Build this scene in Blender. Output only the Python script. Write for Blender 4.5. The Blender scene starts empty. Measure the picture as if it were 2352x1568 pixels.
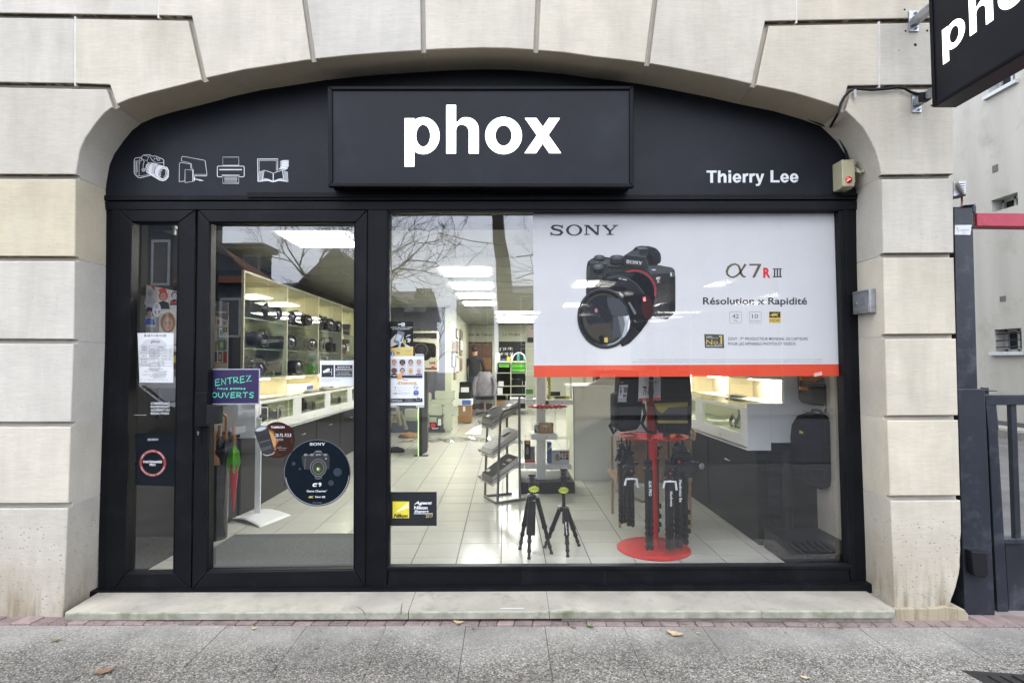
import bpy, bmesh, math, random
from mathutils import Vector, Matrix
random.seed(7)
SC = bpy.context.scene
COL = SC.collection
# ------------------------------------------------------------------ camera
F, YAW, PITCH, ROLL, H = 1300.6, math.radians(.681), math.radians(2.172), math.radians(-.280), 1.331
cy, sy, cp, sp = math.cos(YAW), math.sin(YAW), math.cos(PITCH), math.sin(PITCH)
FWD = Vector((sy*cp, cy*cp, sp)); _r = Vector((cy, -sy, 0)); _u = _r.cross(FWD)
RGT = _r*math.cos(ROLL) + _u*math.sin(ROLL); UPV = -_r*math.sin(ROLL) + _u*math.cos(ROLL)
EYE = Vector((0, 0, H))
cam_d = bpy.data.cameras.new('camera'); cam = bpy.data.objects.new('camera', cam_d); COL.objects.link(cam)
m = Matrix((RGT, UPV, -FWD)).transposed().to_4x4(); m.translation = EYE; cam.matrix_world = m
cam_d.sensor_width = 36; cam_d.lens = F/2352*36; cam_d.clip_start = .05; cam_d.clip_end = 600
SC.camera = cam
# ------------------------------------------------------------------ sky, sun, exposure
SUN_EL, SUN_AZ = 58, 190          # overcast: a broad soft sun high behind the camera, to the left
w = bpy.data.worlds.new('World'); SC.world = w; w.use_nodes = True
nt = w.node_tree; nt.nodes.clear()
sky = nt.nodes.new('ShaderNodeTexSky'); sky.sky_type = 'NISHITA'; sky.sun_disc = False
sky.sun_elevation = math.radians(SUN_EL); sky.sun_rotation = math.radians(SUN_AZ)
sky.air_density = 1.0; sky.dust_density = 6.0; sky.ozone_density = 1.0
hs = nt.nodes.new('ShaderNodeHueSaturation'); hs.inputs['Saturation'].default_value = .36
bg = nt.nodes.new('ShaderNodeBackground'); bg.inputs['Strength'].default_value = .15
ow = nt.nodes.new('ShaderNodeOutputWorld')
tc = nt.nodes.new('ShaderNodeTexCoord'); cn = nt.nodes.new('ShaderNodeTexNoise'); cn.inputs['Scale'].default_value = 2.2; cn.inputs['Detail'].default_value = 5
cr = nt.nodes.new('ShaderNodeMapRange'); cr.inputs['To Min'].default_value = .82; cr.inputs['To Max'].default_value = 1.18
mu = nt.nodes.new('ShaderNodeVectorMath'); mu.operation = 'SCALE'
nt.links.new(tc.outputs['Generated'], cn.inputs['Vector']); nt.links.new(cn.outputs['Fac'], cr.inputs['Value'])
nt.links.new(sky.outputs[0], hs.inputs['Color']); nt.links.new(hs.outputs[0], mu.inputs[0]); nt.links.new(cr.outputs[0], mu.inputs['Scale'])
cl = nt.nodes.new('ShaderNodeMix'); cl.data_type = 'RGBA'; cl.inputs['Factor'].default_value = .9     # the cloud layer that covers the blue
cg = nt.nodes.new('ShaderNodeVectorMath'); cg.operation = 'SCALE'; cg.inputs[0].default_value = (8.3, 9.0, 10.5); nt.links.new(cr.outputs[0], cg.inputs['Scale'])
nt.links.new(mu.outputs[0], cl.inputs['A']); nt.links.new(cg.outputs[0], cl.inputs['B']); nt.links.new(cl.outputs['Result'], bg.inputs['Color']); nt.links.new(bg.outputs[0], ow.inputs['Surface'])
sd = bpy.data.lights.new('sun', 'SUN'); so = bpy.data.objects.new('sun', sd); COL.objects.link(so)
sd.energy = .6; sd.angle = math.radians(50); sd.color = (1, .975, .94)
el, az = math.radians(SUN_EL), math.radians(SUN_AZ)
so.rotation_euler = Vector((math.sin(az)*math.cos(el), math.cos(az)*math.cos(el), math.sin(el))).to_track_quat('Z', 'Y').to_euler()
SC.view_settings.view_transform = 'Standard'; SC.view_settings.look = 'None'
SC.view_settings.gamma = 1; SC.view_settings.use_curve_mapping = False
SC.view_settings.exposure = 1.42
SC.render.engine = 'CYCLES'
SC.cycles.use_denoising = True
SC.cycles.max_bounces = 8; SC.cycles.transparent_max_bounces = 16; SC.cycles.glossy_bounces = 4
SC.cycles.sample_clamp_indirect = 6; SC.cycles.caustics_reflective = False; SC.cycles.caustics_refractive = False

# ------------------------------------------------------------------ measuring
K = 1.7415
def ray(x, y): return RGT*(x-1176) + UPV*(784-y) + FWD*F
def at(x, y, Y):
    d = ray(x, y); return EYE + d*(Y/d.y)
def atz(x, y, z=0.0):
    d = ray(x, y); return EYE + d*((z-H)/d.z)
def atx(x, y, X):
    d = ray(x, y); return EYE + d*(X/d.x)
REG = dict(A=(0,0,1.68), B=(1300,0,1.68), C=(2700,0,1.685), D=(380,820,2.01), E=(380,1550,1.8445), G=(1500,820,2.703),
  Q=(1500,1300,1.5686), I=(2100,820,1.7422), J=(2100,1450,1.844), S=(2650,1450,1.845), L=(3300,700,1.568), M=(3300,1500,1.274),
  N=(0,600,1.4257), O=(0,1600,1.386), ic=(500,580,3.178),tl=(2800,660,5.6), hr=(520,1080,2.529), dr=(820,1050,2.613), bk=(1800,1280,3.7325),
  lf=(1540,1270,3.484), pt=(2700,1000,3.409), pc=(2180,860,2.751), al=(3240,560,2.119), b7=(700,2200,1.568), b8=(2000,2200,1.568),
  V=(0,0,1/K))
def v(r, x, y):
    a, b, s = REG[r]; return ((a+x/s)/K, (b+y/s)/K)

# ------------------------------------------------------------------ object helpers
ORG = {}
def tag(o, label=None, cat=None, group=None, kind=None):
    if label: o['label'] = label
    if cat: o['category'] = cat
    if group: o['group'] = group
    if kind: o['kind'] = kind
    return o
def empty(name, loc=(0,0,0), label=None, cat=None, group=None, kind=None, rz=0):
    o = bpy.data.objects.new(name, None); COL.objects.link(o); o.location = loc; o.rotation_euler = (0,0,rz)
    o.empty_display_size = .1; ORG[o.name] = Vector(loc); return tag(o, label, cat, group, kind)
def kids(o): return [c for c in bpy.data.objects if c.parent == o]
def dup(root, loc, rz=0, label=None, scale=None, parent=None, _top=True):
    r = root.copy(); COL.objects.link(r)
    if _top:
        r.location = loc; r.rotation_euler = (0,0,rz)
        if scale: r.scale = (scale,)*3
        if label: r['label'] = label
    if parent: r.parent = parent
    for c in TREE.get(root.name, []):
        dup(c, None, parent=r, _top=False)
    return r
TREE = {}
class MB:
    def __init__(s): s.v=[]; s.f=[]; s.m=[]
    def add(s, vs, fs, m=0):
        b=len(s.v); s.v += [tuple(p) for p in vs]; s.f += [tuple(i+b for i in f) for f in fs]; s.m += [m]*len(fs); return s
    def box(s, x0,x1,y0,y1,z0,z1, m=0):
        vs=[(x,y,z) for x in (x0,x1) for y in (y0,y1) for z in (z0,z1)]
        return s.add(vs, [(0,1,3,2),(4,6,7,5),(0,4,5,1),(2,3,7,6),(0,2,6,4),(1,5,7,3)], m)
    def cbox(s, c, sz, R=None, m=0, taper=1):
        c=Vector(c); a,b,d=[q/2 for q in sz]; vs=[]
        for x in (-a,a):
            for y in (-b,b):
                for z in (-d,d):
                    t = taper if z>0 else 1
                    p=Vector((x*t,y*t,z)); vs.append(c+(R@p if R else p))
        return s.add(vs, [(0,1,3,2),(4,6,7,5),(0,4,5,1),(2,3,7,6),(0,2,6,4),(1,5,7,3)], m)
    def prism(s, pts, off, m=0, caps=True, ms=None):
        n=len(pts); off=Vector(off); ps=[Vector(p) for p in pts]
        vs=ps+[p+off for p in ps]; sides=[(i,(i+1)%n,(i+1)%n+n,i+n) for i in range(n)]
        s.add(vs, sides, m if ms is None else ms)
        if caps: b=len(s.v)-2*n; s.f += [tuple(range(b+n-1,b-1,-1)), tuple(range(b+n,b+2*n))]; s.m += [m,m]
        return s
    def tube(s, pts, r, n=8, m=0, cap=True):
        pts=[Vector(p) for p in pts]; k=len(pts); rs=r if isinstance(r,(list,tuple)) else [r]*k
        t0=(pts[1]-pts[0]).normalized(); ref=Vector((0,0,1)) if abs(t0.z)<.9 else Vector((1,0,0)); nrm=t0.cross(ref).normalized()
        vs=[]
        for i,p in enumerate(pts):
            t=((pts[min(i+1,k-1)]-pts[max(i-1,0)])).normalized(); nrm=(nrm-t*nrm.dot(t)).normalized(); bn=t.cross(nrm)
            for j in range(n):
                a=2*math.pi*j/n; vs.append(p+(nrm*math.cos(a)+bn*math.sin(a))*rs[i])
        fs=[(i*n+j,i*n+(j+1)%n,(i+1)*n+(j+1)%n,(i+1)*n+j) for i in range(k-1) for j in range(n)]
        if cap: fs += [tuple(range(n-1,-1,-1)), tuple((k-1)*n+j for j in range(n))]
        return s.add(vs, fs, m)
    def lathe(s, prof, c, n=20, m=0, axis=None, cap=True):
        c=Vector(c); ax=Vector(axis or (0,0,1)).normalized(); ref=Vector((0,0,1)) if abs(ax.z)<.9 else Vector((1,0,0))
        a1=ax.cross(ref).normalized(); a2=ax.cross(a1); vs=[]
        for r,h in prof:
            for j in range(n):
                a=2*math.pi*j/n; vs.append(c+ax*h+(a1*math.cos(a)+a2*math.sin(a))*max(r,1e-5))
        k=len(prof); fs=[(i*n+j,i*n+(j+1)%n,(i+1)*n+(j+1)%n,(i+1)*n+j) for i in range(k-1) for j in range(n)]
        if cap: fs += [tuple(range(n-1,-1,-1)), tuple((k-1)*n+j for j in range(n))]
        return s.add(vs, fs, m)
    def pq(s, q, Y0, Y1, m=0):       # outline measured on the plane Y0, given real depth to Y1
        return s.prism([at(x,y,Y0) for x,y in q], (0,Y1-Y0,0), m)
    def build(s, name, mats, parent=None, smooth=False, bevel=0, label=None, cat=None, group=None, kind=None, bseg=2, color=None):
        org = ORG.get(parent.name, Vector()) if parent else Vector()
        me = bpy.data.meshes.new(name); me.from_pydata([(p[0]-org.x,p[1]-org.y,p[2]-org.z) for p in s.v], [], s.f)
        if not isinstance(mats,(list,tuple)): mats=[mats]
        for q in mats: me.materials.append(q)
        if len(mats)>1: me.polygons.foreach_set('material_index', s.m)
        bm=bmesh.new(); bm.from_mesh(me); bmesh.ops.recalc_face_normals(bm, faces=bm.faces); bm.to_mesh(me); bm.free()
        if smooth:
            me.polygons.foreach_set('use_smooth', [True]*len(me.polygons)); me.set_sharp_from_angle(angle=math.radians(smooth if smooth is not True else 40))
        me.update()
        o = bpy.data.objects.new(name, me); COL.objects.link(o)
        if parent:
            o.parent = parent; ORG[o.name] = org; TREE.setdefault(parent.name, []).append(o)
        if bevel:
            b=o.modifiers.new('bevel','BEVEL'); b.width=bevel; b.segments=bseg; b.limit_method='ANGLE'; b.angle_limit=math.radians(35); b.use_clamp_overlap=True
        if color: o.color = (*color,1)
        return tag(o, label, cat, group, kind)

# ------------------------------------------------------------------ materials
MATS = {}
def pm(name, col, rough=.5, metal=0, var=.12, vs=6, bump=0, bs=60, spec=.5, emit=0, tint=False, alpha=1, coat=0, stretch=(1,1,1), dirt=None, dirt_s=3):
    if name in MATS: return MATS[name]
    if not emit: col=tuple(q*.73 for q in col); spec*=.8; dirt=tuple(q*.73 for q in dirt) if dirt else None
    mt = bpy.data.materials.new(name); mt.use_nodes=True; n=mt.node_tree.nodes; L=mt.node_tree.links
    b=n['Principled BSDF']; b.inputs['Roughness'].default_value=rough; b.inputs['Metallic'].default_value=metal
    b.inputs['Specular IOR Level'].default_value=spec; b.inputs['Coat Weight'].default_value=coat
    tcn=n.new('ShaderNodeTexCoord'); mp=n.new('ShaderNodeMapping'); mp.inputs['Scale'].default_value=stretch
    L.new(tcn.outputs['Object'], mp.inputs['Vector'])
    nz=n.new('ShaderNodeTexNoise'); nz.inputs['Scale'].default_value=vs; nz.inputs['Detail'].default_value=5; L.new(mp.outputs[0], nz.inputs['Vector'])
    mr=n.new('ShaderNodeMapRange'); mr.inputs['From Min'].default_value=.3; mr.inputs['From Max'].default_value=.7; mr.inputs['To Min'].default_value=1-var; mr.inputs['To Max'].default_value=1+var
    L.new(nz.outputs['Fac'], mr.inputs['Value'])
    sc=n.new('ShaderNodeVectorMath'); sc.operation='SCALE'; L.new(mr.outputs[0], sc.inputs['Scale'])
    if tint:
        oi=n.new('ShaderNodeObjectInfo'); s0=n.new('ShaderNodeVectorMath'); s0.operation='SCALE'; s0.inputs['Scale'].default_value=.73; L.new(oi.outputs['Color'], s0.inputs[0]); L.new(s0.outputs[0], sc.inputs[0])
    else: sc.inputs[0].default_value=col[:3]
    out=sc.outputs[0]
    if dirt:
        dn=n.new('ShaderNodeTexNoise'); dn.inputs['Scale'].default_value=dirt_s; dn.inputs['Detail'].default_value=8; dn.inputs['Roughness'].default_value=.7; L.new(tcn.outputs['Object'], dn.inputs['Vector'])
        dr=n.new('ShaderNodeMapRange'); dr.inputs['From Min'].default_value=.52; dr.inputs['From Max'].default_value=.75; L.new(dn.outputs['Fac'], dr.inputs['Value'])
        mx=n.new('ShaderNodeMix'); mx.data_type='RGBA'; L.new(dr.outputs[0], mx.inputs['Factor']); L.new(out, mx.inputs['A']); mx.inputs['B'].default_value=(*dirt,1); out=mx.outputs['Result']
    L.new(out, b.inputs['Base Color'])
    if emit: 
        b.inputs['Emission Strength'].default_value=emit; b.inputs['Emission Color'].default_value=(*col[:3],1)
    if bump:
        bn=n.new('ShaderNodeTexNoise'); bn.inputs['Scale'].default_value=bs; bn.inputs['Detail'].default_value=4; L.new(mp.outputs[0], bn.inputs['Vector'])
        bp=n.new('ShaderNodeBump'); bp.inputs['Strength'].default_value=bump; bp.inputs['Distance'].default_value=.004; L.new(bn.outputs['Fac'], bp.inputs['Height']); L.new(bp.outputs[0], b.inputs['Normal'])
    if alpha<1:
        tr=n.new('ShaderNodeBsdfTransparent'); ms=n.new('ShaderNodeMixShader'); ms.inputs[0].default_value=alpha
        L.new(tr.outputs[0], ms.inputs[1]); L.new(b.outputs[0], ms.inputs[2]); L.new(ms.outputs[0], n['Material Output'].inputs['Surface'])
    MATS[name]=mt; return mt
def glassmat(name, base=.12, tint=(1,1,1), graze=.8, rough=.0):
    if name in MATS: return MATS[name]
    mt = bpy.data.materials.new(name); mt.use_nodes=True; n=mt.node_tree.nodes; L=mt.node_tree.links; n.clear()
    o=n.new('ShaderNodeOutputMaterial'); tr=n.new('ShaderNodeBsdfTransparent'); tr.inputs[0].default_value=(*tint,1)
    gl=n.new('ShaderNodeBsdfGlossy'); gl.inputs['Roughness'].default_value=rough; ms=n.new('ShaderNodeMixShader')
    lw=n.new('ShaderNodeLayerWeight'); lw.inputs['Blend'].default_value=.5
    pw=n.new('ShaderNodeMath'); pw.operation='POWER'; pw.inputs[1].default_value=4; L.new(lw.outputs['Facing'], pw.inputs[0])
    ma=n.new('ShaderNodeMath'); ma.operation='MULTIPLY_ADD'; ma.inputs[1].default_value=graze; ma.inputs[2].default_value=base; L.new(pw.outputs[0], ma.inputs[0])
    ge=n.new('ShaderNodeNewGeometry'); iv=n.new('ShaderNodeMath'); iv.operation='SUBTRACT'; iv.inputs[0].default_value=1; L.new(ge.outputs['Backfacing'], iv.inputs[1])
    mm=n.new('ShaderNodeMath'); mm.operation='MULTIPLY'; mm.use_clamp=True; L.new(ma.outputs[0], mm.inputs[0]); L.new(iv.outputs[0], mm.inputs[1])
    nz=n.new('ShaderNodeTexNoise'); nz.inputs['Scale'].default_value=1.3; nz.inputs['Detail'].default_value=1; tcn=n.new('ShaderNodeTexCoord'); L.new(tcn.outputs['Object'], nz.inputs['Vector'])
    bp=n.new('ShaderNodeBump'); bp.inputs['Strength'].default_value=.12; bp.inputs['Distance'].default_value=.004; L.new(nz.outputs['Fac'], bp.inputs['Height']); L.new(bp.outputs[0], gl.inputs['Normal'])
    L.new(mm.outputs[0], ms.inputs[0]); L.new(tr.outputs[0], ms.inputs[1]); L.new(gl.outputs[0], ms.inputs[2]); L.new(ms.outputs[0], o.inputs[0])
    MATS[name]=mt; return mt
def em(name, col, s):
    if name in MATS: return MATS[name]
    mt=pm(name, (.8,.8,.8), emit=s); mt.node_tree.nodes['Principled BSDF'].inputs['Emission Color'].default_value=(*col,1); return mt

# stone of the facade: warm limestone with tooling, streaks, pits and splash dirt near the ground
def stone_mat(groove=False):
    mt=bpy.data.materials.new('limestone_groove' if groove else 'limestone'); mt.use_nodes=True; n=mt.node_tree.nodes; L=mt.node_tree.links; b=n['Principled BSDF']
    b.inputs['Roughness'].default_value=.9; b.inputs['Specular IOR Level'].default_value=.2
    ge=n.new('ShaderNodeNewGeometry'); oi=n.new('ShaderNodeObjectInfo')
    off=n.new('ShaderNodeVectorMath'); off.operation='MULTIPLY_ADD'; 
    cx=n.new('ShaderNodeCombineXYZ'); L.new(oi.outputs['Random'], cx.inputs[0]); L.new(oi.outputs['Random'], cx.inputs[2])
    L.new(cx.outputs[0], off.inputs[0]); off.inputs[1].default_value=(37,11,23); L.new(ge.outputs['Position'], off.inputs[2])
    def noise(scale, det=5, st=(1,1,1), rough=.6, vec=None):
        mp=n.new('ShaderNodeMapping'); mp.inputs['Scale'].default_value=st; L.new(vec or off.outputs[0], mp.inputs[0])
        z=n.new('ShaderNodeTexNoise'); z.inputs['Scale'].default_value=scale; z.inputs['Detail'].default_value=det; z.inputs['Roughness'].default_value=rough; L.new(mp.outputs[0], z.inputs['Vector']); return z.outputs['Fac']
    def rng(x, a, bb, c, d):
        r=n.new('ShaderNodeMapRange'); r.inputs['From Min'].default_value=a; r.inputs['From Max'].default_value=bb; r.inputs['To Min'].default_value=c; r.inputs['To Max'].default_value=d; L.new(x, r.inputs['Value']); return r.outputs[0]
    def mul(x, y, op='MULTIPLY'):
        q=n.new('ShaderNodeMath'); q.operation=op
        if isinstance(x,(int,float)): q.inputs[0].default_value=x
        else: L.new(x,q.inputs[0])
        if isinstance(y,(int,float)): q.inputs[1].default_value=y
        else: L.new(y,q.inputs[1])
        return q.outputs[0]
    def mix(f, a, bcol):
        q=n.new('ShaderNodeMix'); q.data_type='RGBA'; L.new(f,q.inputs['Factor']); L.new(a,q.inputs['A'])
        if isinstance(bcol,tuple): q.inputs['B'].default_value=(*bcol,1)
        else: L.new(bcol,q.inputs['B'])
        return q.outputs['Result']
    c=oi.outputs['Color']
    br=mul(rng(noise(2.2,3),.35,.65,.90,1.06), rng(noise(9,6,(2.5,1,.35)),.3,.7,.95,1.04))
    br=mul(br, rng(noise(45,5,(.35,1,2.8)),.3,.7,.92,1.05))
    sc=n.new('ShaderNodeVectorMath'); sc.operation='SCALE'; L.new(c,sc.inputs[0]); L.new(br,sc.inputs['Scale']); c=sc.outputs[0]
    c=mix(rng(noise(1.3,5,(3,1,.5)),.50,.72,0,.5), c, (.43,.39,.32))
    c=mix(rng(noise(3.5,6,(1,1,1)),.56,.72,0,.4), c, (.50,.48,.44))
    # pits
    vo=n.new('ShaderNodeTexVoronoi'); vo.inputs['Scale'].default_value=34; L.new(off.outputs[0], vo.inputs['Vector'])
    pit=mul(rng(vo.outputs['Distance'],.0,.13,1,0), rng(noise(5,2),.56,.62,0,1))
    sx=n.new('ShaderNodeSeparateXYZ'); L.new(ge.outputs['Position'], sx.inputs[0])
    low=rng(sx.outputs['Z'],.42,-.02,0,1)
    vo2=n.new('ShaderNodeTexVoronoi'); vo2.inputs['Scale'].default_value=42; L.new(off.outputs[0], vo2.inputs['Vector'])
    pit2=mul(mul(rng(vo2.outputs['Distance'],.05,.26,1,0), rng(noise(20,2),.47,.53,0,1)), rng(sx.outputs['Z'],.52,.44,0,1))
    pt=mul(pit,pit2,'MAXIMUM')
    c=mix(mul(pt,.75), c, (.16,.14,.11))
    # splash zone and drips on the lowest course
    c=mix(mul(low, rng(noise(4,6,(2,1,.6)),.35,.65,.2,.95)), c, (.36,.30,.21))
    c=mix(mul(rng(sx.outputs['Z'],.26,-.04,0,.85), rng(noise(12,5,(2.5,1,.3)),.48,.68,0,1)), c, (.20,.165,.11))
    # bounce light painted as a warm tone on downward faces; dark debris in grooves
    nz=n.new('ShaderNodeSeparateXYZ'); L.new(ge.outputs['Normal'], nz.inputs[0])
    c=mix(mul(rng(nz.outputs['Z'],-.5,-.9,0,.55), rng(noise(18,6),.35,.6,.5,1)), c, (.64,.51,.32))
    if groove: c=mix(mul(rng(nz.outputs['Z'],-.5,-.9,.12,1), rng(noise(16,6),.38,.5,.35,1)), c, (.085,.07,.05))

    sc2=n.new('ShaderNodeVectorMath'); sc2.operation='SCALE'; sc2.inputs['Scale'].default_value=.73; L.new(c,sc2.inputs[0]); L.new(sc2.outputs[0],b.inputs['Base Color'])
    hgt=mul(mul(noise(160,4,(.5,1,1.6)),.5), mul(pt,-1.5),'ADD'); hgt=mul(hgt, mul(noise(12,4),.8),'ADD')
    bp=n.new('ShaderNodeBump'); bp.inputs['Strength'].default_value=.55; bp.inputs['Distance'].default_value=.0025; L.new(hgt,bp.inputs['Height']); L.new(bp.outputs[0], b.inputs['Normal'])
    return mt
STONE = stone_mat(); GROOVE = stone_mat(True)
def aggregate_mat():
    mt=bpy.data.materials.new('washed_aggregate'); mt.use_nodes=True; n=mt.node_tree.nodes; L=mt.node_tree.links; b=n['Principled BSDF']
    b.inputs['Roughness'].default_value=.8; b.inputs['Specular IOR Level'].default_value=.3
    ge=n.new('ShaderNodeNewGeometry'); P=ge.outputs['Position']
    wn=n.new('ShaderNodeTexNoise'); wn.inputs['Scale'].default_value=60; L.new(P,wn.inputs['Vector'])
    wv=n.new('ShaderNodeVectorMath'); wv.operation='MULTIPLY_ADD'; wv.inputs[1].default_value=(.006,.006,.006); L.new(wn.outputs['Color'],wv.inputs[0]); L.new(P,wv.inputs[2]); P=wv.outputs[0]
    vo=n.new('ShaderNodeTexVoronoi'); vo.inputs['Scale'].default_value=150; L.new(P,vo.inputs['Vector'])
    ve=n.new('ShaderNodeTexVoronoi'); ve.feature='DISTANCE_TO_EDGE'; ve.inputs['Scale'].default_value=150; L.new(P,ve.inputs['Vector'])
    sx=n.new('ShaderNodeSeparateColor'); L.new(vo.outputs['Color'],sx.inputs[0])
    ra=n.new('ShaderNodeValToRGB'); e=ra.color_ramp.elements; e[0].position=0; e[0].color=(.06,.054,.046,1); e[1].position=1; e[1].color=(.62,.59,.53,1)
    for p,c in ((.22,(.12,.11,.095,1)),(.45,(.225,.208,.18,1)),(.7,(.345,.322,.285,1)),(.88,(.45,.42,.375,1))):
        q=e.new(p); q.color=c
    L.new(sx.outputs[0],ra.inputs[0])
    mo=n.new('ShaderNodeMix'); mo.data_type='RGBA'; mo.inputs['B'].default_value=(.16,.147,.125,1)
    r1=n.new('ShaderNodeMapRange'); r1.inputs['From Min'].default_value=.02; r1.inputs['From Max'].default_value=.12; r1.inputs['To Min'].default_value=.85; r1.inputs['To Max'].default_value=0; L.new(ve.outputs['Distance'],r1.inputs['Value'])
    L.new(r1.outputs[0],mo.inputs['Factor']); L.new(ra.outputs[0],mo.inputs['A'])
    # less worn, cement-filmed band along the wall where nobody walks
    sp_=n.new('ShaderNodeSeparateXYZ'); L.new(ge.outputs['Position'],sp_.inputs[0])
    bn=n.new('ShaderNodeTexNoise'); bn.inputs['Scale'].default_value=2.5; bn.inputs['Detail'].default_value=6; L.new(ge.outputs['Position'],bn.inputs['Vector'])
    ad=n.new('ShaderNodeMath'); ad.operation='MULTIPLY_ADD'; ad.inputs[1].default_value=.55; L.new(bn.outputs['Fac'],ad.inputs[0]); L.new(sp_.outputs['Y'],ad.inputs[2])
    r2=n.new('ShaderNodeMapRange'); r2.inputs['From Min'].default_value=2.98; r2.inputs['From Max'].default_value=3.25; r2.inputs['To Min'].default_value=0; r2.inputs['To Max'].default_value=.62; L.new(ad.outputs[0],r2.inputs['Value'])
    m2=n.new('ShaderNodeMix'); m2.data_type='RGBA'; m2.inputs['B'].default_value=(.44,.42,.38,1); L.new(r2.outputs[0],m2.inputs['Factor']); L.new(mo.outputs['Result'],m2.inputs['A'])
    st=n.new('ShaderNodeTexNoise'); st.inputs['Scale'].default_value=1.7; st.inputs['Detail'].default_value=8; st.inputs['Roughness'].default_value=.65; L.new(ge.outputs['Position'],st.inputs['Vector'])
    r3=n.new('ShaderNodeMapRange'); r3.inputs['From Min'].default_value=.3; r3.inputs['From Max'].default_value=.7; r3.inputs['To Min'].default_value=.48; r3.inputs['To Max'].default_value=1.06; L.new(st.outputs['Fac'],r3.inputs['Value'])
    sc=n.new('ShaderNodeVectorMath'); sc.operation='SCALE'; L.new(m2.outputs['Result'],sc.inputs[0]); L.new(r3.outputs[0],sc.inputs['Scale'])
    sc2=n.new('ShaderNodeVectorMath'); sc2.operation='SCALE'; sc2.inputs['Scale'].default_value=.73; L.new(sc.outputs[0],sc2.inputs[0]); L.new(sc2.outputs[0],b.inputs['Base Color'])
    bp=n.new('ShaderNodeBump'); bp.inputs['Strength'].default_value=.5; bp.inputs['Distance'].default_value=.003; L.new(ve.outputs['Distance'],bp.inputs['Height']); L.new(bp.outputs[0],b.inputs['Normal'])
    return mt
AGG = aggregate_mat()
MORTAR = pm('lime_mortar',(.70,.68,.64),.9,var=.15,vs=12)
BLACK = pm('black_aluminium',(.0062,.0068,.0088),.45,var=.3,vs=3,bump=.12,bs=500,spec=.16,dirt=(.014,.0145,.0165),dirt_s=5)
BLACK2 = pm('black_fascia_paint',(.0095,.011,.0165),.40,var=.3,vs=1.5,bump=.05,bs=300,spec=.24,dirt=(.019,.0215,.029),dirt_s=2.6)
RUBBER = pm('black_rubber',(.011,.011,.012),.6,spec=.2)
DARKPL = pm('black_plastic',(.016,.016,.018),.45,spec=.18)
CHAR = pm('charcoal_cloth',(.016,.0165,.019),.85,bump=.4,bs=250,spec=.15)
WHITEP = pm('white_laminate',(.93,.95,.95),.35,var=.03)
CREAM = pm('cream_laminate',(.72,.68,.52),.4,var=.03)
PAPER = pm('white_paper',(.80,.81,.82),.6,var=.02,vs=3)
INK = pm('black_ink',(.02,.02,.022),.6)
GREYINK = pm('grey_ink',(.22,.22,.23),.6)
LINK = pm('pale_grey_ink',(.52,.53,.55),.6)
WHITEINK = pm('white_vinyl',(.82,.83,.85),.45,var=.02)
REDINK = pm('red_ink',(.62,.035,.022),.5)
ORINK = pm('orange_ink',(.85,.36,.04),.5)
YEL = pm('yellow_ink',(.80,.66,.06),.5)
BLUEINK = pm('blue_ink',(.05,.12,.45),.5)
STEEL = pm('brushed_steel',(.45,.46,.47),.35,metal=.9,bump=.1)
GALV = pm('galvanised_steel',(.48,.49,.51),.42,metal=.75,var=.2,vs=30)
GREYPT = pm('grey_painted_tube',(.22,.22,.22),.4,metal=.3)
REDPT = pm('red_painted_steel',(.62,.018,.014),.7,var=.1,vs=8)
WOOD = pm('turned_wood',(.42,.20,.07),.4,var=.3,vs=15,stretch=(1,1,.2))
PANE = glassmat('window_glass',.175)
ACRYL = glassmat('clear_acrylic',.05,(.96,.97,.97))
SHELFG = glassmat('shelf_glass',.07,(.90,.95,.93))

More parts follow.
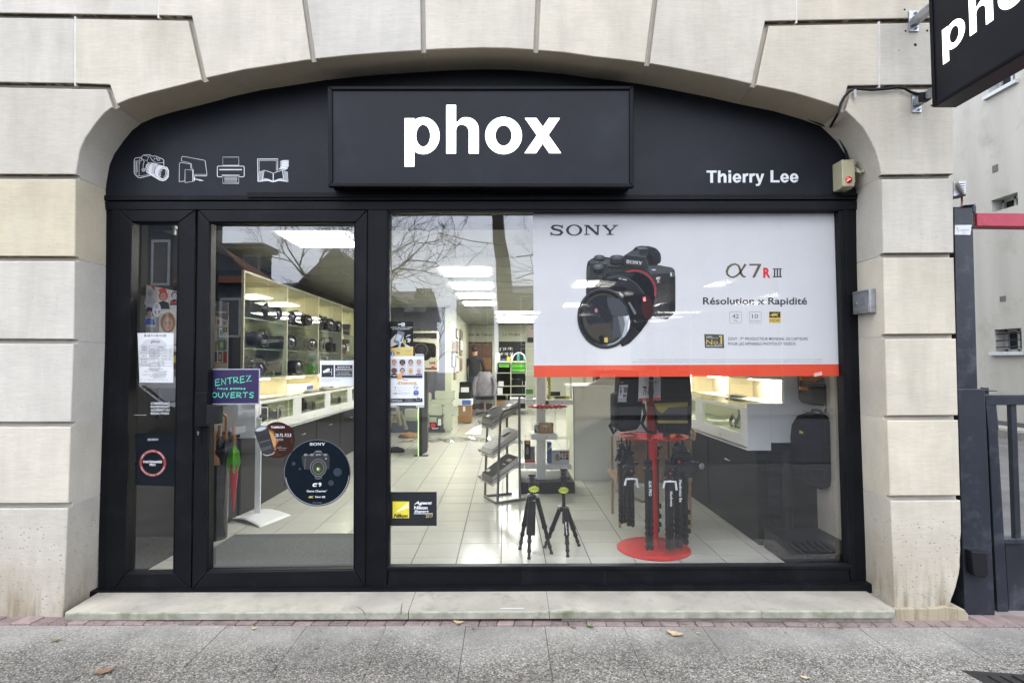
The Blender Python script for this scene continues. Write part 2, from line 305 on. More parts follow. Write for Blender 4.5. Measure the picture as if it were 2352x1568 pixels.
# ------------------------------------------------------------------ flat lettering and print
_FC = {}
def glyphs(txt, bold=0.0, shear=0.0, sp=1.0):
    k=(txt,bold,shear,sp)
    if k in _FC: return _FC[k]
    cu=bpy.data.curves.new('t','FONT'); cu.body=txt; cu.size=1; cu.offset=bold; cu.shear=shear; cu.resolution_u=3; cu.space_character=sp; cu.fill_mode='FRONT'
    o=bpy.data.objects.new('t',cu); COL.objects.link(o)
    dg=bpy.context.evaluated_depsgraph_get(); me=bpy.data.meshes.new_from_object(o.evaluated_get(dg))
    vs=[(p.co.x,p.co.y) for p in me.vertices]; fs=[tuple(f.vertices) for f in me.polygons]
    bpy.data.objects.remove(o); bpy.data.curves.remove(cu); bpy.data.meshes.remove(me)
    _FC[k]=(vs,fs); return vs,fs
CAP=None
class Flat:
    """print, vinyl and lettering lying on a real surface; each layer a hair above the one below"""
    def __init__(s, surf, reg='V', z0=.0006):
        s.surf=surf; s.reg=reg; s.k=0; s.z0=z0; s.mb={} ; s.xf=None
    def P(s, x, y, lay):
        if s.xf: x,y=s.xf(x,y)
        x,y=v(s.reg,x,y); return s.surf(x,y,s.z0+lay)
    def raw(s, vs, fs, mat):
        s.k+=1; lay=s.k*.00003
        s.mb.setdefault(mat.name,[mat,MB()])[1].add([s.P(x,y,lay) for x,y in vs], fs); return s
    def poly(s, pts, mat): return s.raw(pts,[tuple(range(len(pts)))],mat)
    def rect(s, x0,y0,x1,y1, mat): return s.poly([(x0,y0),(x1,y0),(x1,y1),(x0,y1)],mat)
    def ell(s, cx,cy_,rx,ry, mat, rot=0, n=32, a0=0, a1=360):
        c,d=math.cos(math.radians(rot)),math.sin(math.radians(rot)); pts=[]
        for i in range(n):
            a=math.radians(a0+(a1-a0)*i/(n if a1-a0==360 else n-1)); x,y=rx*math.cos(a),ry*math.sin(a); pts.append((cx+x*c-y*d, cy_+x*d+y*c))
        return s.poly(pts,mat)
    def ring(s, cx,cy_,rx,ry, w, mat, rot=0, n=36, a0=0, a1=360, w2=None):
        c,d=math.cos(math.radians(rot)),math.sin(math.radians(rot)); vs=[]; w2=w if w2 is None else w2
        full=a1-a0==360; 
        for i in range(n+1):
            a=math.radians(a0+(a1-a0)*i/n)
            for q in (0,1):
                x,y=(rx-q*w)*math.cos(a),(ry-q*w2)*math.sin(a); vs.append((cx+x*c-y*d, cy_+x*d+y*c))
        return s.raw(vs,[(2*i,2*i+1,2*i+3,2*i+2) for i in range(n)],mat)
    def rr(s, x0,y0,x1,y1,r, mat, line=0):
        pts=[]
        for cx,cy_,a0 in ((x1-r,y0+r,-90),(x1-r,y1-r,0),(x0+r,y1-r,90),(x0+r,y0+r,180)):
            for i in range(5):
                a=math.radians(a0+22.5*i); pts.append((cx+r*math.cos(a),cy_+r*math.sin(a)))
        if line: return s.stroke(pts+[pts[0]],line,mat)
        return s.poly(pts,mat)
    def stroke(s, pts, w, mat):
        vs=[]; k=len(pts); ws=w if isinstance(w,(list,tuple)) else [w]*k
        for i in range(k):
            a=pts[max(i-1,0)]; b=pts[min(i+1,k-1)]
            if pts[0]==pts[-1]:
                if i==0: a=pts[-2]
                if i==k-1: b=pts[1]
            dx,dy=b[0]-a[0],b[1]-a[1]; l=math.hypot(dx,dy) or 1; nx,ny=-dy/l*ws[i]/2,dx/l*ws[i]/2
            # widen at corners
            if 0<i<k-1:
                e1=(pts[i][0]-pts[i-1][0],pts[i][1]-pts[i-1][1]); l1=math.hypot(*e1) or 1; cs=(e1[0]*dx+e1[1]*dy)/(l1*l); f_=min(1.6,1/max(.4,abs(cs))); nx*=f_; ny*=f_
            vs += [(pts[i][0]+nx,pts[i][1]+ny),(pts[i][0]-nx,pts[i][1]-ny)]
        return s.raw(vs,[(2*i,2*i+1,2*i+3,2*i+2) for i in range(k-1)],mat)
    def text(s, txt, x, y, cap, mat, width=None, bold=.0, shear=0, align='L', rot=0, sp=1.0):
        """baseline at y, capital height cap, optional total width"""
        global CAP
        if CAP is None: CAP=max(p[1] for p in glyphs('H')[0])
        vs,fs=glyphs(txt,bold,shear,sp)
        if not vs: return s
        x0=min(p[0] for p in vs); x1=max(p[0] for p in vs); k=cap/CAP; kx=k if width is None else width/(x1-x0)
        wd=(x1-x0)*kx; ox={'L':0,'C':-wd/2,'R':-wd}[align]; c,d=math.cos(rot),math.sin(rot); out=[]
        for px,py in vs:
            a,b=(px-x0)*kx+ox, -py*k; out.append((x+a*c-b*d, y+a*d+b*c))
        return s.raw(out,fs,mat)
    def sony(s, x, y, w, h, mat, rot=0):
        """wide slab-serif wordmark in the box x,y,w,h"""
        old=s.xf; c,d=math.cos(rot),math.sin(rot)
        def xf(a,b):
            a,b=(a-60)/743*w,(b-103)/129*h; X,Y=x+a*c-b*d, y+a*d+b*c
            return old(X,Y) if old else (X,Y)
        s.xf=xf; R=s.rect
        R(430,107,482,119,mat); R(449,119,465,211,mat); R(430,211,492,223,mat)
        s.poly([(452,107),(483,107),(592,212),(592,223),(566,223),(452,118)],mat); R(572,118,592,223,mat); R(545,107,608,119,mat)
        R(627,107,692,119,mat); s.poly([(640,118),(674,118),(728,170),(728,182),(702,182)],mat); R(747,107,803,119,mat)
        s.poly([(767,118),(785,118),(729,180),(706,180)],mat); R(701,172,729,212,mat); R(677,211,755,223,mat)
        s.ring(322,167,89,65,31,mat,w2=13)
        s.stroke([(188,136),(172,119),(130,111),(92,118),(79,136),(94,152),(132,162),(172,174),(189,194),(172,216),(128,224),(88,216),(70,198)],[14,16,15,22,27,27,24,27,27,22,15,16,14],mat)
        R(186,106,199,146,mat); R(62,190,75,230,mat); s.xf=old; return s
    def build(s, name, parent, **kw):
        mats=[q[0] for q in s.mb.values()]; b=MB()
        for i,(m_,q) in enumerate(s.mb.values()): b.add(q.v,q.f,i)
        # no normal fixing needed for sheets
        return b.build(name,mats,parent,**kw)
def onY(Y): return lambda x,y,l: at(x,y,Y)+Vector((0,-l,0))
def onX(X): return lambda x,y,l: atx(x,y,X)+Vector((-l if X>0 else l,0,0))

# one-line lettering for handwriting: letter -> strokes on a 4 x 6 grid, y down
ST = {'A':'0,6 2,0 4,6|1,4 3,4','B':'0,6 0,0 3,.4 3,2.3 0,3 3.4,3.7 3.2,5.6 0,6','C':'4,.6 2,0 .3,2 .2,4 1.6,6 4,5.3','D':'0,0 0,6 2.6,5.4 4,3 2.8,.7 0,0','E':'4,0 .6,.3 .3,3 3.4,2.7|.3,3 0,6 4,5.7',
'F':'4,0 .4,.2 0,6|.2,3 3,2.8','H':'0,0 0,6|4,0 4,6|0,3 4,3','I':'1,0 1,6','J':'3,0 3,4.6 1.6,6 0,4.8','L':'0,0 0,6 3.6,6','M':'0,6 .6,0 2,4 3.6,0 4,6','N':'0,6 .4,0 3.4,6 4,0','O':'2,0 .2,1.6 .1,4.2 2,6 3.9,4.2 3.9,1.6 2,0',
'P':'0,6 0,0 3.4,.6 3.2,3 0,3.2','R':'0,6 .2,0 3.6,.8 3,2.8 .2,3.2 4,6','S':'4,.4 1.4,0 .2,1.6 3.6,4 3,5.8 0,5.6','T':'-.2,.2 4.4,0|2.2,.1 1.8,6','U':'.1,0 .1,4.4 1.8,6 3.6,5 4,0','V':'0,0 1.8,6 4,0','Z':'.2,.3 4,0 0,5.8 4.4,5.4',
'1':'1,1 2,0 2,6','3':'0,.4 3,.4 1.4,2.6 3.6,4.4 2,6 0,5.4','4':'2.6,6 2.6,0 0,4 4,4','5':'3.6,0 .6,0 .4,2.6 3.2,3 3,5.6 0,5.8','8':'2,2.8 .4,1.4 2,0 3.6,1.4 2,2.8 .2,4.6 2,6 3.8,4.6 2,2.8','9':'3.6,2 2,3 .4,1.6 2,0 3.6,1 3.2,6','0':'2,0 .2,1.6 .1,4.2 2,6 3.9,4.2 3.9,1.6 2,0','-':'.5,3 3,3','%':'0,6 4,0','6':'3.4,0 .6,3 .4,5.2 2,6 3.6,5 2.6,3.2 .6,3.8','7':'0,0 4,0 1.4,6',
'a':'3.6,2.6 1.4,2.2 .2,4.4 1.4,6 3.4,4.4 3.6,2.4 3.8,6','d':'3.6,3 1.4,2.4 .2,4.6 1.6,6 3.4,4.6 3.8,0 3.8,6','e':'.2,4.2 3.4,3.8 2.4,2.3 .6,3 .3,5 1.6,6 3.8,5.4','l':'1,0 1,5.4 2,6','m':'0,6 .2,2.6 1.8,3 2,6|2,3.4 3.4,2.4 4.2,6','n':'0,6 .2,2.6 2.6,2.4 3.4,3.4 3.6,6','o':'2,2.4 .2,4 1.6,6 3.6,5 3.4,3 2,2.4','s':'3.6,2.6 1,2.6 .6,3.6 3.4,4.8 2.8,6 0,5.8','t':'1.6,.6 1.4,5 2.6,6 3.6,5.4|0,2.4 3.4,2.2','u':'.2,2.4 .2,5 1.6,6 3.4,5 3.6,2.4 3.8,6','i':'1,2.6 1,6|1,1 1.1,1.3','r':'.2,6 .2,2.6 2.6,2.4','p':'.2,8 .2,2.6 2.8,2.6 3.2,4.6 .4,5.6','h':'.2,0 .2,6|.2,3.4 2.6,2.6 3.4,6'}
def hand(fl, txt, x, y, w, h, mat, t, rot=0, jit=0):
    """handwriting in a box: x,y top left; w total width; h letter height"""
    adv=[3 if c==' ' else (2.6 if c in 'Ii1l' else 5.3) for c in txt]; k=w/(sum(adv)-1.2); cx=0; c_,s_=math.cos(rot),math.sin(rot)
    for ch,a in zip(txt,adv):
        for st in ST.get(ch,'').split('|'):
            if not st: continue
            pts=[]
            for p in st.split():
                px,py=map(float,p.split(',')); X=(cx+px)*k; Y=py/6*h+random.uniform(-jit,jit); pts.append((x+X*c_-Y*s_, y+X*s_+Y*c_))
            fl.stroke(pts,t,mat)
        cx+=a
# ================================================================== THE STONE FACADE
YP, YF, YG = 3.147, 3.38, 3.425            # pier face, joinery face, glass
GZ = -.10                                   # pavement level at the wall
def gz(x): return -.032-.0128*(x+2.4)
LIM = (.665,.61,.515); RSTN = random.Random(21)
bld = empty('stone_shopfront', (0,YP,0), 'cream limestone shopfront facade with a wide flattened arch over the black glazed shop window', 'building')
ARCH = [(174,402),(176,373),(183,345),(195,318),(219,284),(239,260),(267,239),(297,227),(342,214),(410,197),(475,179),(561,160),(640,148),(713,137),(804,127),(880,121),(965,116),(1030,112),(1109,110),(1170,111),(1228,114),(1300,121),(1362,130),(1425,137),(1484,145),(1550,156),(1610,168),(1666,179),(1735,195),(1823,213),(1891,233),(1939,250),(1959,269),(1980,290),(1997,317),(2010,344),(2020,375),(2025,404)]
def arch(xa, xb):
    """points of the arch edge from xa to xb (either direction)"""
    def y_at(x):
        for a,b in zip(ARCH,ARCH[1:]):
            if a[0]<=x<=b[0]: return a[1]+(b[1]-a[1])*(x-a[0])/(b[0]-a[0])
        return ARCH[0][1] if x<ARCH[0][0] else ARCH[-1][1]
    lo,hi=min(xa,xb),max(xa,xb); p=[(lo,y_at(lo))]+[q for q in ARCH if lo+3<q[0]<hi-3]+[(hi,y_at(hi))]
    return p if xa<xb else p[::-1]
def off_poly(P, D):
    """inset each edge i (P[i]->P[i+1]) of a 2-D polygon by D[i]"""
    n=len(P); ar=sum(P[i][0]*P[(i+1)%n][1]-P[(i+1)%n][0]*P[i][1] for i in range(n)); sg=1 if ar>0 else -1; out=[]
    def line(i):
        a,b=P[i],P[(i+1)%n]; dx,dy=b[0]-a[0],b[1]-a[1]; l=math.hypot(dx,dy); nx,ny=-dy/l*sg,dx/l*sg
        return (a[0]+nx*D[i],a[1]+ny*D[i],dx/l,dy/l)
    for i in range(n):
        x1,y1,a1,b1=line(i-1); x2,y2,a2,b2=line(i); det=a1*b2-b1*a2
        if abs(det)<.08: out.append(((x1+x2)/2+0*a1 if False else x2,y2) if D[i]>=D[i-1] else (P[i][0]+(x1-P[i-1][0]), P[i][1]+(y1-P[i-1][1])))
        else:
            t=((x2-x1)*b2-(y2-y1)*a2)/det; out.append((x1+a1*t,y1+b1*t))
    return out
MORT = MB(); STRIPS=set()
DEPTH = .33
def stone(pts, typ, tint=1.0, warm=0.0, groove=.014, col=None):
    """pts: outline in measured pixels on the pier face; typ: one letter per edge g groove, f flush joint, a free arch edge, o outer edge"""
    keep=[]; n0=len(pts)
    for i in range(n0):          # drop arch points that crowd a groove corner
        pv,nx=(i-1)%n0,(i+1)%n0; d1=math.dist(pts[i],pts[nx]); d0=math.dist(pts[i],pts[pv])
        if typ[i]=='a' and typ[pv]=='a' and ((typ[nx]=='g' and d1<11) or (typ[(i-2)%n0]=='g' and d0<11)): continue
        keep.append(i)
    pts=[pts[i] for i in keep]; typ=[typ[i] for i in keep]
    W=[at(x,y,YP) for x,y in pts]; P=[(p.x,p.z) for p in W]; n=len(P)
    dg={'g':groove,'f':.0030,'a':0,'o':.0,'b':.0}; db={'g':.0024,'f':.0024,'a':0,'o':0,'b':0}
    Fr=off_poly(P,[dg[t] for t in typ]); Bk=off_poly(P,[db[t] for t in typ]); Fi=off_poly(P,[dg[t]+(.0035 if t!='b' else 0) for t in typ]); b=MB()
    rings=[(Fi,YP),(Fr,YP+.0035),(Fr,YP+.032),(Bk,YP+.0322),(Bk,YP+DEPTH)]
    vs=[(x,y,z) for R,y in rings for x,z in R]; fs=[tuple(range(n)),tuple(range(4*n,5*n))]
    for k in range(4): fs += [(k*n+i,k*n+(i+1)%n,(k+1)*n+(i+1)%n,(k+1)*n+i) for i in range(n)]
    b.add(vs,fs)
    for i in range(n):
        if typ[i]=='g': b.m[2+n+i]=1
    wj=warm+RSTN.uniform(-.05,.05); tint*=RSTN.uniform(.95,1.03); c=[q*tint for q in LIM]; c[0]*=1+wj*.35; c[2]*=1-wj
    o=b.build('stone',[STONE,GROOVE],bld,color=col or c,smooth=28)
    # lime mortar behind the joints
    Mo=off_poly(P,[.0025 if t=='a' else 0 for t in typ]); MORT.prism([(x,YP+.034,z) for x,z in Mo],(0,DEPTH-.04,0))
    for i,t in enumerate(typ):
        if t=='f':
            a,c2=P[i],P[(i+1)%n]; ky=(round((a[0]+c2[0])*20),round((a[1]+c2[1])*20))
            if ky in STRIPS: continue
            STRIPS.add(ky); dx,dz=c2[0]-a[0],c2[1]-a[1]; l=math.hypot(dx,dz); nx,nz=-dz/l*.0044,dx/l*.0044
            q=[(a[0]+nx,a[1]+nz),(c2[0]+nx,c2[1]+nz),(c2[0]-nx,c2[1]-nz),(a[0]-nx,a[1]-nz)]
            MORT.prism([(x,YP+.0022,z) for x,z in q],(0,.0315,0))
    return o
def T(n,*sp):  # edge type helper: T(n, (index, type)...)
    r=['a']*n
    for i,t in sp: r[i]=t
    return r
XL=-230
# left upper courses
stone([(XL,-70),(363,-70),(363,41),(XL,32)],'bfgb',1.0)
A2=[(363,-70),(690,-70),(699,0)]+[(718.5,136)]+arch(712,470)+[(468,182),(436,42.5),(363,41)]
n=len(A2); ty=['b','g','g']+['a']*(n-7)+['a','g','g','f']; stone(A2,ty[:n],1.03)
stone([(XL,32),(171.5,38),(171.5,197),(XL,191)],'gfgb',.94)
B2=[(171.5,38),(436,42.5),(468,182)]+arch(462,266)[0:]+[(262.5,242),(248,200),(171.5,197)]
n=len(B2); ty=['g','g']+['a']*(n-6)+['a','g','g','f']; stone(B2,ty,1.0)
C1=[(XL,191),(248,200),(262.5,242)]+arch(258,174.5)+[(173.5,406),(XL,405)]
n=len(C1); ty=['g','g']+['a']*(n-5)+['a','g','b']; stone(C1,ty,.96)
# voussoirs
def vous(tl, tr, tint, warm=0):
    P=[tl[0]]+tr+arch(tr[-1][0]-1.5,tl[-1][0]+1.5)+tl[::-1][:-1]; n=len(P)
    ty=['b','g','g']+['a']*(n-5)+['g','g']; stone(P,ty,tint,warm)
J2=[(690,-70),(699,0),(718.5,136)]; J3=[(971,-70),(971,0),(972.5,115)]; J4=[(1236,-70),(1236,0),(1231,115)]; J5=[(1514,-70),(1505,0),(1487,145)]
vous(J2,J3,1.0); vous(J3,J4,1.02); vous(J4,J5,1.01)
R1=[(1762,54.5),(1732,194.5)]; R0=[(1952,202.5),(1938,249.5)]
P=[(1514,-70),(1830,-70),(1830,52.7),(1762,54.5),(1732,194.5)]+arch(1731,1488.5)+[(1487,145),(1505,0)]; n=len(P)
ty=['b','f','g','g']+['a']*(n-7)+['a','g','g']; stone(P,ty,.98,.03)
XR=2190
stone([(1830,-70),(XR,-70),(XR,46),(1830,52.7)],'bogf',.96)
P=[(1762,54.5),(2020,49.2),(2020.5,201),(1952,202.5),(1938,249.5)]+arch(1937,1733.5)+[(1732,194.5)]; n=len(P)
ty=['g','f','g','g']+['a']*(n-5)+['g']; ty[-2]='a'; stone(P,ty,.95)
stone([(2020,49.2),(XR,46),(XR,199.5),(2020.5,201)],'gogf',.93,.03)
P=[(1952,202.5),(XR,199.5),(XR,405),(2026,407)]+arch(2024.5,1939.5)+[(1938,249.5)]; n=len(P)
ty=['g','o','g']+['a']*(n-4)+['g']; ty[-2]='a'; stone(P,ty,.97,.02)
# piers
LJ=[(406,405,173.5),(594.5,593,171.5),(784.5,783,169),(974.5,975,162),(1160.7,1163,156),(1423,1425,145)]
tint=[(.94,.09),(.97,0),(.99,0),(1.0,.02),(.90,0)]
for k in range(5):
    a,b=LJ[k],LJ[k+1]
    stone([(XL,a[1]),(a[2],a[0]),(b[2],b[0]),(XL,b[1])],'ga'+('g' if k<4 else 'o')+'b',*tint[k])
RJ=[(406.5,2026,2189,405),(587,2028.5,2191,586),(773,2033,2196,772),(960,2038,2201,959),(1144,2045,2206,1143),(1398,2055.5,2212,1397)]
for k in range(5):
    a,b=RJ[k],RJ[k+1]
    if k<4: stone([(a[1],a[0]),(a[2],a[3]),(b[2],b[3]),(b[1],b[0])],'goga',(1.0,1.01,1.01,1.0)[k],.02)
    else:
        rag=[(2207,1160),(2207.5,1186),(2208,1222),(2206,1240),(2206.5,1262),(2205,1284),(2205.5,1300),(2203,1318),(2199,1334),(2196,1347),(2191,1362),(2186,1374)]
        P=[(a[1],a[0]),(a[2],a[3])]+rag+[(2180,1397),(b[1],b[0])]; stone(P,'g'+'o'*(len(P)-3)+'oa',.91)
MORT.build('mortar_joint',MORTAR,bld)
# the rest of the front above and beside the frame of the photograph
b=MB(); z1=at(1176,-70,YP).z; xl=at(XL,700,YP).x; xr=at(XR,300,YP).x
b.box(xl-7,xr,YP,YP+DEPTH,z1,z1+4.2); b.box(xl-7,xl,YP,YP+DEPTH,-.3,z1)
b.build('upper_wall',STONE,bld,color=LIM)
# low rubble plinth under the right pier
b=MB(); pl=[at(2057,1397,YP-.02),at(2150,1396,YP-.02),at(2172,1392,YP-.02),at(2216,1399,YP-.02),at(2226,1412,YP-.02),at(2226,1440,YP-.02),at(2057,1440,YP-.02)]
b.prism(pl,(0,.3,0)); b.build('plinth_stone',STONE,bld,bevel=.006,color=(.47,.41,.28))
# broken lower corner and side wall of the pier (end of the building)
b=MB(); b.box(xr-.32,xr+.0,YP+DEPTH,16.6,-.3,z1+4.2); b.build('side_wall',STONE,bld,color=LIM)
# doorstep slab in three lengths, stepped plinth below it to the right
step = empty('stone_doorstep', (0,3.1,-.07), 'long worn limestone doorstep with mossy front edge under the shop window', 'doorstep')
STEPM = pm('worn_limestone_step',(.39,.36,.30),.85,var=.2,vs=4,bump=.8,bs=60,dirt=(.24,.235,.185),dirt_s=9)
STEPF = pm('mossy_step_edge',(.36,.35,.28),.9,var=.25,vs=14,bump=.6,bs=70,dirt=(.10,.125,.045),dirt_s=5)
def zt(x,y): return at(x,y,3.10)
cuts=[(148,1406.5),(938,1404),(1262,1402.5),(1750,1402),(2056,1402)]
for i in range(4):
    (xa,ya),(xb,yb)=cuts[i],cuts[i+1]; A,B=at(xa,ya,3.095),at(xb,yb,3.095); zb=.012
    b=MB(); th=.042; gp=.0015 if i in (0,1) else .0006
    for lo,hi,y0 in ((0,-th,0),):
        vs=[(A.x+gp,3.10,A.z),(B.x-gp,3.10,B.z),(B.x-gp,3.47,B.z+zb),(A.x+gp,3.47,A.z+zb),(A.x+gp,3.095,A.z-.006),(B.x-gp,3.095,B.z-.006),(A.x+gp,3.097,A.z-th),(B.x-gp,3.097,B.z-th),(A.x+gp,3.47,A.z-th),(B.x-gp,3.47,B.z-th)]
        b.add(vs,[(0,1,2,3),(2,3,8,9)],0); b.add(vs,[(0,1,5,4),(4,5,7,6),(0,3,8,6,4),(1,2,9,7,5),(6,7,9,8)],1)
    b.build('slab',[STEPM,STEPF],step,bevel=.0025)
b=MB()
for q in ([(380,385),(398,358),(432,326)],[(1192,404),(1180,378),(1140,352),(1080,338),(1010,328)],[(1418,400),(1417,372),(1426,330)]):
    pts=[atz(*v('b7',x,y),at(1000,1404,3.095).z+.0035) for x,y in q]; b.tube(pts,.0022,5)
b.build('crack',pm('dirty_crack',(.09,.09,.06),.95),step,kind='stuff')
b=MB(); rg=random.Random(12)
for k in range(900):
    x=rg.uniform(-3.2,3.2); y=3.062+abs(rg.gauss(0,.02))*(1 if rg.random()<.75 else -6); s_=rg.uniform(.0012,.0045); z=gz(x)+.005-(max(0,3.06-y))*.012; a=rg.uniform(0,3)
    c=Vector((x,y,z)); b.add([c+Vector((math.cos(a+q_*2.1)*s_,math.sin(a+q_*2.1)*s_,0)) for q_ in range(3)]+[c+Vector((0,0,s_*.8))],[(0,1,3),(1,2,3),(2,0,3)])
b.build('grit',pm('dark_grit',(.10,.085,.06),.9,var=.6,vs=30),None,kind='stuff',label='small dark grit and leaf crumbs along the foot of the step',cat='grit')
b=MB(); A,B=at(1290,1414,3.12),at(2057,1412,3.12)
b.box(A.x,B.x,3.118,3.45,-.25,A.z+.02); b.build('riser',STEPF,step,bevel=.003)
# ------------------------------------------------------------------ pavement
pav = empty('pavement', (0,2.6,-.12), kind='structure')
rows=[3.06,2.655,2.25]; jx=atz(1074,1426,-.1).x
base_x=[jx+.419*k for k in range(-11,10)]
rr_=random.Random(3)
for r in range(2):
    for i in range(len(base_x)-1):
        xa,xb=base_x[i]+.0009,base_x[i+1]-.0009; ya,yb=rows[r+1]+.0010,rows[r]-.0010; b=MB()
        dz=rr_.uniform(-.0015,.0015); sl=.012
        f=lambda x,y,z: (x,y,gz(x)+dz-(3.06-y)*sl+z)
        vs=[f(x,y,z) for x in (xa,xb) for y in (ya,yb) for z in (0,-.05)]
        b.add(vs,[(0,1,3,2),(4,6,7,5),(0,4,5,1),(2,3,7,6),(0,2,6,4),(1,5,7,3)]); b.build('paving_slab',AGG,pav,bevel=.0015,bseg=1)
BRICKM = pm('red_paving_brick',(.27,.135,.115),.85,var=.2,vs=14,bump=.5,bs=140,tint=True,dirt=(.17,.155,.14),dirt_s=22)
x=-3.6; i=0
while x<3.6:
    wd=.098+rr_.uniform(-.006,.006); b=MB(); dz=rr_.uniform(-.002,.003); sk=.02*(1 if x<.2 else -.4)+rr_.uniform(-.004,.004)
    vs=[(xx+(sk if yy>3.1 else 0)*(-1 if False else 1),yy,gz(xx)+dz+z) for xx in (x+.002,x+wd-.002) for yy in (3.064,3.20) for z in (.004,-.05)]
    b.add(vs,[(0,1,3,2),(4,6,7,5),(0,4,5,1),(2,3,7,6),(0,2,6,4),(1,5,7,3)]); t=rr_.uniform(.8,1.15)
    b.build('brick',BRICKM,pav,bevel=.003,bseg=1,color=(.27*t,.195*t,.18*t)); x+=wd; i+=1
JSAND = pm('joint_sand',(.11,.10,.085),.95,var=.3,vs=30,bump=.5)
b=MB(); b.add([(-6,1,-.20),(6.5,1,-.20),(6.5,3.3,-.155),(-6,3.3,-.135)],[(0,1,2,3)]); b.build('joint_bed',JSAND,pav)
b=MB(); b.add([(xr+.0,3.205,-.099),(8,3.205,-.165),(8,3.7,-.165),(xr,3.7,-.095)],[(0,1,2,3)]); b.build('concrete_threshold',pm('stained_concrete',(.27,.24,.21),.9,var=.3,vs=5,bump=.6,dirt=(.16,.18,.08),dirt_s=6),pav)
# cast iron cover at the lower right corner
cv=empty('drain_cover',atz(2300,1558,-.15),'dark cast iron drain cover set in the pavement, lower right corner','drain cover')
c0=ORG[cv.name]; b=MB(); CI=pm('cast_iron',(.035,.032,.03),.6,metal=.4,var=.3,vs=20,bump=.6)
zt_=gz(c0.x)-(3.06-c0.y)*.012
A=atz(2204,1539,zt_); B=atz(2352,1549,zt_); dx=(B-A); 
q=[A,A+dx*1.6,A+dx*1.6+Vector((.05,-.45,0)),A+Vector((.09,-.45,0))]
b.prism([Vector((p.x,p.y,zt_-.03)) for p in q],(0,0,.034)); b.build('plate',CI,cv,bevel=.003)
b=MB()
for k in range(6): b.prism([Vector((A.x+.08+k*.055,A.y-.06-.1*0,zt_+.0045)),Vector((A.x+.11+k*.055,A.y-.06,zt_+.0045)),Vector((A.x+.15+k*.055,A.y-.30,zt_+.0045)),Vector((A.x+.12+k*.055,A.y-.30,zt_+.0045))],(0,0,.006))
b.build('raised_rib',CI,cv)
# ------------------------------------------------------------------ street behind the camera (seen in the glass)
ASPH=pm('asphalt',(.07,.07,.072),.95,var=.25,vs=3,bump=.5,bs=80,spec=.1)
b=MB(); b.add([(-90,-90,-.30),(90,-90,-.30),(90,40,-.30),(-90,40,-.30)],[(0,1,2,3)]); b.build('ground',pm('distant_ground',(.05,.05,.045),.95,var=.3,vs=.5,spec=.1),kind='structure')
b=MB(); b.add([(-60,-9,-.27),(60,-9,-.27),(60,-1.6,-.27),(-60,-1.6,-.27)],[(0,1,2,3)]); b.build('road',ASPH,kind='structure')
b=MB(); b.box(-60,60,-1.6,-1.45,-.29,-.155); b.box(-60,60,-9.15,-9,-.29,-.155); b.build('kerb',pm('granite_kerb',(.06,.06,.058),.95,spec=.1),kind='structure')
b=MB(); b.add([(-4.6,2.248,gz(-4.6)-.012),(4.2,2.248,gz(4.2)-.012),(4.2,-1.45,-.156),(-4.6,-1.45,-.156)],[(0,1,2,3)]); b.box(-60,60,-1.45,1.43,-.29,-.2); b.box(-60,-4.6,-1.45,1.43,-.21,-.165); b.box(4.2,60,-1.45,1.43,-.21,-.165); b.box(-60,60,-12,-9.15,-.29,-.15); b.box(-60,-4.6,1.43,3.2,-.29,-.165); b.box(4.2,9,1.43,3.2,-.29,-.165); b.build('far_pavement',pm('grey_paving',(.11,.107,.10),.95,var=.2,vs=4,spec=.1),kind='structure')
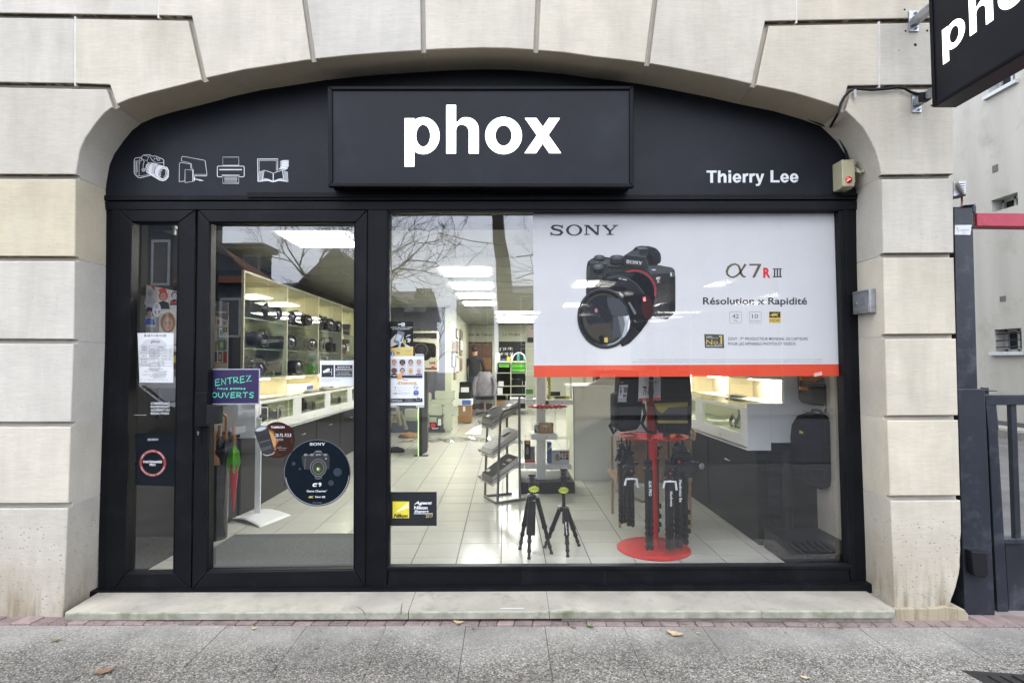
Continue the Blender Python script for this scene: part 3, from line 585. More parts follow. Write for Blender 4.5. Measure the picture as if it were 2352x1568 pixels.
# ================================================================== JOINERY
fas = empty('shop_fascia',(0,3.37,2.3),'black arched fascia board over the shop window with white icons and owner name','fascia')
b=MB(); back=[(233,457),(228,400),(232,350),(262,310),(288,280),(330,258),(460,228),(615,190),(804,163),(1037,150),(1221,156),(1464,180),(1697,222),(1891,275),(1940,300),(1962,340),(1985,400),(1985,457)]
b.pq(back,3.385,3.41); b.build('board',BLACK2,fas)
b=MB(); q=[(236,448),(1973,446),(1973,458),(236,460)]; b.pq(q,3.372,3.40); b.build('lower_trim',BLACK,fas,bevel=.003)
b=MB(); q=[(568,441),(1127,441),(1127,452.5),(568,453)]; b.pq(q,3.362,3.38); b.build('patch_strip',BLACK,fas,bevel=.002)
def gfx_cam(f):
    W_=WHITEINK; S=f.stroke
    f.reg='ic'
    S([(122,180),(134,168),(205,158),(235,130),(318,126),(345,145),(385,142),(480,180),(494,196),(494,268)],7,W_)
    S([(122,180),(117,215),(118,350),(128,375),(165,412),(195,418),(330,385)],8,W_)
    S([(205,158),(232,190),(245,215),(232,250),(230,290)],6,W_); S([(232,190),(280,200),(305,150),(240,133)],4,W_)
    S([(280,200),(300,235)],4,W_); S([(305,150),(318,126)],4,W_); S([(318,150),(348,200)],5,W_); S([(345,190),(400,235),(494,225)],5,W_)
    S([(140,200),(130,230),(132,340),(150,375)],5,W_); S([(155,200),(150,250),(155,350)],10,W_); S([(165,200),(180,205),(180,385)],4,W_); S([(200,215),(182,250),(178,330),(184,395)],3,W_)
    S([(150,385),(200,398),(300,375)],4,W_); f.ring(200,190,20,16,5,W_); f.ring(428,190,20,13,5,W_); f.ell(402,172,9,6,W_); f.ell(376,178,9,6,W_)
    f.ring(236,318,22,22,6,W_); f.ring(236,318,10,10,4,W_)
    # lens barrel
    f.poly([(262,300),(270,255),(300,228),(345,225),(540,285),(560,330),(556,410),(520,450),(480,462),(440,450),(300,370),(270,345)],W_)
    f.ring(310,290,34,62,7,BLACK2,rot=20,a0=100,a1=280); f.ring(330,295,36,66,5,BLACK2,rot=20,a0=100,a1=280)
    for k in range(9): S([(352+k*1.2-k*3.0,252+k*13),(398-k*3,262+k*13)],4,BLACK2)
    f.ring(430,330,52,84,6,BLACK2,rot=15,a0=90,a1=280)
    f.ell(486,365,66,90,W_,rot=15); f.ring(486,366,60,82,5,BLACK2,rot=15); f.ell(486,366,46,62,BLACK2,rot=12); f.ring(486,366,36,50,5,W_,rot=12,a0=-60,a1=60); f.ring(486,366,36,50,5,W_,rot=12,a0=120,a1=240)
    f.reg='V'
fl=Flat(onY(3.385),'ic'); gfx_cam(fl); fl.build('camera_icon',fas)
fl=Flat(onY(3.385),'ic'); S=fl.stroke; W_=WHITEINK
S([(718,205),(720,160),(728,148),(760,150),(1005,195),(1020,205),(1043,380),(1036,394),(868,394)],5,W_); S([(718,205),(800,222),(845,240),(852,305)],4,W_); S([(872,376),(1040,376)],4,W_); fl.ell(901,387,4,4,W_)
S([(690,468),(692,240),(700,227),(720,226),(820,240),(835,250),(840,306)],5,W_); S([(690,468),(758,460)],5,W_); S([(765,312),(862,322),(860,465),(768,480),(762,470),(765,312)],5,W_); S([(852,305),(868,314),(868,470)],4,W_)
fl.poly([(876,405),(888,405),(892,430),(960,440),(1006,456),(935,458),(950,450),(890,440),(886,460),(876,460)],W_); fl.build('screens_icon',fas)
fl=Flat(onY(3.385),'ic'); S=fl.stroke
S([(1244,156),(1447,156),(1447,260),(1244,260),(1244,156)],5,W_); fl.rr(1174,270,1516,406,16,W_,line=8); fl.rr(1198,308,1488,322,6,W_); fl.rect(1232,392,1458,412,BLACK2)
S([(1232,408),(1232,384),(1456,384),(1456,408)],5,W_); S([(1244,396),(1447,396),(1447,488),(1244,488),(1244,396)],5,W_)
for k in range(4): S([(1264,413+17*k),(1428,413+17*k)],5,W_)
fl.build('printer_icon',fas)
fl=Flat(onY(3.385),'ic'); S=fl.stroke
S([(1690,465),(1686,178),(1942,178),(1942,328)],8,W_); S([(1706,340),(1704,196),(1924,196),(1924,328)],5,W_)
for sx_ in (1,-1):
    m=lambda x: 1885+sx_*(x)
    for k in range(4): S([(m(186-16*k),472-3*k),(m(180-14*k),345-5*k),(m(166-14*k),344-5*k)],6,W_); S([(m(8),470-4*k),(m(70),455-6*k),(m(184-16*k),466-9*k)],5,W_)
    S([(m(4),360),(m(60),338),(m(116),324),(m(132),424),(m(60),438),(m(4),472)],6,W_); S([(m(2),360),(m(2),474)],6,W_)
    continue
    fl.poly([(m(6),472),(m(190),472),(m(180),345),(m(162),345),(m(160),338),(m(142),338),(m(136),330),(m(120),328),(m(118),322),(m(6),358)],W_)
    for k in range(4): fl.poly([(m(9),462-5*k*0-4),(m(126+12*k+8),462-22+10*k+0),(m(122+16*k),334+4*k),(m(126+16*k),334+4*k),(m(140+15*k-2),446-3+7*k),(m(9),468)],BLACK2) if k==3 else None
    fl.poly([(m(10),448),(m(40),440),(m(128),424),(m(112),330),(m(60),340),(m(10),364)],BLACK2)
    for k in range(3): S([(m(132+14*k),344+4*k),(m(146+14*k),440+6*k),(m(60),448+8*k),(m(8),466)],4,BLACK2)
for k in range(4): 
    y=200+k*29; x0=1972-(k==3)*14; fl.poly([(x0,y+12),(x0+35,y-4),(x0+108,y-6),(x0+112,y+14),(x0+78,y+32),(x0,y+24)],W_); S([(x0+4,y+12),(x0+72,y+18),(x0+106,y-2)],4,BLACK2)
fl.build('album_icon',fas)
fl=Flat(onY(3.385),'tl'); W_=WHITEINK; R_=fl.rect; S=fl.stroke
R_(147,126,370,174,W_); R_(228,174,292,400,W_)                                            # T
R_(400,126,459,398,W_); S([(459,268),(474,234),(506,217),(540,222),(560,252),(562,398)],[46,50,54,58,58,60],W_)   # h
R_(634,124,694,172,W_); R_(636,200,697,398,W_)                                            # i
def ltr_e(x,y):
    fl.ring(x+97,y+104,95,104,60,W_,a0=-180,a1=0,w2=46); fl.ring(x+97,y+104,95,104,60,W_,a0=42,a1=180,w2=44); R_(x+40,y+92,x+190,y+128,W_); fl.poly([(x+132,y+150),(x+190,y+148),(x+172,y+178),(x+150,y+190),(x+118,y+178)],W_)
ltr_e(730,192); ltr_e(1797,188); ltr_e(2010,188)
for x in (955,1104): R_(x,198,x+60,396,W_); S([(x+56,262),(x+70,230),(x+96,216),(x+124,222)],[40,50,54,52],W_)     # r r
fl.poly([(1237,198),(1298,198),(1341,330),(1376,198),(1438,198),(1368,392),(1348,440),(1322,466),(1284,474),(1250,468),(1247,430),(1280,430),(1302,418),(1310,398)],W_)   # y
R_(1577,122,1640,392,W_); R_(1640,345,1780,392,W_)                                        # L
fl.build('lettering',fas)
# lightbox
lb=empty('lightbox_sign',(0,3.3,2.6),'black framed lightbox sign with glowing white letters at the middle of the fascia','sign')
YB=3.255
b=MB(); b.pq([(762,208),(1447,208),(1447,424),(762,422)],YB+.012,3.384); b.build('box',BLACK2,lb)
o4=[(752,197.5),(1455.5,197),(1456,430),(753.5,428.5)]; i4=[(762.5,206),(1446,205.5),(1446.5,419.5),(763.5,418.5)]
for k,nm in enumerate(('top_rail','end_rail','bottom_rail','end_rail')):
    b=MB(); j=(k+1)%4; b.pq([o4[k],o4[j],i4[j],i4[k]],YB,YB+.035); b.build('frame_rail',BLACK,lb,bevel=.004,bseg=2)
b=MB(); b.pq([(757,202),(1451,202),(1451,425),(757,424)],YB+.03,3.384); b.build('casing',BLACK,lb)
LET=em('lit_white_letters',(1,.985,.96),1.1)
def arcp(cx,cy_,rx,ry,a0,a1,n=14): return [(cx+rx*math.cos(math.radians(a0+(a1-a0)*i/n)),cy_+ry*math.sin(math.radians(a0+(a1-a0)*i/n))) for i in range(n+1)]
def phox(f,mt,which='phox'):
    if 'p' in which:
        f.rect(535,796,600,1120,mt); f.ring(660,913,110,124,62,mt,w2=50,n=44); f.rect(535,796,597,840,mt)
    if 'h' in which:
        f.rect(815,707,880,1032,mt); f.rect(967,905,1033,1032,mt)
        o_=arcp(955,868,78,78,-90,0); vs=[(880,822)]+arcp(940,870,60,80,-140,-90,5)+arcp(953,872,80,82,-90,0)[1:]+[(1033,910),(967,910)]+arcp(925,890,42,50,0,-90)+arcp(920,880,40,44,-90,-180)[1:]
        f.poly(vs,mt)
    if 'o' in which: f.ring(1200,912,123,125,68,mt,w2=56,n=48)
    if 'x' in which:
        f.poly([(1343,795),(1421,795),(1587,1030),(1508,1030)],mt); f.poly([(1578,795),(1505,795),(1341,1030),(1418,1030)],mt)
for ch in 'phox':
    fl=Flat(onY(YB+.010),'B'); phox(fl,LET,ch); fl.build('letter',lb)
# ------------------------------------------------------------------ frames
jo=empty('shop_joinery',(0,YF,1),'black aluminium frame around the shop window, head rail, jambs and mullions','frame')
def bar(name,q,y0,y1,par=jo,bev=.003,mt=BLACK): b=MB(); b.pq(q,y0,y1); return b.build(name,mt,par,bevel=bev)
bar('head_rail',[(240,463),(1974,461),(1974,481.5),(242,481.5)],3.378,3.47)
bar('head_shadow_gap',[(236,455),(1974,453),(1974,463),(240,463.5)],3.40,3.46)
bar('left_jamb',[(240,481),(272,481.5),(257,1357),(224.5,1361)],3.392,3.47)
bar('left_jamb_stop',[(257,481),(272.5,481.5),(258,1357),(241,1358.5)],3.378,3.39)
bar('centre_mullion',[(844,481.5),(889,481.5),(888,1347),(839,1350)],3.378,3.47)
bar('right_jamb',[(1940,481.5),(1972,481),(1990,1347),(1957,1347)],3.386,3.47)
bar('right_jamb_stop',[(1938.5,481.5),(1950,481.5),(1966,1347),(1955,1347)],3.378,3.39)
bar('meeting_post',[(448.5,482),(455,482),(443,1356),(436,1356)],3.40,3.45)
def leaf(par,o4,i4,y0,y1,bead=6):
    for k in range(4):
        j=(k+1)%4
        def sh(a,b_,t): return (a[0]+(b_[0]-a[0])*t,a[1]+(b_[1]-a[1])*t)
        A,B_,C_,D_=o4[k],o4[j],i4[j],i4[k]; e=.0012
        bar('rail' if k%2==0 else 'stile',[sh(A,B_,e),sh(B_,A,e),sh(C_,D_,e),sh(D_,C_,e)],y0,y1,par,.0035)
    cx=sum(p[0] for p in i4)/4; cy2=sum(p[1] for p in i4)/4
    in2=[(p[0]+(bead*.8 if p[0]<cx else -bead*.8),p[1]+(bead*.6 if p[1]<cy2 else -bead*.7)) for p in i4]
    for k in range(4):
        j=(k+1)%4; bar('glazing_bead',[i4[k],i4[j],in2[j],in2[k]],y0+.014,y0+.05,par,.002)
sl=empty('side_light',(0,YF,1),'narrow fixed glazed panel left of the shop door','window')
leaf(sl,[(272.5,482),(448,482.5),(438,1355.5),(257.5,1357)],[(303,508.5),(411,509),(400,1316),(286.5,1318)],YF-.003,YF+.07,4)
b=MB(); b.pq([(302,506),(412,506),(402,1318),(285,1320)],YG,YG+.006); b.build('pane',PANE,sl)
door=empty('shop_door',(0,YF,1),'glazed black aluminium shop door with handle block and stickers','door')
leaf(door,[(455,482.5),(843,482.5),(838.5,1350.5),(441,1355.5)],[(480.5,509.5),(817,509.5),(815.5,1309),(474,1314)],YF-.012,YF+.07,5)
b=MB(); b.pq([(479,507),(819,507),(817,1311),(472,1316)],YG,YG+.006); b.build('pane',PANE,door)
b=MB(); b.pq([(447,902),(475,902),(474,979),(446,980)],YF-.055,YF-.012); b.build('handle_plate',BLACK,door,bevel=.003)
b=MB(); b.pq([(474,930),(502,933),(501.5,973),(473,976)],YF-.075,YF-.02); b.build('handle_block',DARKPL,door,bevel=.002)
lk=MB(); lk.pq([(447,984),(463,984),(463,1018),(447,1018)],YF-.015,YF-.012); lkp=lk.build('lock_plate',BLACK,door,bevel=.001)
c=at(456,992,YF-.016); b=MB(); b.lathe([(.006,0),(.006,.006)],c,14,axis=(0,-1,0)); b.box(c.x-.0028,c.x+.0028,c.y-.005,c.y,c.z-.018,c.z); b.build('key_cylinder',STEEL,door)
win=empty('shop_window',(0,YF,1),'large fixed plate glass shop window right of the door','window')
leaf(win,[(889.5,482),(1938,481.5),(1957,1347),(888.5,1347.5)],[(892.5,487),(1926,484.5),(1951,1303),(892,1305.5)],YF-.004,YF+.07,3)
b=MB(); b.pq([(891,485),(1928,482),(1953,1305),(890,1307)],YG,YG+.006); b.build('pane',PANE,win)
bar('sill_bead',[(888,1301),(1958,1297.5),(1958,1307),(888,1309)],YF-.012,YF+.04,win,.004)
for xj in (1200,1388): bar('bottom_panel_joint',[(xj,1311),(xj+3,1311),(xj+3,1346),(xj,1346)],YF-.0055,YF,win,.001,RUBBER)
# ================================================================== THE SHOP ROOM
TX0, TY0, TS = -.035, 3.947, .3
fl_=empty('shop_floor',(0,6,0),kind='structure')
TILE=pm('pale_floor_tile',(.60,.60,.52),.16,var=.05,vs=2,tint=True,spec=.5)
tb=MB(); g=.0028; tb.box(g,TS-g,g,TS-g,-.008,0); tile0=None; rt=random.Random(5)
cells=[(i,j) for j in range(-3,13) for i in range(-11,9)]
def tile_ok(i,j):
    x=TX0+TS*i; y=TY0+TS*j
    return y>3.35 and -2.75<x<2.6
near=[c for c in cells if tile_ok(*c)]
near=[c for c in near if not (TX0+TS*c[0]<-2.4 or TX0+TS*c[0]>1.75+.35)]
near.sort(key=lambda c:c[1]); near=near[:296]
for k,(i,j) in enumerate(near):
    if tile0 is None: tile0=tb.build('tile',TILE,fl_); o=tile0
    else: o=tile0.copy(); COL.objects.link(o)
    o.location=Vector((TX0+TS*i,TY0+TS*j,0)); t=rt.uniform(.95,1.03); o.color=(.64*t,.64*t,.57*t,1)
tile0.data.transform(Matrix.Translation(ORG[fl_.name])); 
for o in [q for q in bpy.data.objects if q.data==tile0.data]: o.location-=ORG[fl_.name]
jmax=max(c[1] for c in near); rest=MB(); done=set(near)
for j in range(-3,43):
    for i in range(-11,9):
        if (i,j) in done or TY0+TS*j<3.35: continue
        x,y=TX0+TS*i,TY0+TS*j; rest.add([(x+g,y+g,0),(x+TS-g,y+g,0),(x+TS-g,y+TS-g,0),(x+g,y+TS-g,0)],[(0,1,2,3)])
rest.build('tile_field',TILE,fl_,kind='stuff',color=(.64,.64,.57))
b=MB(); b.box(-2.95,2.75,3.46,16.4,-.12,-.004); b.build('grout_bed',pm('grout',(.06,.058,.05),.9),fl_)
b=MB(); b.box(-2.6,2.6,3.34,3.47,-.2,.03); b.build('sill_block',BLACK,fl_)
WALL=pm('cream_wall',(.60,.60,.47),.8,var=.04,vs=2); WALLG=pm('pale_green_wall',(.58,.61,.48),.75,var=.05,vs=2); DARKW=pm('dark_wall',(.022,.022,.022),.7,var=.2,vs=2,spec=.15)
CEIL=pm('ceiling_tile',(.34,.345,.31),.8,var=.02,vs=3)
b=MB(); b.box(-2.95,-2.80,3.45,16.4,0,3.0); b.build('wall_left',DARKW,kind='structure')  # unlit wall, its shade put into the dark colour
b=MB(); b.box(2.60,2.75,3.45,16.4,0,3.0); b.build('wall_right',WALLG,kind='structure'); b=MB(); b.box(2.585,2.60,3.45,4.085,0,2.9); b.build('added_dark_lining',DARKW,kind='structure')  # dark lining added to make the front of the right wall read dark
b=MB(); b.box(-2.8,2.6,16.25,16.4,0,3.0); b.build('wall_back',WALLG,kind='structure')
CZ=2.41
ce=empty('ceiling',(0,9,CZ),kind='structure')
# suspended ceiling: 0.6 m tiles between bright T bars, starting behind the window recess
b=MB(); b.box(-2.8,2.6,4.52,16.3,CZ+.012,CZ+.05); b.build('tile_field',CEIL,ce)
TB=pm('ceiling_bar',(.27,.275,.25),.5)
b=MB()
for k in range(10): x=-2.53+.6*k; b.box(x-.012,x+.012,4.52,16.25,CZ+.0095,CZ+.0125)
for k in range(20): y=4.6+.6*k; b.box(-2.8,2.6,y-.006,y+.006,CZ+.0090,CZ+.0122)
b.build('grid',TB,ce)
b=MB(); b.box(-2.8,2.6,4.50,4.52,CZ-.012,3.0); b.build('bulkhead',pm('bulkhead_grey',(.16,.165,.175),.7),ce)
b=MB(); b.box(-3.3,2.75,3.45,16.5,3.0,3.1); b.build('roof_slab',DARKW,ce)
PAN=em('led_panel',(1,.985,.92),16)
def panel(x,y,lab,w_=.56,d=.58):
    t=empty('ceiling_light',(x,y,CZ),lab,'ceiling light','square light panels in the shop ceiling')
    b=MB(); b.box(x-w_/2,x+w_/2,y-d/2,y+d/2,CZ-.004,CZ+.004); b.build('diffuser',PAN,t)
    b=MB()
    for s_ in (-1,1): b.box(x+s_*w_/2-.01,x+s_*w_/2+.01,y-d/2-.01,y+d/2+.01,CZ-.008,CZ-.0005); b.box(x-w_/2,x+w_/2,y+s_*d/2-.01,y+s_*d/2+.01,CZ-.0085,CZ-.0008)
    b.build('trim',WHITEP,t); return t
panel(-1.60,4.93,'large bright ceiling panel seen through the upper part of the shop door')
names=['nearest and largest','second nearest','third','fourth']
for k in range(4): panel(-.47,6.70+1.2*k,names[k]+' lit ceiling panel in the row left of the tree trunk reflection')
for k in range(3): panel(.28,12.2+1.25*k,['first','middle','last'][k]+' small lit ceiling panel above the back of the shop',w_=.95,d=.45)
for k,(x_,y_) in enumerate(((1.22,7.75),(1.72,8.95),(1.38,10.6),(1.95,12.6))): panel(x_,y_,['nearest','second','third','farthest'][k]+' lit ceiling panel showing through the big camera poster',w_=.56)
VENTM=pm('vent_grey',(.30,.31,.30),.6)
for (px,py,w_) in ((1900,1035,.55),(1990,1050,.4)): pass
# ------------------------------------------------------------------ left run: dark base, white drawer counter, lit glass cabinets
DBASE=pm('anthracite_base',(.014,.0145,.016),.4,var=.15,vs=2,spec=.15)
ICREAM=pm('lit_cream_lining',(.76,.68,.44),.6,var=.03)
LEDS=em('cabinet_led_strip',(1,.88,.58),60)
def cabinet_run(name,side,xb,xf,xc,xw,y0,y1,lab,zt,n,unit=1.0):
    s_=side
    t=empty(name,(s_*xf,y0,0),lab,'display counter')
    def bx(nm,xa,xb_,ya,yb,za,zb,m_,bev=.002): 
        b=MB(); b.box(min(s_*xa,s_*xb_),max(s_*xa,s_*xb_),ya,yb,za,zb); return b.build(nm,m_,t,bevel=bev)
    bx('base_cabinet',xb,xw,y0+.03,y1,0,.68,DBASE)
    k=0; y=y0
    while y<y1-.2:
        bx('base_door',xb-.006,xb-.0005,y+.034,min(y+1.0,y1)-.004,.05,.665,DBASE,.002)
        b=MB(); c=Vector((s_*(xb-.022),y+.55,.53)); b.tube([c+Vector((s_*.016,-.045,0)),c+Vector((0,-.045,0)),c+Vector((0,.045,0)),c+Vector((s_*.016,.045,0))],.005,6); b.build('door_pull',STEEL,t); y+=1.0
    # white drawer boxes with a glass front window each
    bx('counter_bottom',xf,xw,y0,y1,.69,.715,WHITEP); bx('counter_end',xf,xf+.17,y0-.02,y0,.69,1.03,WHITEP); bx('counter_end',xf+.1715,xw,y0-.019,y0,.745,1.03,WHITEP)
    y=y0
    while y<y1-.3:
        b=MB(); ye=y+unit
        def fr(ya,yb,za,zb): b.box(min(s_*(xf-.0),s_*(xf+.02)),max(s_*(xf-.0),s_*(xf+.02)),ya,yb,za,zb)
        fr(y+.002,y+.10,.70,1.0); fr(ye-.10,ye-.002,.70,1.0); fr(y+.10,ye-.10,.70,.80); fr(y+.10,ye-.10,.975,1.0)
        b.build('drawer_front',WHITEP,t,bevel=.0015)
        bx('window',xf+.009,xf+.012,y+.10,ye-.10,.80,.975,SHELFG,0)
        bx('drawer_floor',xf+.02,xw,y+.02,ye-.02,.79,.80,CREAM,0); bx('drawer_lining',xf+.36,xf+.37,y+.02,ye-.02,.80,.985,ICREAM,0)
        b=MB(); b.lathe([(.008,0),(.008,.004)],(s_*(xf-.001),y+.5,.745),10,axis=(-s_,0,0)); b.build('lock',STEEL,t)
        y+=unit
    bx('glass_top',xf,xc+.02,y0,y1,1.0,1.008,SHELFG,0); bx('counter_top',xc+.02,xw,y0,y1,1.0,1.012,WHITEP,0)
    # cabinets
    y=y0; i=0
    while y<y1-.3 and i<n:
        ye=y+unit
        bx('cabinet_side',xc,xw,y-.009,y+.009,1.012,zt,CREAM if (i or s_>0) else DBASE,.001)
        if i==0 and s_<0: bx('edge_strip',xc-.003,xc+.02,y-.0105,y+.0105,1.012,zt,pm('dull_edge_strip',(.34,.32,.24),.5),.001)
        bx('cabinet_back',xw-.02,xw,y+.01,ye-.01,1.012,zt,ICREAM,0)
        bx('cabinet_floor',xc+.003,xw-.02,y+.01,ye-.01,1.19,1.205,CREAM,.001); bx('cabinet_roof',xc,xw,y+.01,ye-.01,zt-.018,zt,CREAM,.001)
        for zz in (1.47,1.75): bx('glass_shelf',xc+.05,xw-.03,y+.012,ye-.012,zz,zz+.007,SHELFG,0); bx('shelf_edge',xc+.044,xc+.049,y+.012,ye-.012,zz-.001,zz+.009,pm('shelf_edge_green',(.30,.36,.30),.3),0)
        for h in (0,1): bx('glass_door',xc-.004,xc-.0005,y+.012+h*.49,y+.485+h*.49,1.21,zt-.004,SHELFG,0)
        bx('led_strip',xw-.05,xw-.03,y+.12,ye-.25,zt-.03,zt-.02,LEDS,0); bx('led_strip',xc+.10,xc+.115,y+.15,ye-.2,1.178,1.188,LEDS,0)
        y=ye; i+=1
    bx('cabinet_side',xc,xw,y-.009,y+.009,1.012,zt,CREAM,.001)
    return t
lc=cabinet_run('display_counter',-1,2.33,2.18,2.30,2.80,5.0,11.0,'long white display counter with lit glass cabinets along the left wall',2.16,6)
rc=cabinet_run('display_counter',1,1.84,1.75,2.02,2.60,4.12,9.1,'white display counter with lit niches along the right wall of the shop',2.1,5)
b=MB(); b.box(2.02,2.60,4.10,4.13,1.03,2.1); b.build('cabinet_end_panel',WHITEP,rc,bevel=.002)
b=MB(); b.box(1.905,2.60,4.103,4.128,0,.743); b.build('base_end_panel',DBASE,rc)
b=MB(); b.box(-2.80,-2.33,3.55,4.98,0,.69); b.build('base_cabinet',DBASE,lc,bevel=.003)
b=MB(); b.box(-2.80,-2.31,3.6,4.98,.70,.72); b.build('base_top',DARKPL,lc)
b=MB(); b.box(1.85,2.6,3.52,4.09,.0,.14); b.build('display_plinth',pm('dark_plinth',(.02,.02,.022),.4,spec=.2),None,label='low dark plinth in the right corner of the shop window',cat='plinth',bevel=.004)
b=MB(); b.box(1.885,2.60,4.085,4.10,.13,.66); b.build('dark_screen_panel',pm('dark_panel_sheen',(.012,.0125,.014),.4,spec=.15),None,label='tall dark panel under the white counter end at the right of the window',cat='panel')
# ------------------------------------------------------------------ small goods (one of each kind, then copies)
CAMB=pm('camera_black',(.014,.014,.016),.45,bump=.3,bs=300,spec=.3); LENSG=pm('lens_glass',(.02,.015,.05),.08,spec=.8)
def camera_proto():
    t=empty('camera',(0,0,-20),'x','camera','cameras and lenses on the display shelves'); o=ORG[t.name]
    def q(p): return Vector(p)+o
    b=MB(); b.cbox(q((0,0,.045)),(.13,.05,.085)); b.cbox(q((-.052,-.02,.045)),(.03,.04,.08)); b.cbox(q((0,0,.10)),(.05,.055,.035),taper=.75); b.build('body',CAMB,t,bevel=.006)
    b=MB(); b.lathe([(.034,0),(.036,.01),(.036,.05),(.039,.055),(.039,.085),(.036,.09),(.030,.086)],q((.01,-.025,.045)),18,axis=(0,-1,0)); b.build('lens',CAMB,t,smooth=True)
    b=MB(); b.lathe([(.030,0),(.018,.006),(.001,.008)],q((.01,-.108,.045)),16,axis=(0,-1,0)); b.build('front_element',LENSG,t,smooth=True)
    b=MB(); b.lathe([(.012,0),(.012,.01)],q((-.045,0,.0875)),12); b.lathe([(.014,0),(.014,.009)],q((.046,0,.0875)),12); b.build('dial',STEEL,t)
    return t
def lens_proto():
    t=empty('lens',(0,0,-21),'x','camera lens','cameras and lenses on the display shelves'); o=ORG[t.name]
    b=MB(); b.lathe([(.030,0),(.034,.01),(.034,.04),(.037,.045),(.037,.08),(.040,.085),(.042,.12),(.038,.12)],o,18); b.build('barrel',CAMB,t,smooth=True)
    b=MB(); b.lathe([(.0375,.05),(.0375,.056)],o,18); b.build('ring',GALV,t); return t
GREYBX=pm('grey_box',(.16,.17,.18),.6)
def carton(loc,sz,mt,lab,cat='box',rz=0,name='goods_box',group=None,lid=True):
    t=empty(name,loc,lab,cat,group); o=ORG[t.name]; R=Matrix.Rotation(rz,3,'Z')
    b=MB(); b.cbox(o+Vector((0,0,sz[2]/2)),sz,R); b.build('carton',mt,t,bevel=.002)
    if lid: b=MB(); b.cbox(o+Vector((0,0,sz[2]*.5))+R@Vector((0,-sz[1]/2-.0008,0)),(sz[0]*.8,.001,sz[2]*.5),R); b.build('printed_face',PAPER if mt is not PAPER else BLUEINK,t)
    return t
cp_=camera_proto(); lp_=lens_proto(); used_=[0,0]
def place(kind,loc,rz,lab,sc_=1):
    p=(cp_,lp_)[kind]
    if not used_[kind]: used_[kind]=1; p.location=loc; p.rotation_euler=(0,0,rz); p.scale=(sc_,)*3; p['label']=lab; return p
    return dup(p,loc,rz,lab,sc_)
rz_=-math.radians(80)
shn={1.207:'bottom shelf',1.479:'middle glass shelf',1.759:'top glass shelf'}
ordn=['nearest','second','third','fourth','fifth','sixth']
rs=random.Random(11)
for u in range(5):
    for zz in (1.207,1.479,1.759):
        for q_ in range(4 if u<3 else 3):
            y=5.0+u+.15+q_*(.22 if u<3 else .27); kind=0 if rs.random()<.62 else 1; 
            if u>2 and q_==1: continue
            place(kind,(-2.47+rs.uniform(-.05,.04),y,zz),math.radians(90+rs.uniform(-35,25))if kind==0 else 0,
              ('camera' if kind==0 else 'lens')+f' on the {shn[zz]} of the {ordn[u]} lit cabinet at the left wall, '+('front','second','third','rear')[q_],sc_=1.45+rs.random()*.55)
DARKBX=[pm('dark_box_print_a',(.03,.03,.035),.5),pm('dark_box_print_b',(.10,.03,.02),.5),pm('box_print_c',(.05,.10,.16),.5),pm('box_print_d',(.35,.34,.30),.5)]
for u in range(5):
    for zz in (1.207,1.479,1.759):
        for q_ in range(3 if u<3 else 2):
            nm_=('dark','red brown','blue','pale')[(u+q_)%4]; hh=rs.uniform(.12,.215)
            carton((-2.66,5.0+u+.18+q_*.3,zz),(rs.uniform(.12,.22),.13,hh),DARKBX[(u+q_)%4],f'{nm_} goods box, {shn[zz]} of the {ordn[u]} left cabinet, '+('front','middle','rear')[q_],rz=math.radians(90))
for u in range(4):
    place(u%2 if u!=1 else 0,(-2.32,5.5+u,.802),math.radians(90),f'black {"lens" if u%2 and u!=1 else "camera"} in the {ordn[u]} drawer window of the left counter',1.2)
PINK=pm('pink_plastic',(.6,.03,.12),.4); TEAL=pm('teal_card',(.05,.38,.34),.6); ORB=pm('orange_box',(.75,.22,.03),.5)
for (x,y,z,sz,mt,lab) in ((-2.45,5.55,1.21,(.09,.08,.09),PINK,'small pink camera box on the bottom shelf of the first cabinet'),(-2.42,5.06,1.48,(.03,.12,.22),TEAL,'teal card sign on the middle shelf of the first cabinet'),
   (-2.6,6.2,1.93,(.2,.18,.12),ORB,'orange box near the top of the second lit cabinet'),(-2.45,6.7,1.02,(.25,.3,.07),PAPER,'stack of white brochures on the left counter top'),(-2.4,7.3,1.02,(.2,.34,.03),PAPER,'thin pile of papers farther along the left counter'),
   (-2.45,8.3,1.48,(.16,.3,.14),ORB,'red and orange box on the middle shelf of the fourth cabinet')):
    carton((x,y,z),sz,mt,lab,rz=math.radians(90))
# brochures in the right counter and a pair of sunglasses-like straps on top
b=MB(); c=Vector((2.08,5.0,1.013)); 
for k in range(3): b.lathe([(.002,0),(.05,.01),(.055,.02),(.002,.03)],c+Vector((0,k*.11,0)),12)
b.build('lens_cloth_tray',GREYBX,label='small dark trays standing on the right counter in the lit niche',cat='tray',smooth=True)
for k in range(2):
    b=MB(); b.tube([Vector((1.86,4.45+k*.13,.802)),Vector((1.86,4.43+k*.13,.87)),Vector((1.86,4.50+k*.13,.90)),Vector((1.86,4.56+k*.13,.84)),Vector((1.86,4.52+k*.13,.802))],.014,8); b.build('lens_pouch',GREYBX,label=('left' if k else 'right')+' curled grey pouch in the first drawer window of the right counter',cat='pouch',group='pouches in the right counter window')
carton((1.9,4.85,.802),(.16,.3,.03),PAPER,'white leaflets lying in the right counter window','leaflets',rz=1.5)
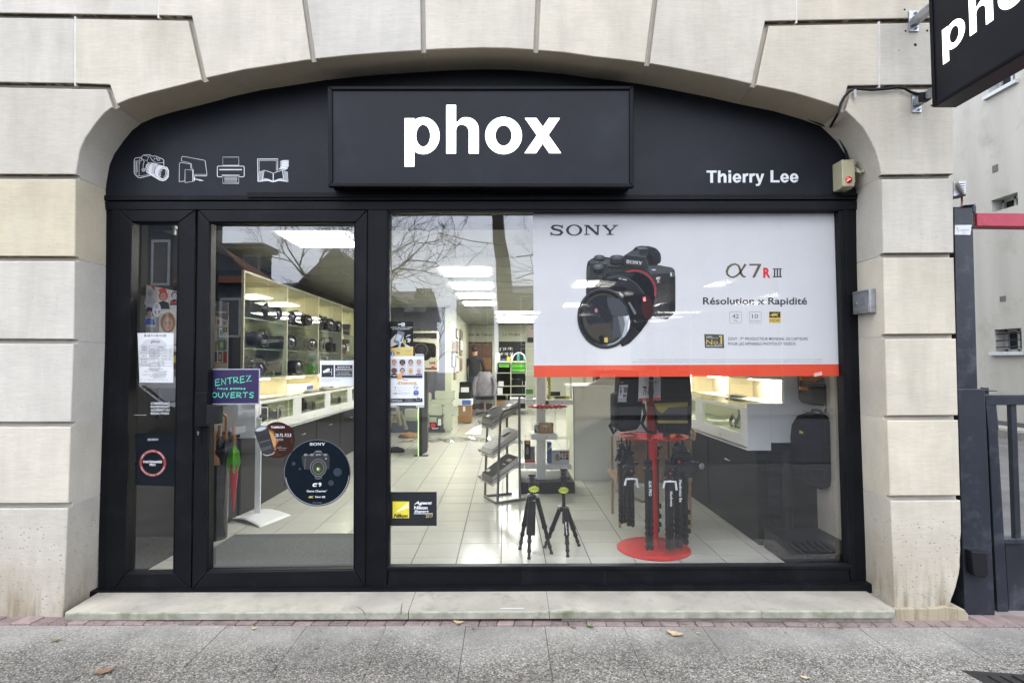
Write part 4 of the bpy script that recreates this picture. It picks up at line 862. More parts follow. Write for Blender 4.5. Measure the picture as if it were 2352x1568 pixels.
# ------------------------------------------------------------------ back of the shop
b=MB(); b.box(-1.17,-1.05,11.0,16.25,0,CZ+.01); b.build('partition_wall',WALLG,kind='structure')
b=MB(); b.box(-2.8,-1.17,11.0,11.06,0,CZ+.01); b.build('partition_front',pm('dark_sky_tint_wall',(.12,.13,.17),.5),kind='structure')  # bluish sky reflection and the dark room behind are put into this colour
def wallsign(txtbox,txt,lab):
    x0,y0,x1,y1=txtbox; A=at(*v('bk',x0-12,y0-20),16.2); B=at(*v('bk',x1+12,y1+14),16.2)
    t=empty('room_sign',((A.x+B.x)/2,16.22,B.z),lab,'sign','hand lettered room signs'); b=MB(); b.box(A.x,B.x,16.215,16.245,B.z,A.z); b.build('board',WALLG,t,bevel=.003)
    f=Flat(onY(16.214),'bk',z0=.002); hand(f,txt,x0,y0,x1-x0,y1-y0,INK,5.5); f.build('lettering',t)
wallsign((250,192,628,234),'Salle de Classe','wall sign reading Salle de Classe over the brown door')
wallsign((792,192,1048,230),'Le Studio','wall sign reading Le Studio over the studio opening')
dk=empty('back_door',(0,16.2,0),'brown wooden door with orange lower panel at the back of the shop','door')
def bkbox(nm,x0,y0,x1,y1,ya,yb,mt,par,bev=.002): b=MB(); b.pq([v('bk',*p) for p in ((x0,y0),(x1,y0),(x1,y1),(x0,y1))],ya,yb); return b.build(nm,mt,par,bevel=bev)
bkbox('leaf',240,325,628,1335,16.19,16.245,pm('brown_door',(.13,.065,.045),.5,var=.3,vs=2,stretch=(4,1,.4)),dk); bkbox('upper_panel',255,345,615,520,16.18,16.19,pm('brown_panel',(.17,.085,.06),.5),dk); bkbox('lower_panel',390,560,615,740,16.178,16.19,pm('ochre_panel',(.30,.15,.05),.5),dk)
for q in ((212,310,237,1335),(630,310,655,1335),(212,300,655,322)): bkbox('door_frame',*q,16.16,16.25,WALLG,dk)
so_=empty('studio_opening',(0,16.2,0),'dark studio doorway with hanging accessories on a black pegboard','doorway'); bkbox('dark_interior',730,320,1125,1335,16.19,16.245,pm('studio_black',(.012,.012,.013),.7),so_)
for q in ((705,300,728,1335),(1127,300,1150,1335),(705,300,1150,318)): bkbox('door_frame',*q,16.16,16.25,WALLG,so_)
rb=random.Random(2)
for k in range(16):
    x=740+(k%8)*26; y=405+(k//8)*80+rb.uniform(-8,8); bkbox('blister_pack',x,y,x+18,y+rb.uniform(30,52),16.17,16.188,(PAPER,GREYBX,LINK)[k%3],so_,0)
sh=empty('storage_shelf',(0,15.2,0),'white shelf unit with green trays at the back right of the shop','shelf'); GTR=pm('green_tray',(.10,.42,.03),.4)
YS=14.6
for x in (678,903,1130): bkbox('upright',x,608,x+14,1345,YS,YS+.4,WALLG,sh)
for y in (608,785,983,1112,1335): bkbox('shelf_board',678,y,1144,y+ (28 if y==608 else 9),YS+.002,YS+.4,WALLG,sh)
bkbox('back_panel',690,640,1132,1335,YS+.39,YS+.41,DARKW,sh)
for i_,(x0,y0,x1,y1,mt,lb_) in enumerate(((728,655,890,705,GTR,'green tray top left in the storage shelf'),(922,655,1128,708,GTR,'upper green tray at the right of the storage shelf'),(922,722,1128,772,GTR,'lower green tray at the right of the storage shelf'))):
    t=empty('storage_tray',at(*v('bk',x0,y1),YS-.05),lb_,'tray','green trays in the shelf unit'); b=MB(); q=[v('bk',*p) for p in ((x0,y0),(x1,y0),(x1-5,y1),(x0+5,y1))]; b.pq(q,YS-.04,YS+.35); b.build('tub',mt,t,bevel=.004); b=MB(); b.pq([v('bk',*p) for p in ((x0-3,y0-5),(x1+3,y0-5),(x1+3,y0+4),(x0-3,y0+4))],YS-.05,YS+.3501); b.build('rim',mt,t)
for (x0,y0,x1,y1,mt,lb_) in ((672,492,750,608,PAPER,'white cylinder pot standing on the shelf unit at left'),(722,915,800,985,PAPER,'white box with writing on the third shelf'),(708,1008,785,1112,PAPER,'tall white carton on the fourth shelf'),(690,1195,830,1330,pm('brown_cardboard',(.30,.17,.07),.8,bump=.2),'brown cardboard box at the foot of the shelf unit'),
    (765,575,830,606,BLUEINK,'blue box on top of the shelf unit'),(845,545,895,606,YEL,'yellow bottle group on top of the shelf unit'),(1000,500,1040,600,TEAL,'pale blue bottle on top of the shelf unit'),(1090,500,1125,600,TEAL,'teal bottle at the right end of the shelf top'),(1045,545,1090,605,DARKPL,'black jar between the bottles on the shelf unit'),(905,510,935,605,WHITEP,'white bottle with yellow top on the shelf unit')):
    t=empty('shelf_item',at(*v('bk',(x0+x1)/2,y1),YS+.1),lb_,'container'); A=at(*v('bk',x0,y1),YS+.1); B=at(*v('bk',x1,y0),YS+.1); b=MB()
    if mt in (TEAL,YEL,WHITEP,DARKPL) or 'cylinder' in lb_: r=(B.x-A.x)/2; hh=B.z-A.z; b.lathe([(r,0),(r,hh*.75),(r*.5,hh*.85),(r*.5,hh)] if 'cylinder' not in lb_ else [(r,0),(r*1.05,hh)],((A.x+B.x)/2,YS+.1,A.z),14); b.build('body',mt,t,smooth=True)
    else: b.box(A.x,B.x,YS+.02,YS+.25,A.z,B.z); b.build('body',mt,t,bevel=.004)
ring=MB(); c=at(*v('bk',1030,600),YS+.05); r=.165
ring.tube([c+Vector((r*math.cos(a),0,max(0,.02)+r*1.05*math.sin(a))) for a in [math.pi*i/16 for i in range(17)]],.014,8); ring.build('light_arch',WHITEP,label='white arched photo tent standing on the shelf unit',cat='photo tent',smooth=True)
# framed pictures on the partition
pf=[(20,478,57,706),(68,520,85,640),(25,310,85,460),(75,540,108,790),(52,690,78,895),(140,132,178,280),(138,270,176,460),(137,455,170,530),(142,560,172,760),(82,125,102,270),(85,320,110,495)]
pdesc=['black upright frame','thin dark frame','grey landscape photo','brown tall frame','black low frame','small portrait high up','orange photo','pale orange print','red edged print','dark top frame','pale green print']
for k,(x0,y0,x1,y1) in enumerate(pf):
    A=atx(*v('bk',x0,y0),-1.05); B=atx(*v('bk',x1,y0),-1.05); C_=atx(*v('bk',x0,y1),-1.05)
    t=empty('picture_frame',(-1.05,A.y,C_.z),pdesc[k]+' on the partition wall near the back','picture','framed photos on the partition'); b=MB(); b.box(-1.05,-1.025,A.y,max(B.y,A.y+.15),C_.z,A.z); b.build('frame',(DARKPL,GREYBX,WOOD)[k%3],t,bevel=.003)
    b=MB(); b.box(-1.025,-1.023,A.y+.03,max(B.y,A.y+.15)-.03,C_.z+.03,A.z-.03); b.build('print',(PAPER,GREYBX,pm('orange_print',(.4,.2,.07),.5))[(k*2)%3],t)
# brown box, white cartons and black case beside the partition
def bkcarton(x0,y0,x1,y1,Y,d,mt,lab,name='goods_box',cat='box'):
    A=at(*v('bk',x0,y1),Y); B=at(*v('bk',x1,y0),Y); t=empty(name,(A.x,Y,A.z),lab,cat); b=MB(); b.box(A.x,B.x,Y,Y+d,A.z,B.z); b.build('carton',mt,t,bevel=.004); return t,A,B
CARD=MATS['brown_cardboard']
t,A,B=bkcarton(113,1272,320,1525,12.55,.35,CARD,'large brown cardboard box standing on the floor by the partition'); b=MB(); b.box(A.x+.12,A.x+.17,12.545,12.55,B.z-.13,B.z-.02); b.build('paper_label',PAPER,t)
t,A,B=bkcarton(62,1185,330,1270,12.53,.4,PAPER,'white and blue carton lying on the brown box'); b=MB(); b.box(B.x-.22,B.x-.03,12.525,12.53,A.z+.01,B.z-.01); b.build('blue_label',BLUEINK,t)
bkcarton(122,925,322,1110,13.0,.3,DARKPL,'black equipment case behind the cartons','equipment_case','case'); bkcarton(90,1080,310,1175,12.8,.25,CHAR,'black camera bag lying on the white carton','camera_bag','bag'); bkcarton(160,1005,278,1075,12.75,.1,PAPER,'small red and white box on the black bag')
# mounted canvases stacked on the floor
LP=pm('wrapped_canvas',(.50,.55,.45),.35,var=.05); 
cv_=[(565,1042,648,1260,10.9),(693,1018,972,1140,10.85),(636,1140,945,1222,10.8),(590,1208,802,1362,10.7),(806,1226,1022,1380,10.65),(573,1340,620,1540,10.6),(615,1385,840,1480,10.55),(815,1348,945,1560,10.5),(272,1265,458,1440,9.6)]
cd=['upright narrow','top landscape','second landscape','middle left','right','low narrow','low wide','front square','separate']
for k,(x0,y0,x1,y1,Y) in enumerate(cv_):
    t=empty('wrapped_canvas',at(*v('lf',x0,y1),Y),cd[k]+(' pale wrapped canvas leaning in the pile on the floor' if k<8 else ' pale canvas leaning left of the dark totem panel'),'canvas','wrapped canvases on the floor'); b=MB(); b.pq([v('lf',*p) for p in ((x0,y0),(x1,y0+4),(x1-3,y1),(x0+2,y1-2))],Y,Y+.03); b.build('panel',LP,t,bevel=.003)
    b=MB()
    for (cx,cy2,dx_,dy_) in ((x0,y0,1,1),(x1,y0+4,-1,1),(x1-3,y1,-1,-1),(x0+2,y1-2,1,-1)): b.pq([v('lf',cx,cy2),v('lf',cx+18*dx_,cy2),v('lf',cx,cy2+18*dy_)],Y-.006,Y+.034)
    b.build('card_corner',GREYBX,t)
for k,(x0,y0,x1,y1,lb_) in enumerate(((625,1458,715,1552,'dark photo frame with red print leaning at the front of the canvases'),(722,1395,798,1515,'tall dark photo frame with portrait in front of the canvases'),(640,1525,760,1562,'dark low frame at the foot of the pile'))):
    t=empty('picture_frame',at(*v('lf',x0,y1),10.4),lb_,'picture'); b=MB(); b.pq([v('lf',*p) for p in ((x0,y0),(x1,y0),(x1,y1),(x0,y1))],10.40,10.43); b.build('frame',DARKPL,t); b=MB(); b.pq([v('lf',*p) for p in ((x0+14,y0+12),(x1-14,y0+12),(x1-14,y1-12),(x0+14,y1-12))],10.395,10.40); b.build('print',(REDINK,PAPER,PAPER)[k],t)
# crumpled plastic film on the floor
b=MB(); rr2=random.Random(9); pts=[]
for i in range(15):
    for j in range(9): pts.append((-1.55+.1*i-.03*j+rr2.uniform(-.02,.02),10.0-.06*j-.0*i+rr2.uniform(-.02,.02),.005+abs(rr2.gauss(0,.022))))
b.add(pts,[(i*9+j,(i+1)*9+j,(i+1)*9+j+1,i*9+j+1) for i in range(14) for j in range(8)]); b.build('plastic_film',glassmat('crumpled_film',.22,(.9,.92,.9)),label='crumpled clear plastic film lying on the tiles before the canvases',cat='plastic film')
b=MB(); A=[atz(*v('Q',x,y),.003) for x,y in ((563,682),(620,640),(672,622),(665,684))]; b.prism(A,(0,0,.002)); b.build('paper_sheet',PAPER,label='white sheet of paper lying on the floor behind the magazine rack',cat='paper')
for (px,py,rd,mt,lb_) in ((125,795,.10,CHAR,'dark crumpled cloth on the floor at the left edge of the window'),(215,705,.12,CARD,'brown and white soft toy lying on the floor near the easel')):
    c=atz(*v('Q',px,py),0); b=MB(); bmm=bmesh.new(); bmesh.ops.create_icosphere(bmm,subdivisions=3,radius=1)
    rr3=random.Random(px)
    for q in bmm.verts: n_=.75+.5*math.sin(q.co.x*7+px)*math.cos(q.co.y*6)+.0; q.co=Vector((q.co.x*rd*1.5,q.co.y*rd,max(-.1,q.co.z)*rd*.7))*(.8+.25*n_)
    bmm.verts.ensure_lookup_table(); b.add([c+q.co+Vector((0,0,rd*.1)) for q in bmm.verts],[tuple(x.index for x in f.verts) for f in bmm.faces]); bmm.free(); b.build('soft_bundle',mt,label=lb_,cat='cloth' if px==125 else 'soft toy',smooth=True)
# dark totem with a green lit glass edge, price poster behind it, easel
t=empty('totem_panel',atz(970,1046,0),'dark totem panel with bright green edge right of the photo sign','display panel'); c=ORG[t.name]
b=MB(); b.prism([atz(962,1047,0),atz(981,1038,0),atz(984,1027,0),atz(967,1034,0)],(0,0,1.25)); b.build('panel',DARKPL,t,bevel=.004)
b=MB(); e=atz(961,1047.5,0); b.box(e.x-.006,e.x+.002,e.y-.01,e.y+.02,0,1.25); b.build('green_edge',em('green_edge_glow',(.35,1,.1),.55),t)
ps=empty('price_poster',at(980,860,8.2),'rounded poster board with a black camera and a 369 euro price','poster'); f0=[v('lf',*p) for p in ((330,188),(735,188),(750,205),(750,735),(735,752),(330,752))]
b=MB(); b.pq(f0,8.2,8.22); b.build('board',CREAM,ps,bevel=.003)
b=MB(); q=at(*v('lf',500,752),8.21); b.tube([(q.x,8.22,0),(q.x,8.22,q.z+.1)],.02,8); b.box(q.x-.1,q.x+.1,8.2,8.3,0,.01); b.build('stand',DARKPL,ps)
f=Flat(onY(8.2),'lf',z0=.002); f.rect(340,215,720,295,INK); f.text('OFFRE SPECIALE',432,290,14,LINK,width=200); f.poly([(340,330),(560,345),(690,360),(710,400),(708,540),(690,556),(640,552),(600,590),(560,600),(540,580),(340,570)],DARKPL); f.ring(500,450,95,90,8,GREYBX); f.ell(500,450,60,55,INK); f.text('369€',615,648,34,INK,width=88,bold=.02); f.rect(560,700,720,722,INK); f.rect(645,676,690,716,REDINK); f.build('artwork',ps)
ea=empty('easel',atz(900,1000,0),'pale wooden step easel partly hidden behind the photo sign','easel'); b=MB(); 
for (x0,y0,x1,y1) in ((170,1230,210,1500),(230,1350,300,1560),(85,1360,60,1540)): 
    A=at(*v('lf',x0,y0),8.6); B=at(*v('lf',x1,y1),8.6); b.tube([A,B],.03,6)
b.build('leg',pm('pale_wood',(.42,.40,.33),.6),ea); b=MB()
for yy in (1325,1400,1440): A=at(*v('lf',75,yy),8.62); B=at(*v('lf',240,yy),8.62); b.box(A.x,B.x,8.6,8.64,A.z-.02,A.z+.02)
b.build('tread',MATS['pale_wood'],ea)
# white panelled counter in mid shop and goods on it
t=empty('service_counter',(1.3,6.5,0),'plain white panelled service counter in the middle of the shop','counter')
A=at(1316,890,6.45); b=MB(); b.box(A.x,1.83,6.45,6.50,0,1.045); b.build('front_panel',WHITEP,t,bevel=.003); b=MB(); b.box(A.x,1.83,6.502,7.2,0,1.04); b.build('body',WALLG,t); b=MB(); b.box(A.x-.02,1.83,6.43,7.2,1.046,1.07); b.build('top',WHITEP,t,bevel=.003)
b=MB(); b.box(A.x-.001,A.x+.012,6.447,6.45,0,1.04); b.build('edge_strip',GALV,t)
carton((1.27,6.75,1.07),(.42,.3,.17),DARKPL,'black and orange box lying on the service counter'); b=MB(); q=ORG['goods_box']if False else Vector((1.27,6.75,1.07)); b.box(1.07,1.47,6.595,6.6,1.08,1.15); b.build('orange_folder',ORB,label='orange folder in front of the black box on the counter',cat='folder')
b=MB()
for k in range(9): a=.04*k; b.box(.93+.02*k,1.35-.01*k,6.5,6.58,1.071+.008*k,1.076+.008*k)
b.build('paper_pile',PAPER,label='loose pile of papers at the left end of the service counter',cat='papers')
# a grey coat over an office chair
oc=empty('office_chair',(-.52,14.3,0),'grey coat draped over a black office chair near the brown door','office chair'); c=ORG[oc.name]
b=MB(); 
for k in range(5): a=2*math.pi*k/5; b.tube([c+Vector((0,0,.10)),c+Vector((.28*math.cos(a),.28*math.sin(a),.05))],.018,6)
b.build('star_base',DARKPL,oc); b=MB(); b.lathe([(.025,.08),(.025,.44)],c,8); b.build('column',STEEL,oc); b=MB(); b.cbox(c+Vector((0,0,.47)),(.46,.46,.08)); b.build('seat',CHAR,oc,bevel=.03); b=MB(); b.cbox(c+Vector((0,.2,.78)),(.42,.07,.5)); b.build('backrest',CHAR,oc,bevel=.03)
COAT=pm('grey_coat_cloth',(.23,.22,.25),.85,var=.2,vs=9,bump=.6,bs=30)
b=MB(); N_=18; vs=[]
for j in range(12):
    for i in range(N_):
        a=2*math.pi*i/N_; z=1.10-.07*j; r=.12+.13*min(1,j/3)+.02*math.sin(5*a+j*.4); vs.append(c+Vector((r*1.05*math.cos(a)-.03*j*.1,-.02+r*.7*math.sin(a)+.1,z+.02*math.sin(3*a))))
b.add(vs,[(j*N_+i,j*N_+(i+1)%N_,(j+1)*N_+(i+1)%N_,(j+1)*N_+i) for j in range(11) for i in range(N_)]+[tuple(range(N_))]); o=b.build('coat',COAT,oc,smooth=60)
b=MB(); b.tube([c+Vector((-.2,.0,.98)),c+Vector((-.27,-.05,.8)),c+Vector((-.25,-.1,.52))],[.06,.055,.045],8); b.tube([c+Vector((.2,.0,.98)),c+Vector((.27,-.06,.8)),c+Vector((.24,-.1,.5))],[.06,.055,.045],8); b.build('coat_sleeve',COAT,oc,smooth=60)
# the customer in dark pullover and jeans, seen from behind, walking away
def person(loc,rz):
    t=empty('person',loc,'person in dark pullover and blue jeans walking towards the brown door','person'); o_=ORG[t.name]
    def skin(nm,J,E_,R,mt,sub=1):
        me=bpy.data.meshes.new(nm); me.from_pydata(J,E_,[]); ob=bpy.data.objects.new(nm,me); COL.objects.link(ob); ob.parent=t; me.materials.append(mt)
        md=ob.modifiers.new('skin','SKIN'); ob.modifiers.new('sub','SUBSURF').levels=sub; ob.modifiers['sub'].render_levels=sub
        for i,r in enumerate(R): me.skin_vertices[0].data[i].radius=(r,r) if not isinstance(r,tuple) else r
        me.skin_vertices[0].data[0].use_root=True; return ob
    PULL=pm('black_pullover',(.022,.022,.025),.9,bump=.3,bs=200); JEAN=pm('blue_jeans',(.035,.06,.11),.85,bump=.3,bs=200); SKIN=pm('skin',(.45,.27,.2),.5); HAIR=pm('short_brown_hair',(.06,.04,.03),.8)
    # body in one surface: pelvis, spine, neck, head, arms, legs
    J=[(0,0,.95),(0,0,1.12),(0,.02,1.32),(0,.03,1.45),(0,.045,1.53),(0,.06,1.62),(0,.06,1.70),(-.19,.03,1.42),(-.25,.0,1.18),(-.24,.10,.94),(-.235,.14,.86),(.19,.03,1.42),(.25,.06,1.18),(.22,.20,1.0),(.21,.25,.93),
       (-.10,0,.88),(-.11,.10,.50),(-.11,.0,.10),(-.11,.12,.045),(.10,0,.88),(.11,-.06,.50),(.12,-.22,.15),(.12,-.17,.05)]
    E_=[(0,1),(1,2),(2,3),(3,4),(4,5),(5,6),(3,7),(7,8),(8,9),(9,10),(3,11),(11,12),(12,13),(13,14),(0,15),(15,16),(16,17),(17,18),(0,19),(19,20),(20,21),(21,22)]
    R=[(.16,.12),(.15,.11),(.17,.11),(.11,.08),.055,.085,.08,.065,.05,.035,.03,.065,.05,.035,.03,.09,.065,.045,.04,.09,.065,.045,.04]
    ob=skin('body',J,E_,R,PULL,2)
    # skin, jeans and pullover as colours of the one body
    mt=bpy.data.materials.new('clothed_figure'); mt.use_nodes=True; n=mt.node_tree.nodes; L=mt.node_tree.links; ge=n.new('ShaderNodeTexCoord'); sx_=n.new('ShaderNodeSeparateXYZ'); L.new(ge.outputs['Object'],sx_.inputs[0]); rp=n.new('ShaderNodeValToRGB'); rp.color_ramp.interpolation='CONSTANT'; e_=rp.color_ramp.elements; e_[0].color=(.5,.48,.40,1); e_[1].position=.06; e_[1].color=(.035,.06,.11,1)
    for p_,c_ in ((.485,(.022,.022,.025,1)),(.765,(.45,.27,.2,1))): q=e_.new(p_); q.color=c_
    dv=n.new('ShaderNodeMath'); dv.operation='DIVIDE'; dv.inputs[1].default_value=2; L.new(sx_.outputs['Z'],dv.inputs[0]); L.new(dv.outputs[0],rp.inputs[0]); L.new(rp.outputs[0],n['Principled BSDF'].inputs['Base Color']); n['Principled BSDF'].inputs['Roughness'].default_value=.85; ob.data.materials[0]=mt
    bm_=bmesh.new(); bmesh.ops.create_icosphere(bm_,subdivisions=3,radius=1)
    for q in bm_.verts: q.co=Vector((q.co.x*.092,q.co.y*.108-.012,q.co.z*.10+.035 if q.co.z>-.3 else q.co.z*.07+.03))
    me=bpy.data.meshes.new('hair'); bm_.to_mesh(me); bm_.free(); me.materials.append(HAIR); h=bpy.data.objects.new('hair',me); h.location=(0,.045,1.67); h.parent=t; COL.objects.link(h)
    for s_,(hx,hy,hz) in ((-1,(-.235,.15,.85)),(1,(.21,.26,.92))):
        for k in range(5):
            ln=(.045,.07,.078,.072,.06)[k]; a=(k-2)*.013; th=k==0
            J=[(hx,hy,hz),(hx+a*.6,hy+.01,hz-.045),(hx+a*(1 if not th else 2.2),hy+.025,hz-.05-ln*.55),(hx+a,hy+.045,hz-.05-ln)]
            skin('finger',J,[(0,1),(1,2),(2,3)],[.02,.011,.009,.007],SKIN,1)
    t.rotation_euler=(0,0,rz); return t
person((-.83,15.3,0),math.radians(-8))
# ================================================================== THINGS BEHIND THE GLASS
# grey door mat
b=MB(); A=[atz(474,1312,0),atz(540,1229,0),atz(835,1226,0),atz(835,1318,0)]
xl_,xr_=atz(540,1229,0).x,-.93; ya_=A[1].y
b.box(xl_,xr_,3.47,ya_,.001,.011); b.build('door_mat',pm('grey_mat_pile',(.105,.115,.11),.95,var=.25,vs=90,bump=.9,bs=220),label='large grey entrance mat on the tiles behind the shop door',cat='mat',bevel=.004)
# magazine rack
mr_=empty('magazine_rack',atz(1150,1148,0),'grey tubular magazine rack with three tilted wire trays','magazine rack')
FL,FR,BR,BL=[atz(x,y,0) for x,y in ((1114,1141),(1143,1156),(1194,1149),(1165,1136))]
up=Vector((0,0,1)); side=[(FL,BL,'left'),(FR,BR,'right')]
for f0,bk_,_ in side:
    b=MB(); zt1=.86; zt2=1.0; q=[f0+up*.02,f0.lerp(bk_,.06)+up*.45,f0.lerp(bk_,.14)+up*(zt1-.05),f0.lerp(bk_,.2)+up*(zt1-.01),f0.lerp(bk_,.32)+up*(zt1+.015),bk_+up*(zt1+.05)]
    b.tube(q,.0125,10); b.build('front_post',GREYPT,mr_,smooth=True); b=MB(); b.tube([bk_+up*.02,bk_+up*zt2],.0125,10); b.build('back_post',GREYPT,mr_,smooth=True)
b=MB(); b.tube([BL+up*.012,FL+up*.012,FL.lerp(FR,.1)-Vector((.015,.0,-.012)),FR+up*.012-Vector((.02,.01,0)),FR+up*.012+Vector((.03,0,0)),BR+up*.012+(BR-FR)*.25],.013,10); b.tube([BL+up*.012,BL+up*.012+(BL-FL)*.2],.013,8); b.build('foot_loop',GREYPT,mr_,smooth=True)
u_=(FR-FL); w_=(BL-FL); MAGD=pm('dark_magazine_cover',(.035,.034,.033),.3,var=.4,vs=9); MAGL=pm('pale_magazine_cover',(.72,.73,.72),.35,var=.15,vs=14); PAGES=pm('page_edges',(.85,.85,.82),.7,var=.12,vs=90,stretch=(.05,.05,3))
for k,(z,mt,lb_) in enumerate(((.70,MAGD,'top'),(.425,MAGL,'middle'),(.165,MAGD,'bottom'))):
    o_=FL-w_*.18+u_*.04+up*z; ud=u_*.92; wd=w_*1.22+up*.19; nn=ud.cross(wd).normalized(); nn=nn if nn.z>0 else -nn
    b=MB(); P_=lambda a,c,h: o_+ud*a+wd*c+nn*h
    rad=.0035
    for h in (0,.05): b.tube([P_(0,0,h),P_(1,0,h),P_(1,1,h*.3),P_(0,1,h*.3),P_(0,0,h)],rad,6)
    for a in (.0,.25,.5,.75,1): b.tube([P_(a,0,.05),P_(a,0,0),P_(a,1,0)],rad*.8,5)
    b.tube([P_(.2,-.02,.05),P_(.25,-.04,.09),P_(.4,-.04,.09),P_(.45,-.02,.05)],rad,6)
    b.build('wire_tray',GREYPT,mr_,smooth=True)
    rm=random.Random(k); t=empty('magazine_stack',o_,f'stack of magazines in the {lb_} tray of the wire rack','magazines')
    nm_=7
    for q_ in range(nm_):
        e=.0095; sh_=rm.uniform(-.02,.02); P2=lambda a,c,h: o_+ud*(.04+a*.92+sh_*.3)+wd*(.02+c*.92+q_*.018)+nn*(.006+q_*e+h)
        b=MB(); vs=[P2(a,c,h) for a in (0,1) for c in (0,1) for h in (0,e*.82)]
        b.add(vs,[(0,1,3,2),(4,6,7,5),(0,4,5,1),(2,3,7,6),(0,2,6,4)],0); b.add([p+nn*.0003 for p in (P2(0,0,e*.82),P2(1,0,e*.82),P2(1,1,e*.82),P2(0,1,e*.82))],[(0,1,2,3)],1)
        b.build('magazine',[PAGES,mt],t)
    b=MB(); h0=.0067+nm_*e
    P3=lambda a,c: P2(a,c,e*.82+.0008)
    if k!=1: 
        for (a0,c0,a1,c1) in ((.55,.72,.9,.84),(.6,.55,.85,.6),(.1,.12,.35,.22)): b.add([P3(a0,c0),P3(a1,c0),P3(a1,c1),P3(a0,c1)],[(0,1,2,3)])
    else: 
        b.add([P3(.45,.55),P3(.75,.6),P3(.8,.85),P3(.55,.8)],[(0,1,2,3)])
    b.build('cover_print',WHITEINK if k!=1 else DARKPL,t)
# four sided display with white shelves
gd=empty('display_stand',(.47,6.0,0),'white display column with small shelves and acrylic boxes on a black base','display stand')
WG=pm('white_shelf',(.90,.92,.93),.35,var=.02)
A=atz(1195,1134,0); B=atz(1321,1134,0); 
b=MB(); b.box(A.x,B.x,A.y,A.y+.62,0,.115); b.build('base_block',DARKPL,gd,bevel=.004)
cxx=(at(1233,1050,5.98).x+at(1253,1050,5.98).x)/2; b=MB(); b.box(cxx-.046,cxx+.046,5.95,6.04,.115,1.75); b.build('column',WG,gd,bevel=.003)
def shelf(x0,y0,x1,y1,Y,d,ac=None,reg='J'):
    p0,p1=v(reg,x0,y0),v(reg,x1,y1); A=at(*p0,Y); B=at(*p1,Y); b=MB(); b.box(A.x,B.x,Y,Y+d,B.z,A.z); b.build('shelf',WG,gd,bevel=.002)
    b=MB(); b.lathe([(.008,0),(.008,.004)],((A.x+B.x)/2+.02,Y-.0005,(A.z+B.z)/2),10,axis=(0,-1,0)); b.build('lock',GALV,gd)
    h=ac or .22; b=MB(); 
    for q in ((A.x+.01,A.x+.013,Y+.01,Y+d-.01),(B.x-.013,B.x-.01,Y+.01,Y+d-.01),(A.x+.013,B.x-.013,Y+.01,Y+.013)): b.box(*q,A.z,A.z+h)
    b.box(A.x+.01,B.x-.01,Y+.01,Y+d-.01,A.z+h+.0005,A.z+h+.0035); b.build('acrylic_box',ACRYL,gd); return A,B
U1=shelf(0,268,108,305,6.05,.26,.24); U2=shelf(167,278,357,313,6.0,.26,.24); C1_=shelf(47,528,240,567,5.72,.24,.23); L1=shelf(0,742,93,783,6.05,.26,.26); L2=shelf(152,752,344,788,6.0,.26,.26)
shelf(-110,265,-6,300,6.1,.26,.2); shelf(-110,738,-6,780,6.1,.26,.2)
cap_=pm('ochre_package',(.42,.24,.06),.5)
def item(rect,Y,mt,lb_,nm='goods_box',cat='box',reg='J',d=.06,face=None):
    x0,y0,x1,y1=rect; A=at(*v(reg,x0,y1),Y); B=at(*v(reg,x1,y0),Y); t=empty(nm,((A.x+B.x)/2,Y,A.z),lb_,cat); b=MB(); b.box(A.x,B.x,Y,Y+d,A.z,B.z); b.build('carton',mt,t,bevel=.002)
    if face is not None:
        f=Flat(onY(Y),reg,z0=.001); face(f); f.build('print',t)
    return t
item((105,442,210,520),5.80,cap_,'ochre package in the acrylic box at the centre of the display',face=lambda f:(f.rect(112,448,196,512,pm('ochre_light',(.62,.40,.15),.5)),f.ell(150,468,22,7,WHITEINK),f.stroke([(142,472),(142,508)],3,INK),f.stroke([(172,480),(172,510)],4,INK),f.rect(196,448,210,468,REDINK)))
item((70,462,104,520),5.86,GREYBX,'grey package left of the ochre one in the display',face=lambda f: f.poly([(72,470),(85,460),(102,500),(90,516)],WHITEINK))
SK2=pm('skin_print',(.50,.31,.22),.6); SK3=pm('dark_skin_print',(.16,.08,.05),.6); PALEBG=pm('portrait_background',(.48,.47,.46),.6)
def nine(f):
    for k in range(9): f.rect(258+22*(k%3),652+22*(k//3),276+22*(k%3),670+22*(k//3),(CARD,PINK,GREYINK,YEL,SK2,REDINK,BLUEINK,SK2,INK)[k])
    f.rect(222,690,256,722,SK2); f.ell(238,684,10,12,CARD); f.stroke([(206,655),(226,655)],3,GREYINK)
item((200,645,326,742),6.05,PAPER,'white box with small portrait pictures on the lower right shelf',face=nine)
item((165,585,196,742),6.1,BLUEINK,'blue and grey pack beside the white portrait box',face=lambda f:f.poly([(168,640),(195,600),(195,625),(168,650)],WHITEINK))
item((-3,575,40,715),6.12,DARKPL,'dark pack with orange print on the lower left shelf',face=lambda f:(f.rect(6,575,34,600,ORB),f.ell(18,650,12,30,GREYINK)))
item((0,716,75,740),6.1,REDINK,'flat red and white box at the foot of the dark pack'); item((30,618,72,716),6.13,GREYBX,'grey leather pack on the lower left shelf')
item((215,245,330,270),6.05,YEL,'yellow and black box on the upper right shelf',face=lambda f:(f.rect(222,250,300,262,INK))); item((190,215,260,246),6.1,CHAR,'dark curled strap box on the upper right shelf'); item((0,255,60,268),6.1,PAPER,'white leaflets lying on the upper left shelf')
item((88,110,108,262),6.2,REDINK,'tall red spine pack on the upper left shelf'); item((5,195,60,232),6.25,GTR,'green package on the upper left shelf'); item((168,112,190,268),6.2,YEL,'tall yellow edged pack left on the upper right shelf')
b=MB(); A=at(*v('J',20,335),5.83); B=at(*v('J',320,335),5.83); N_=24; vs=[]
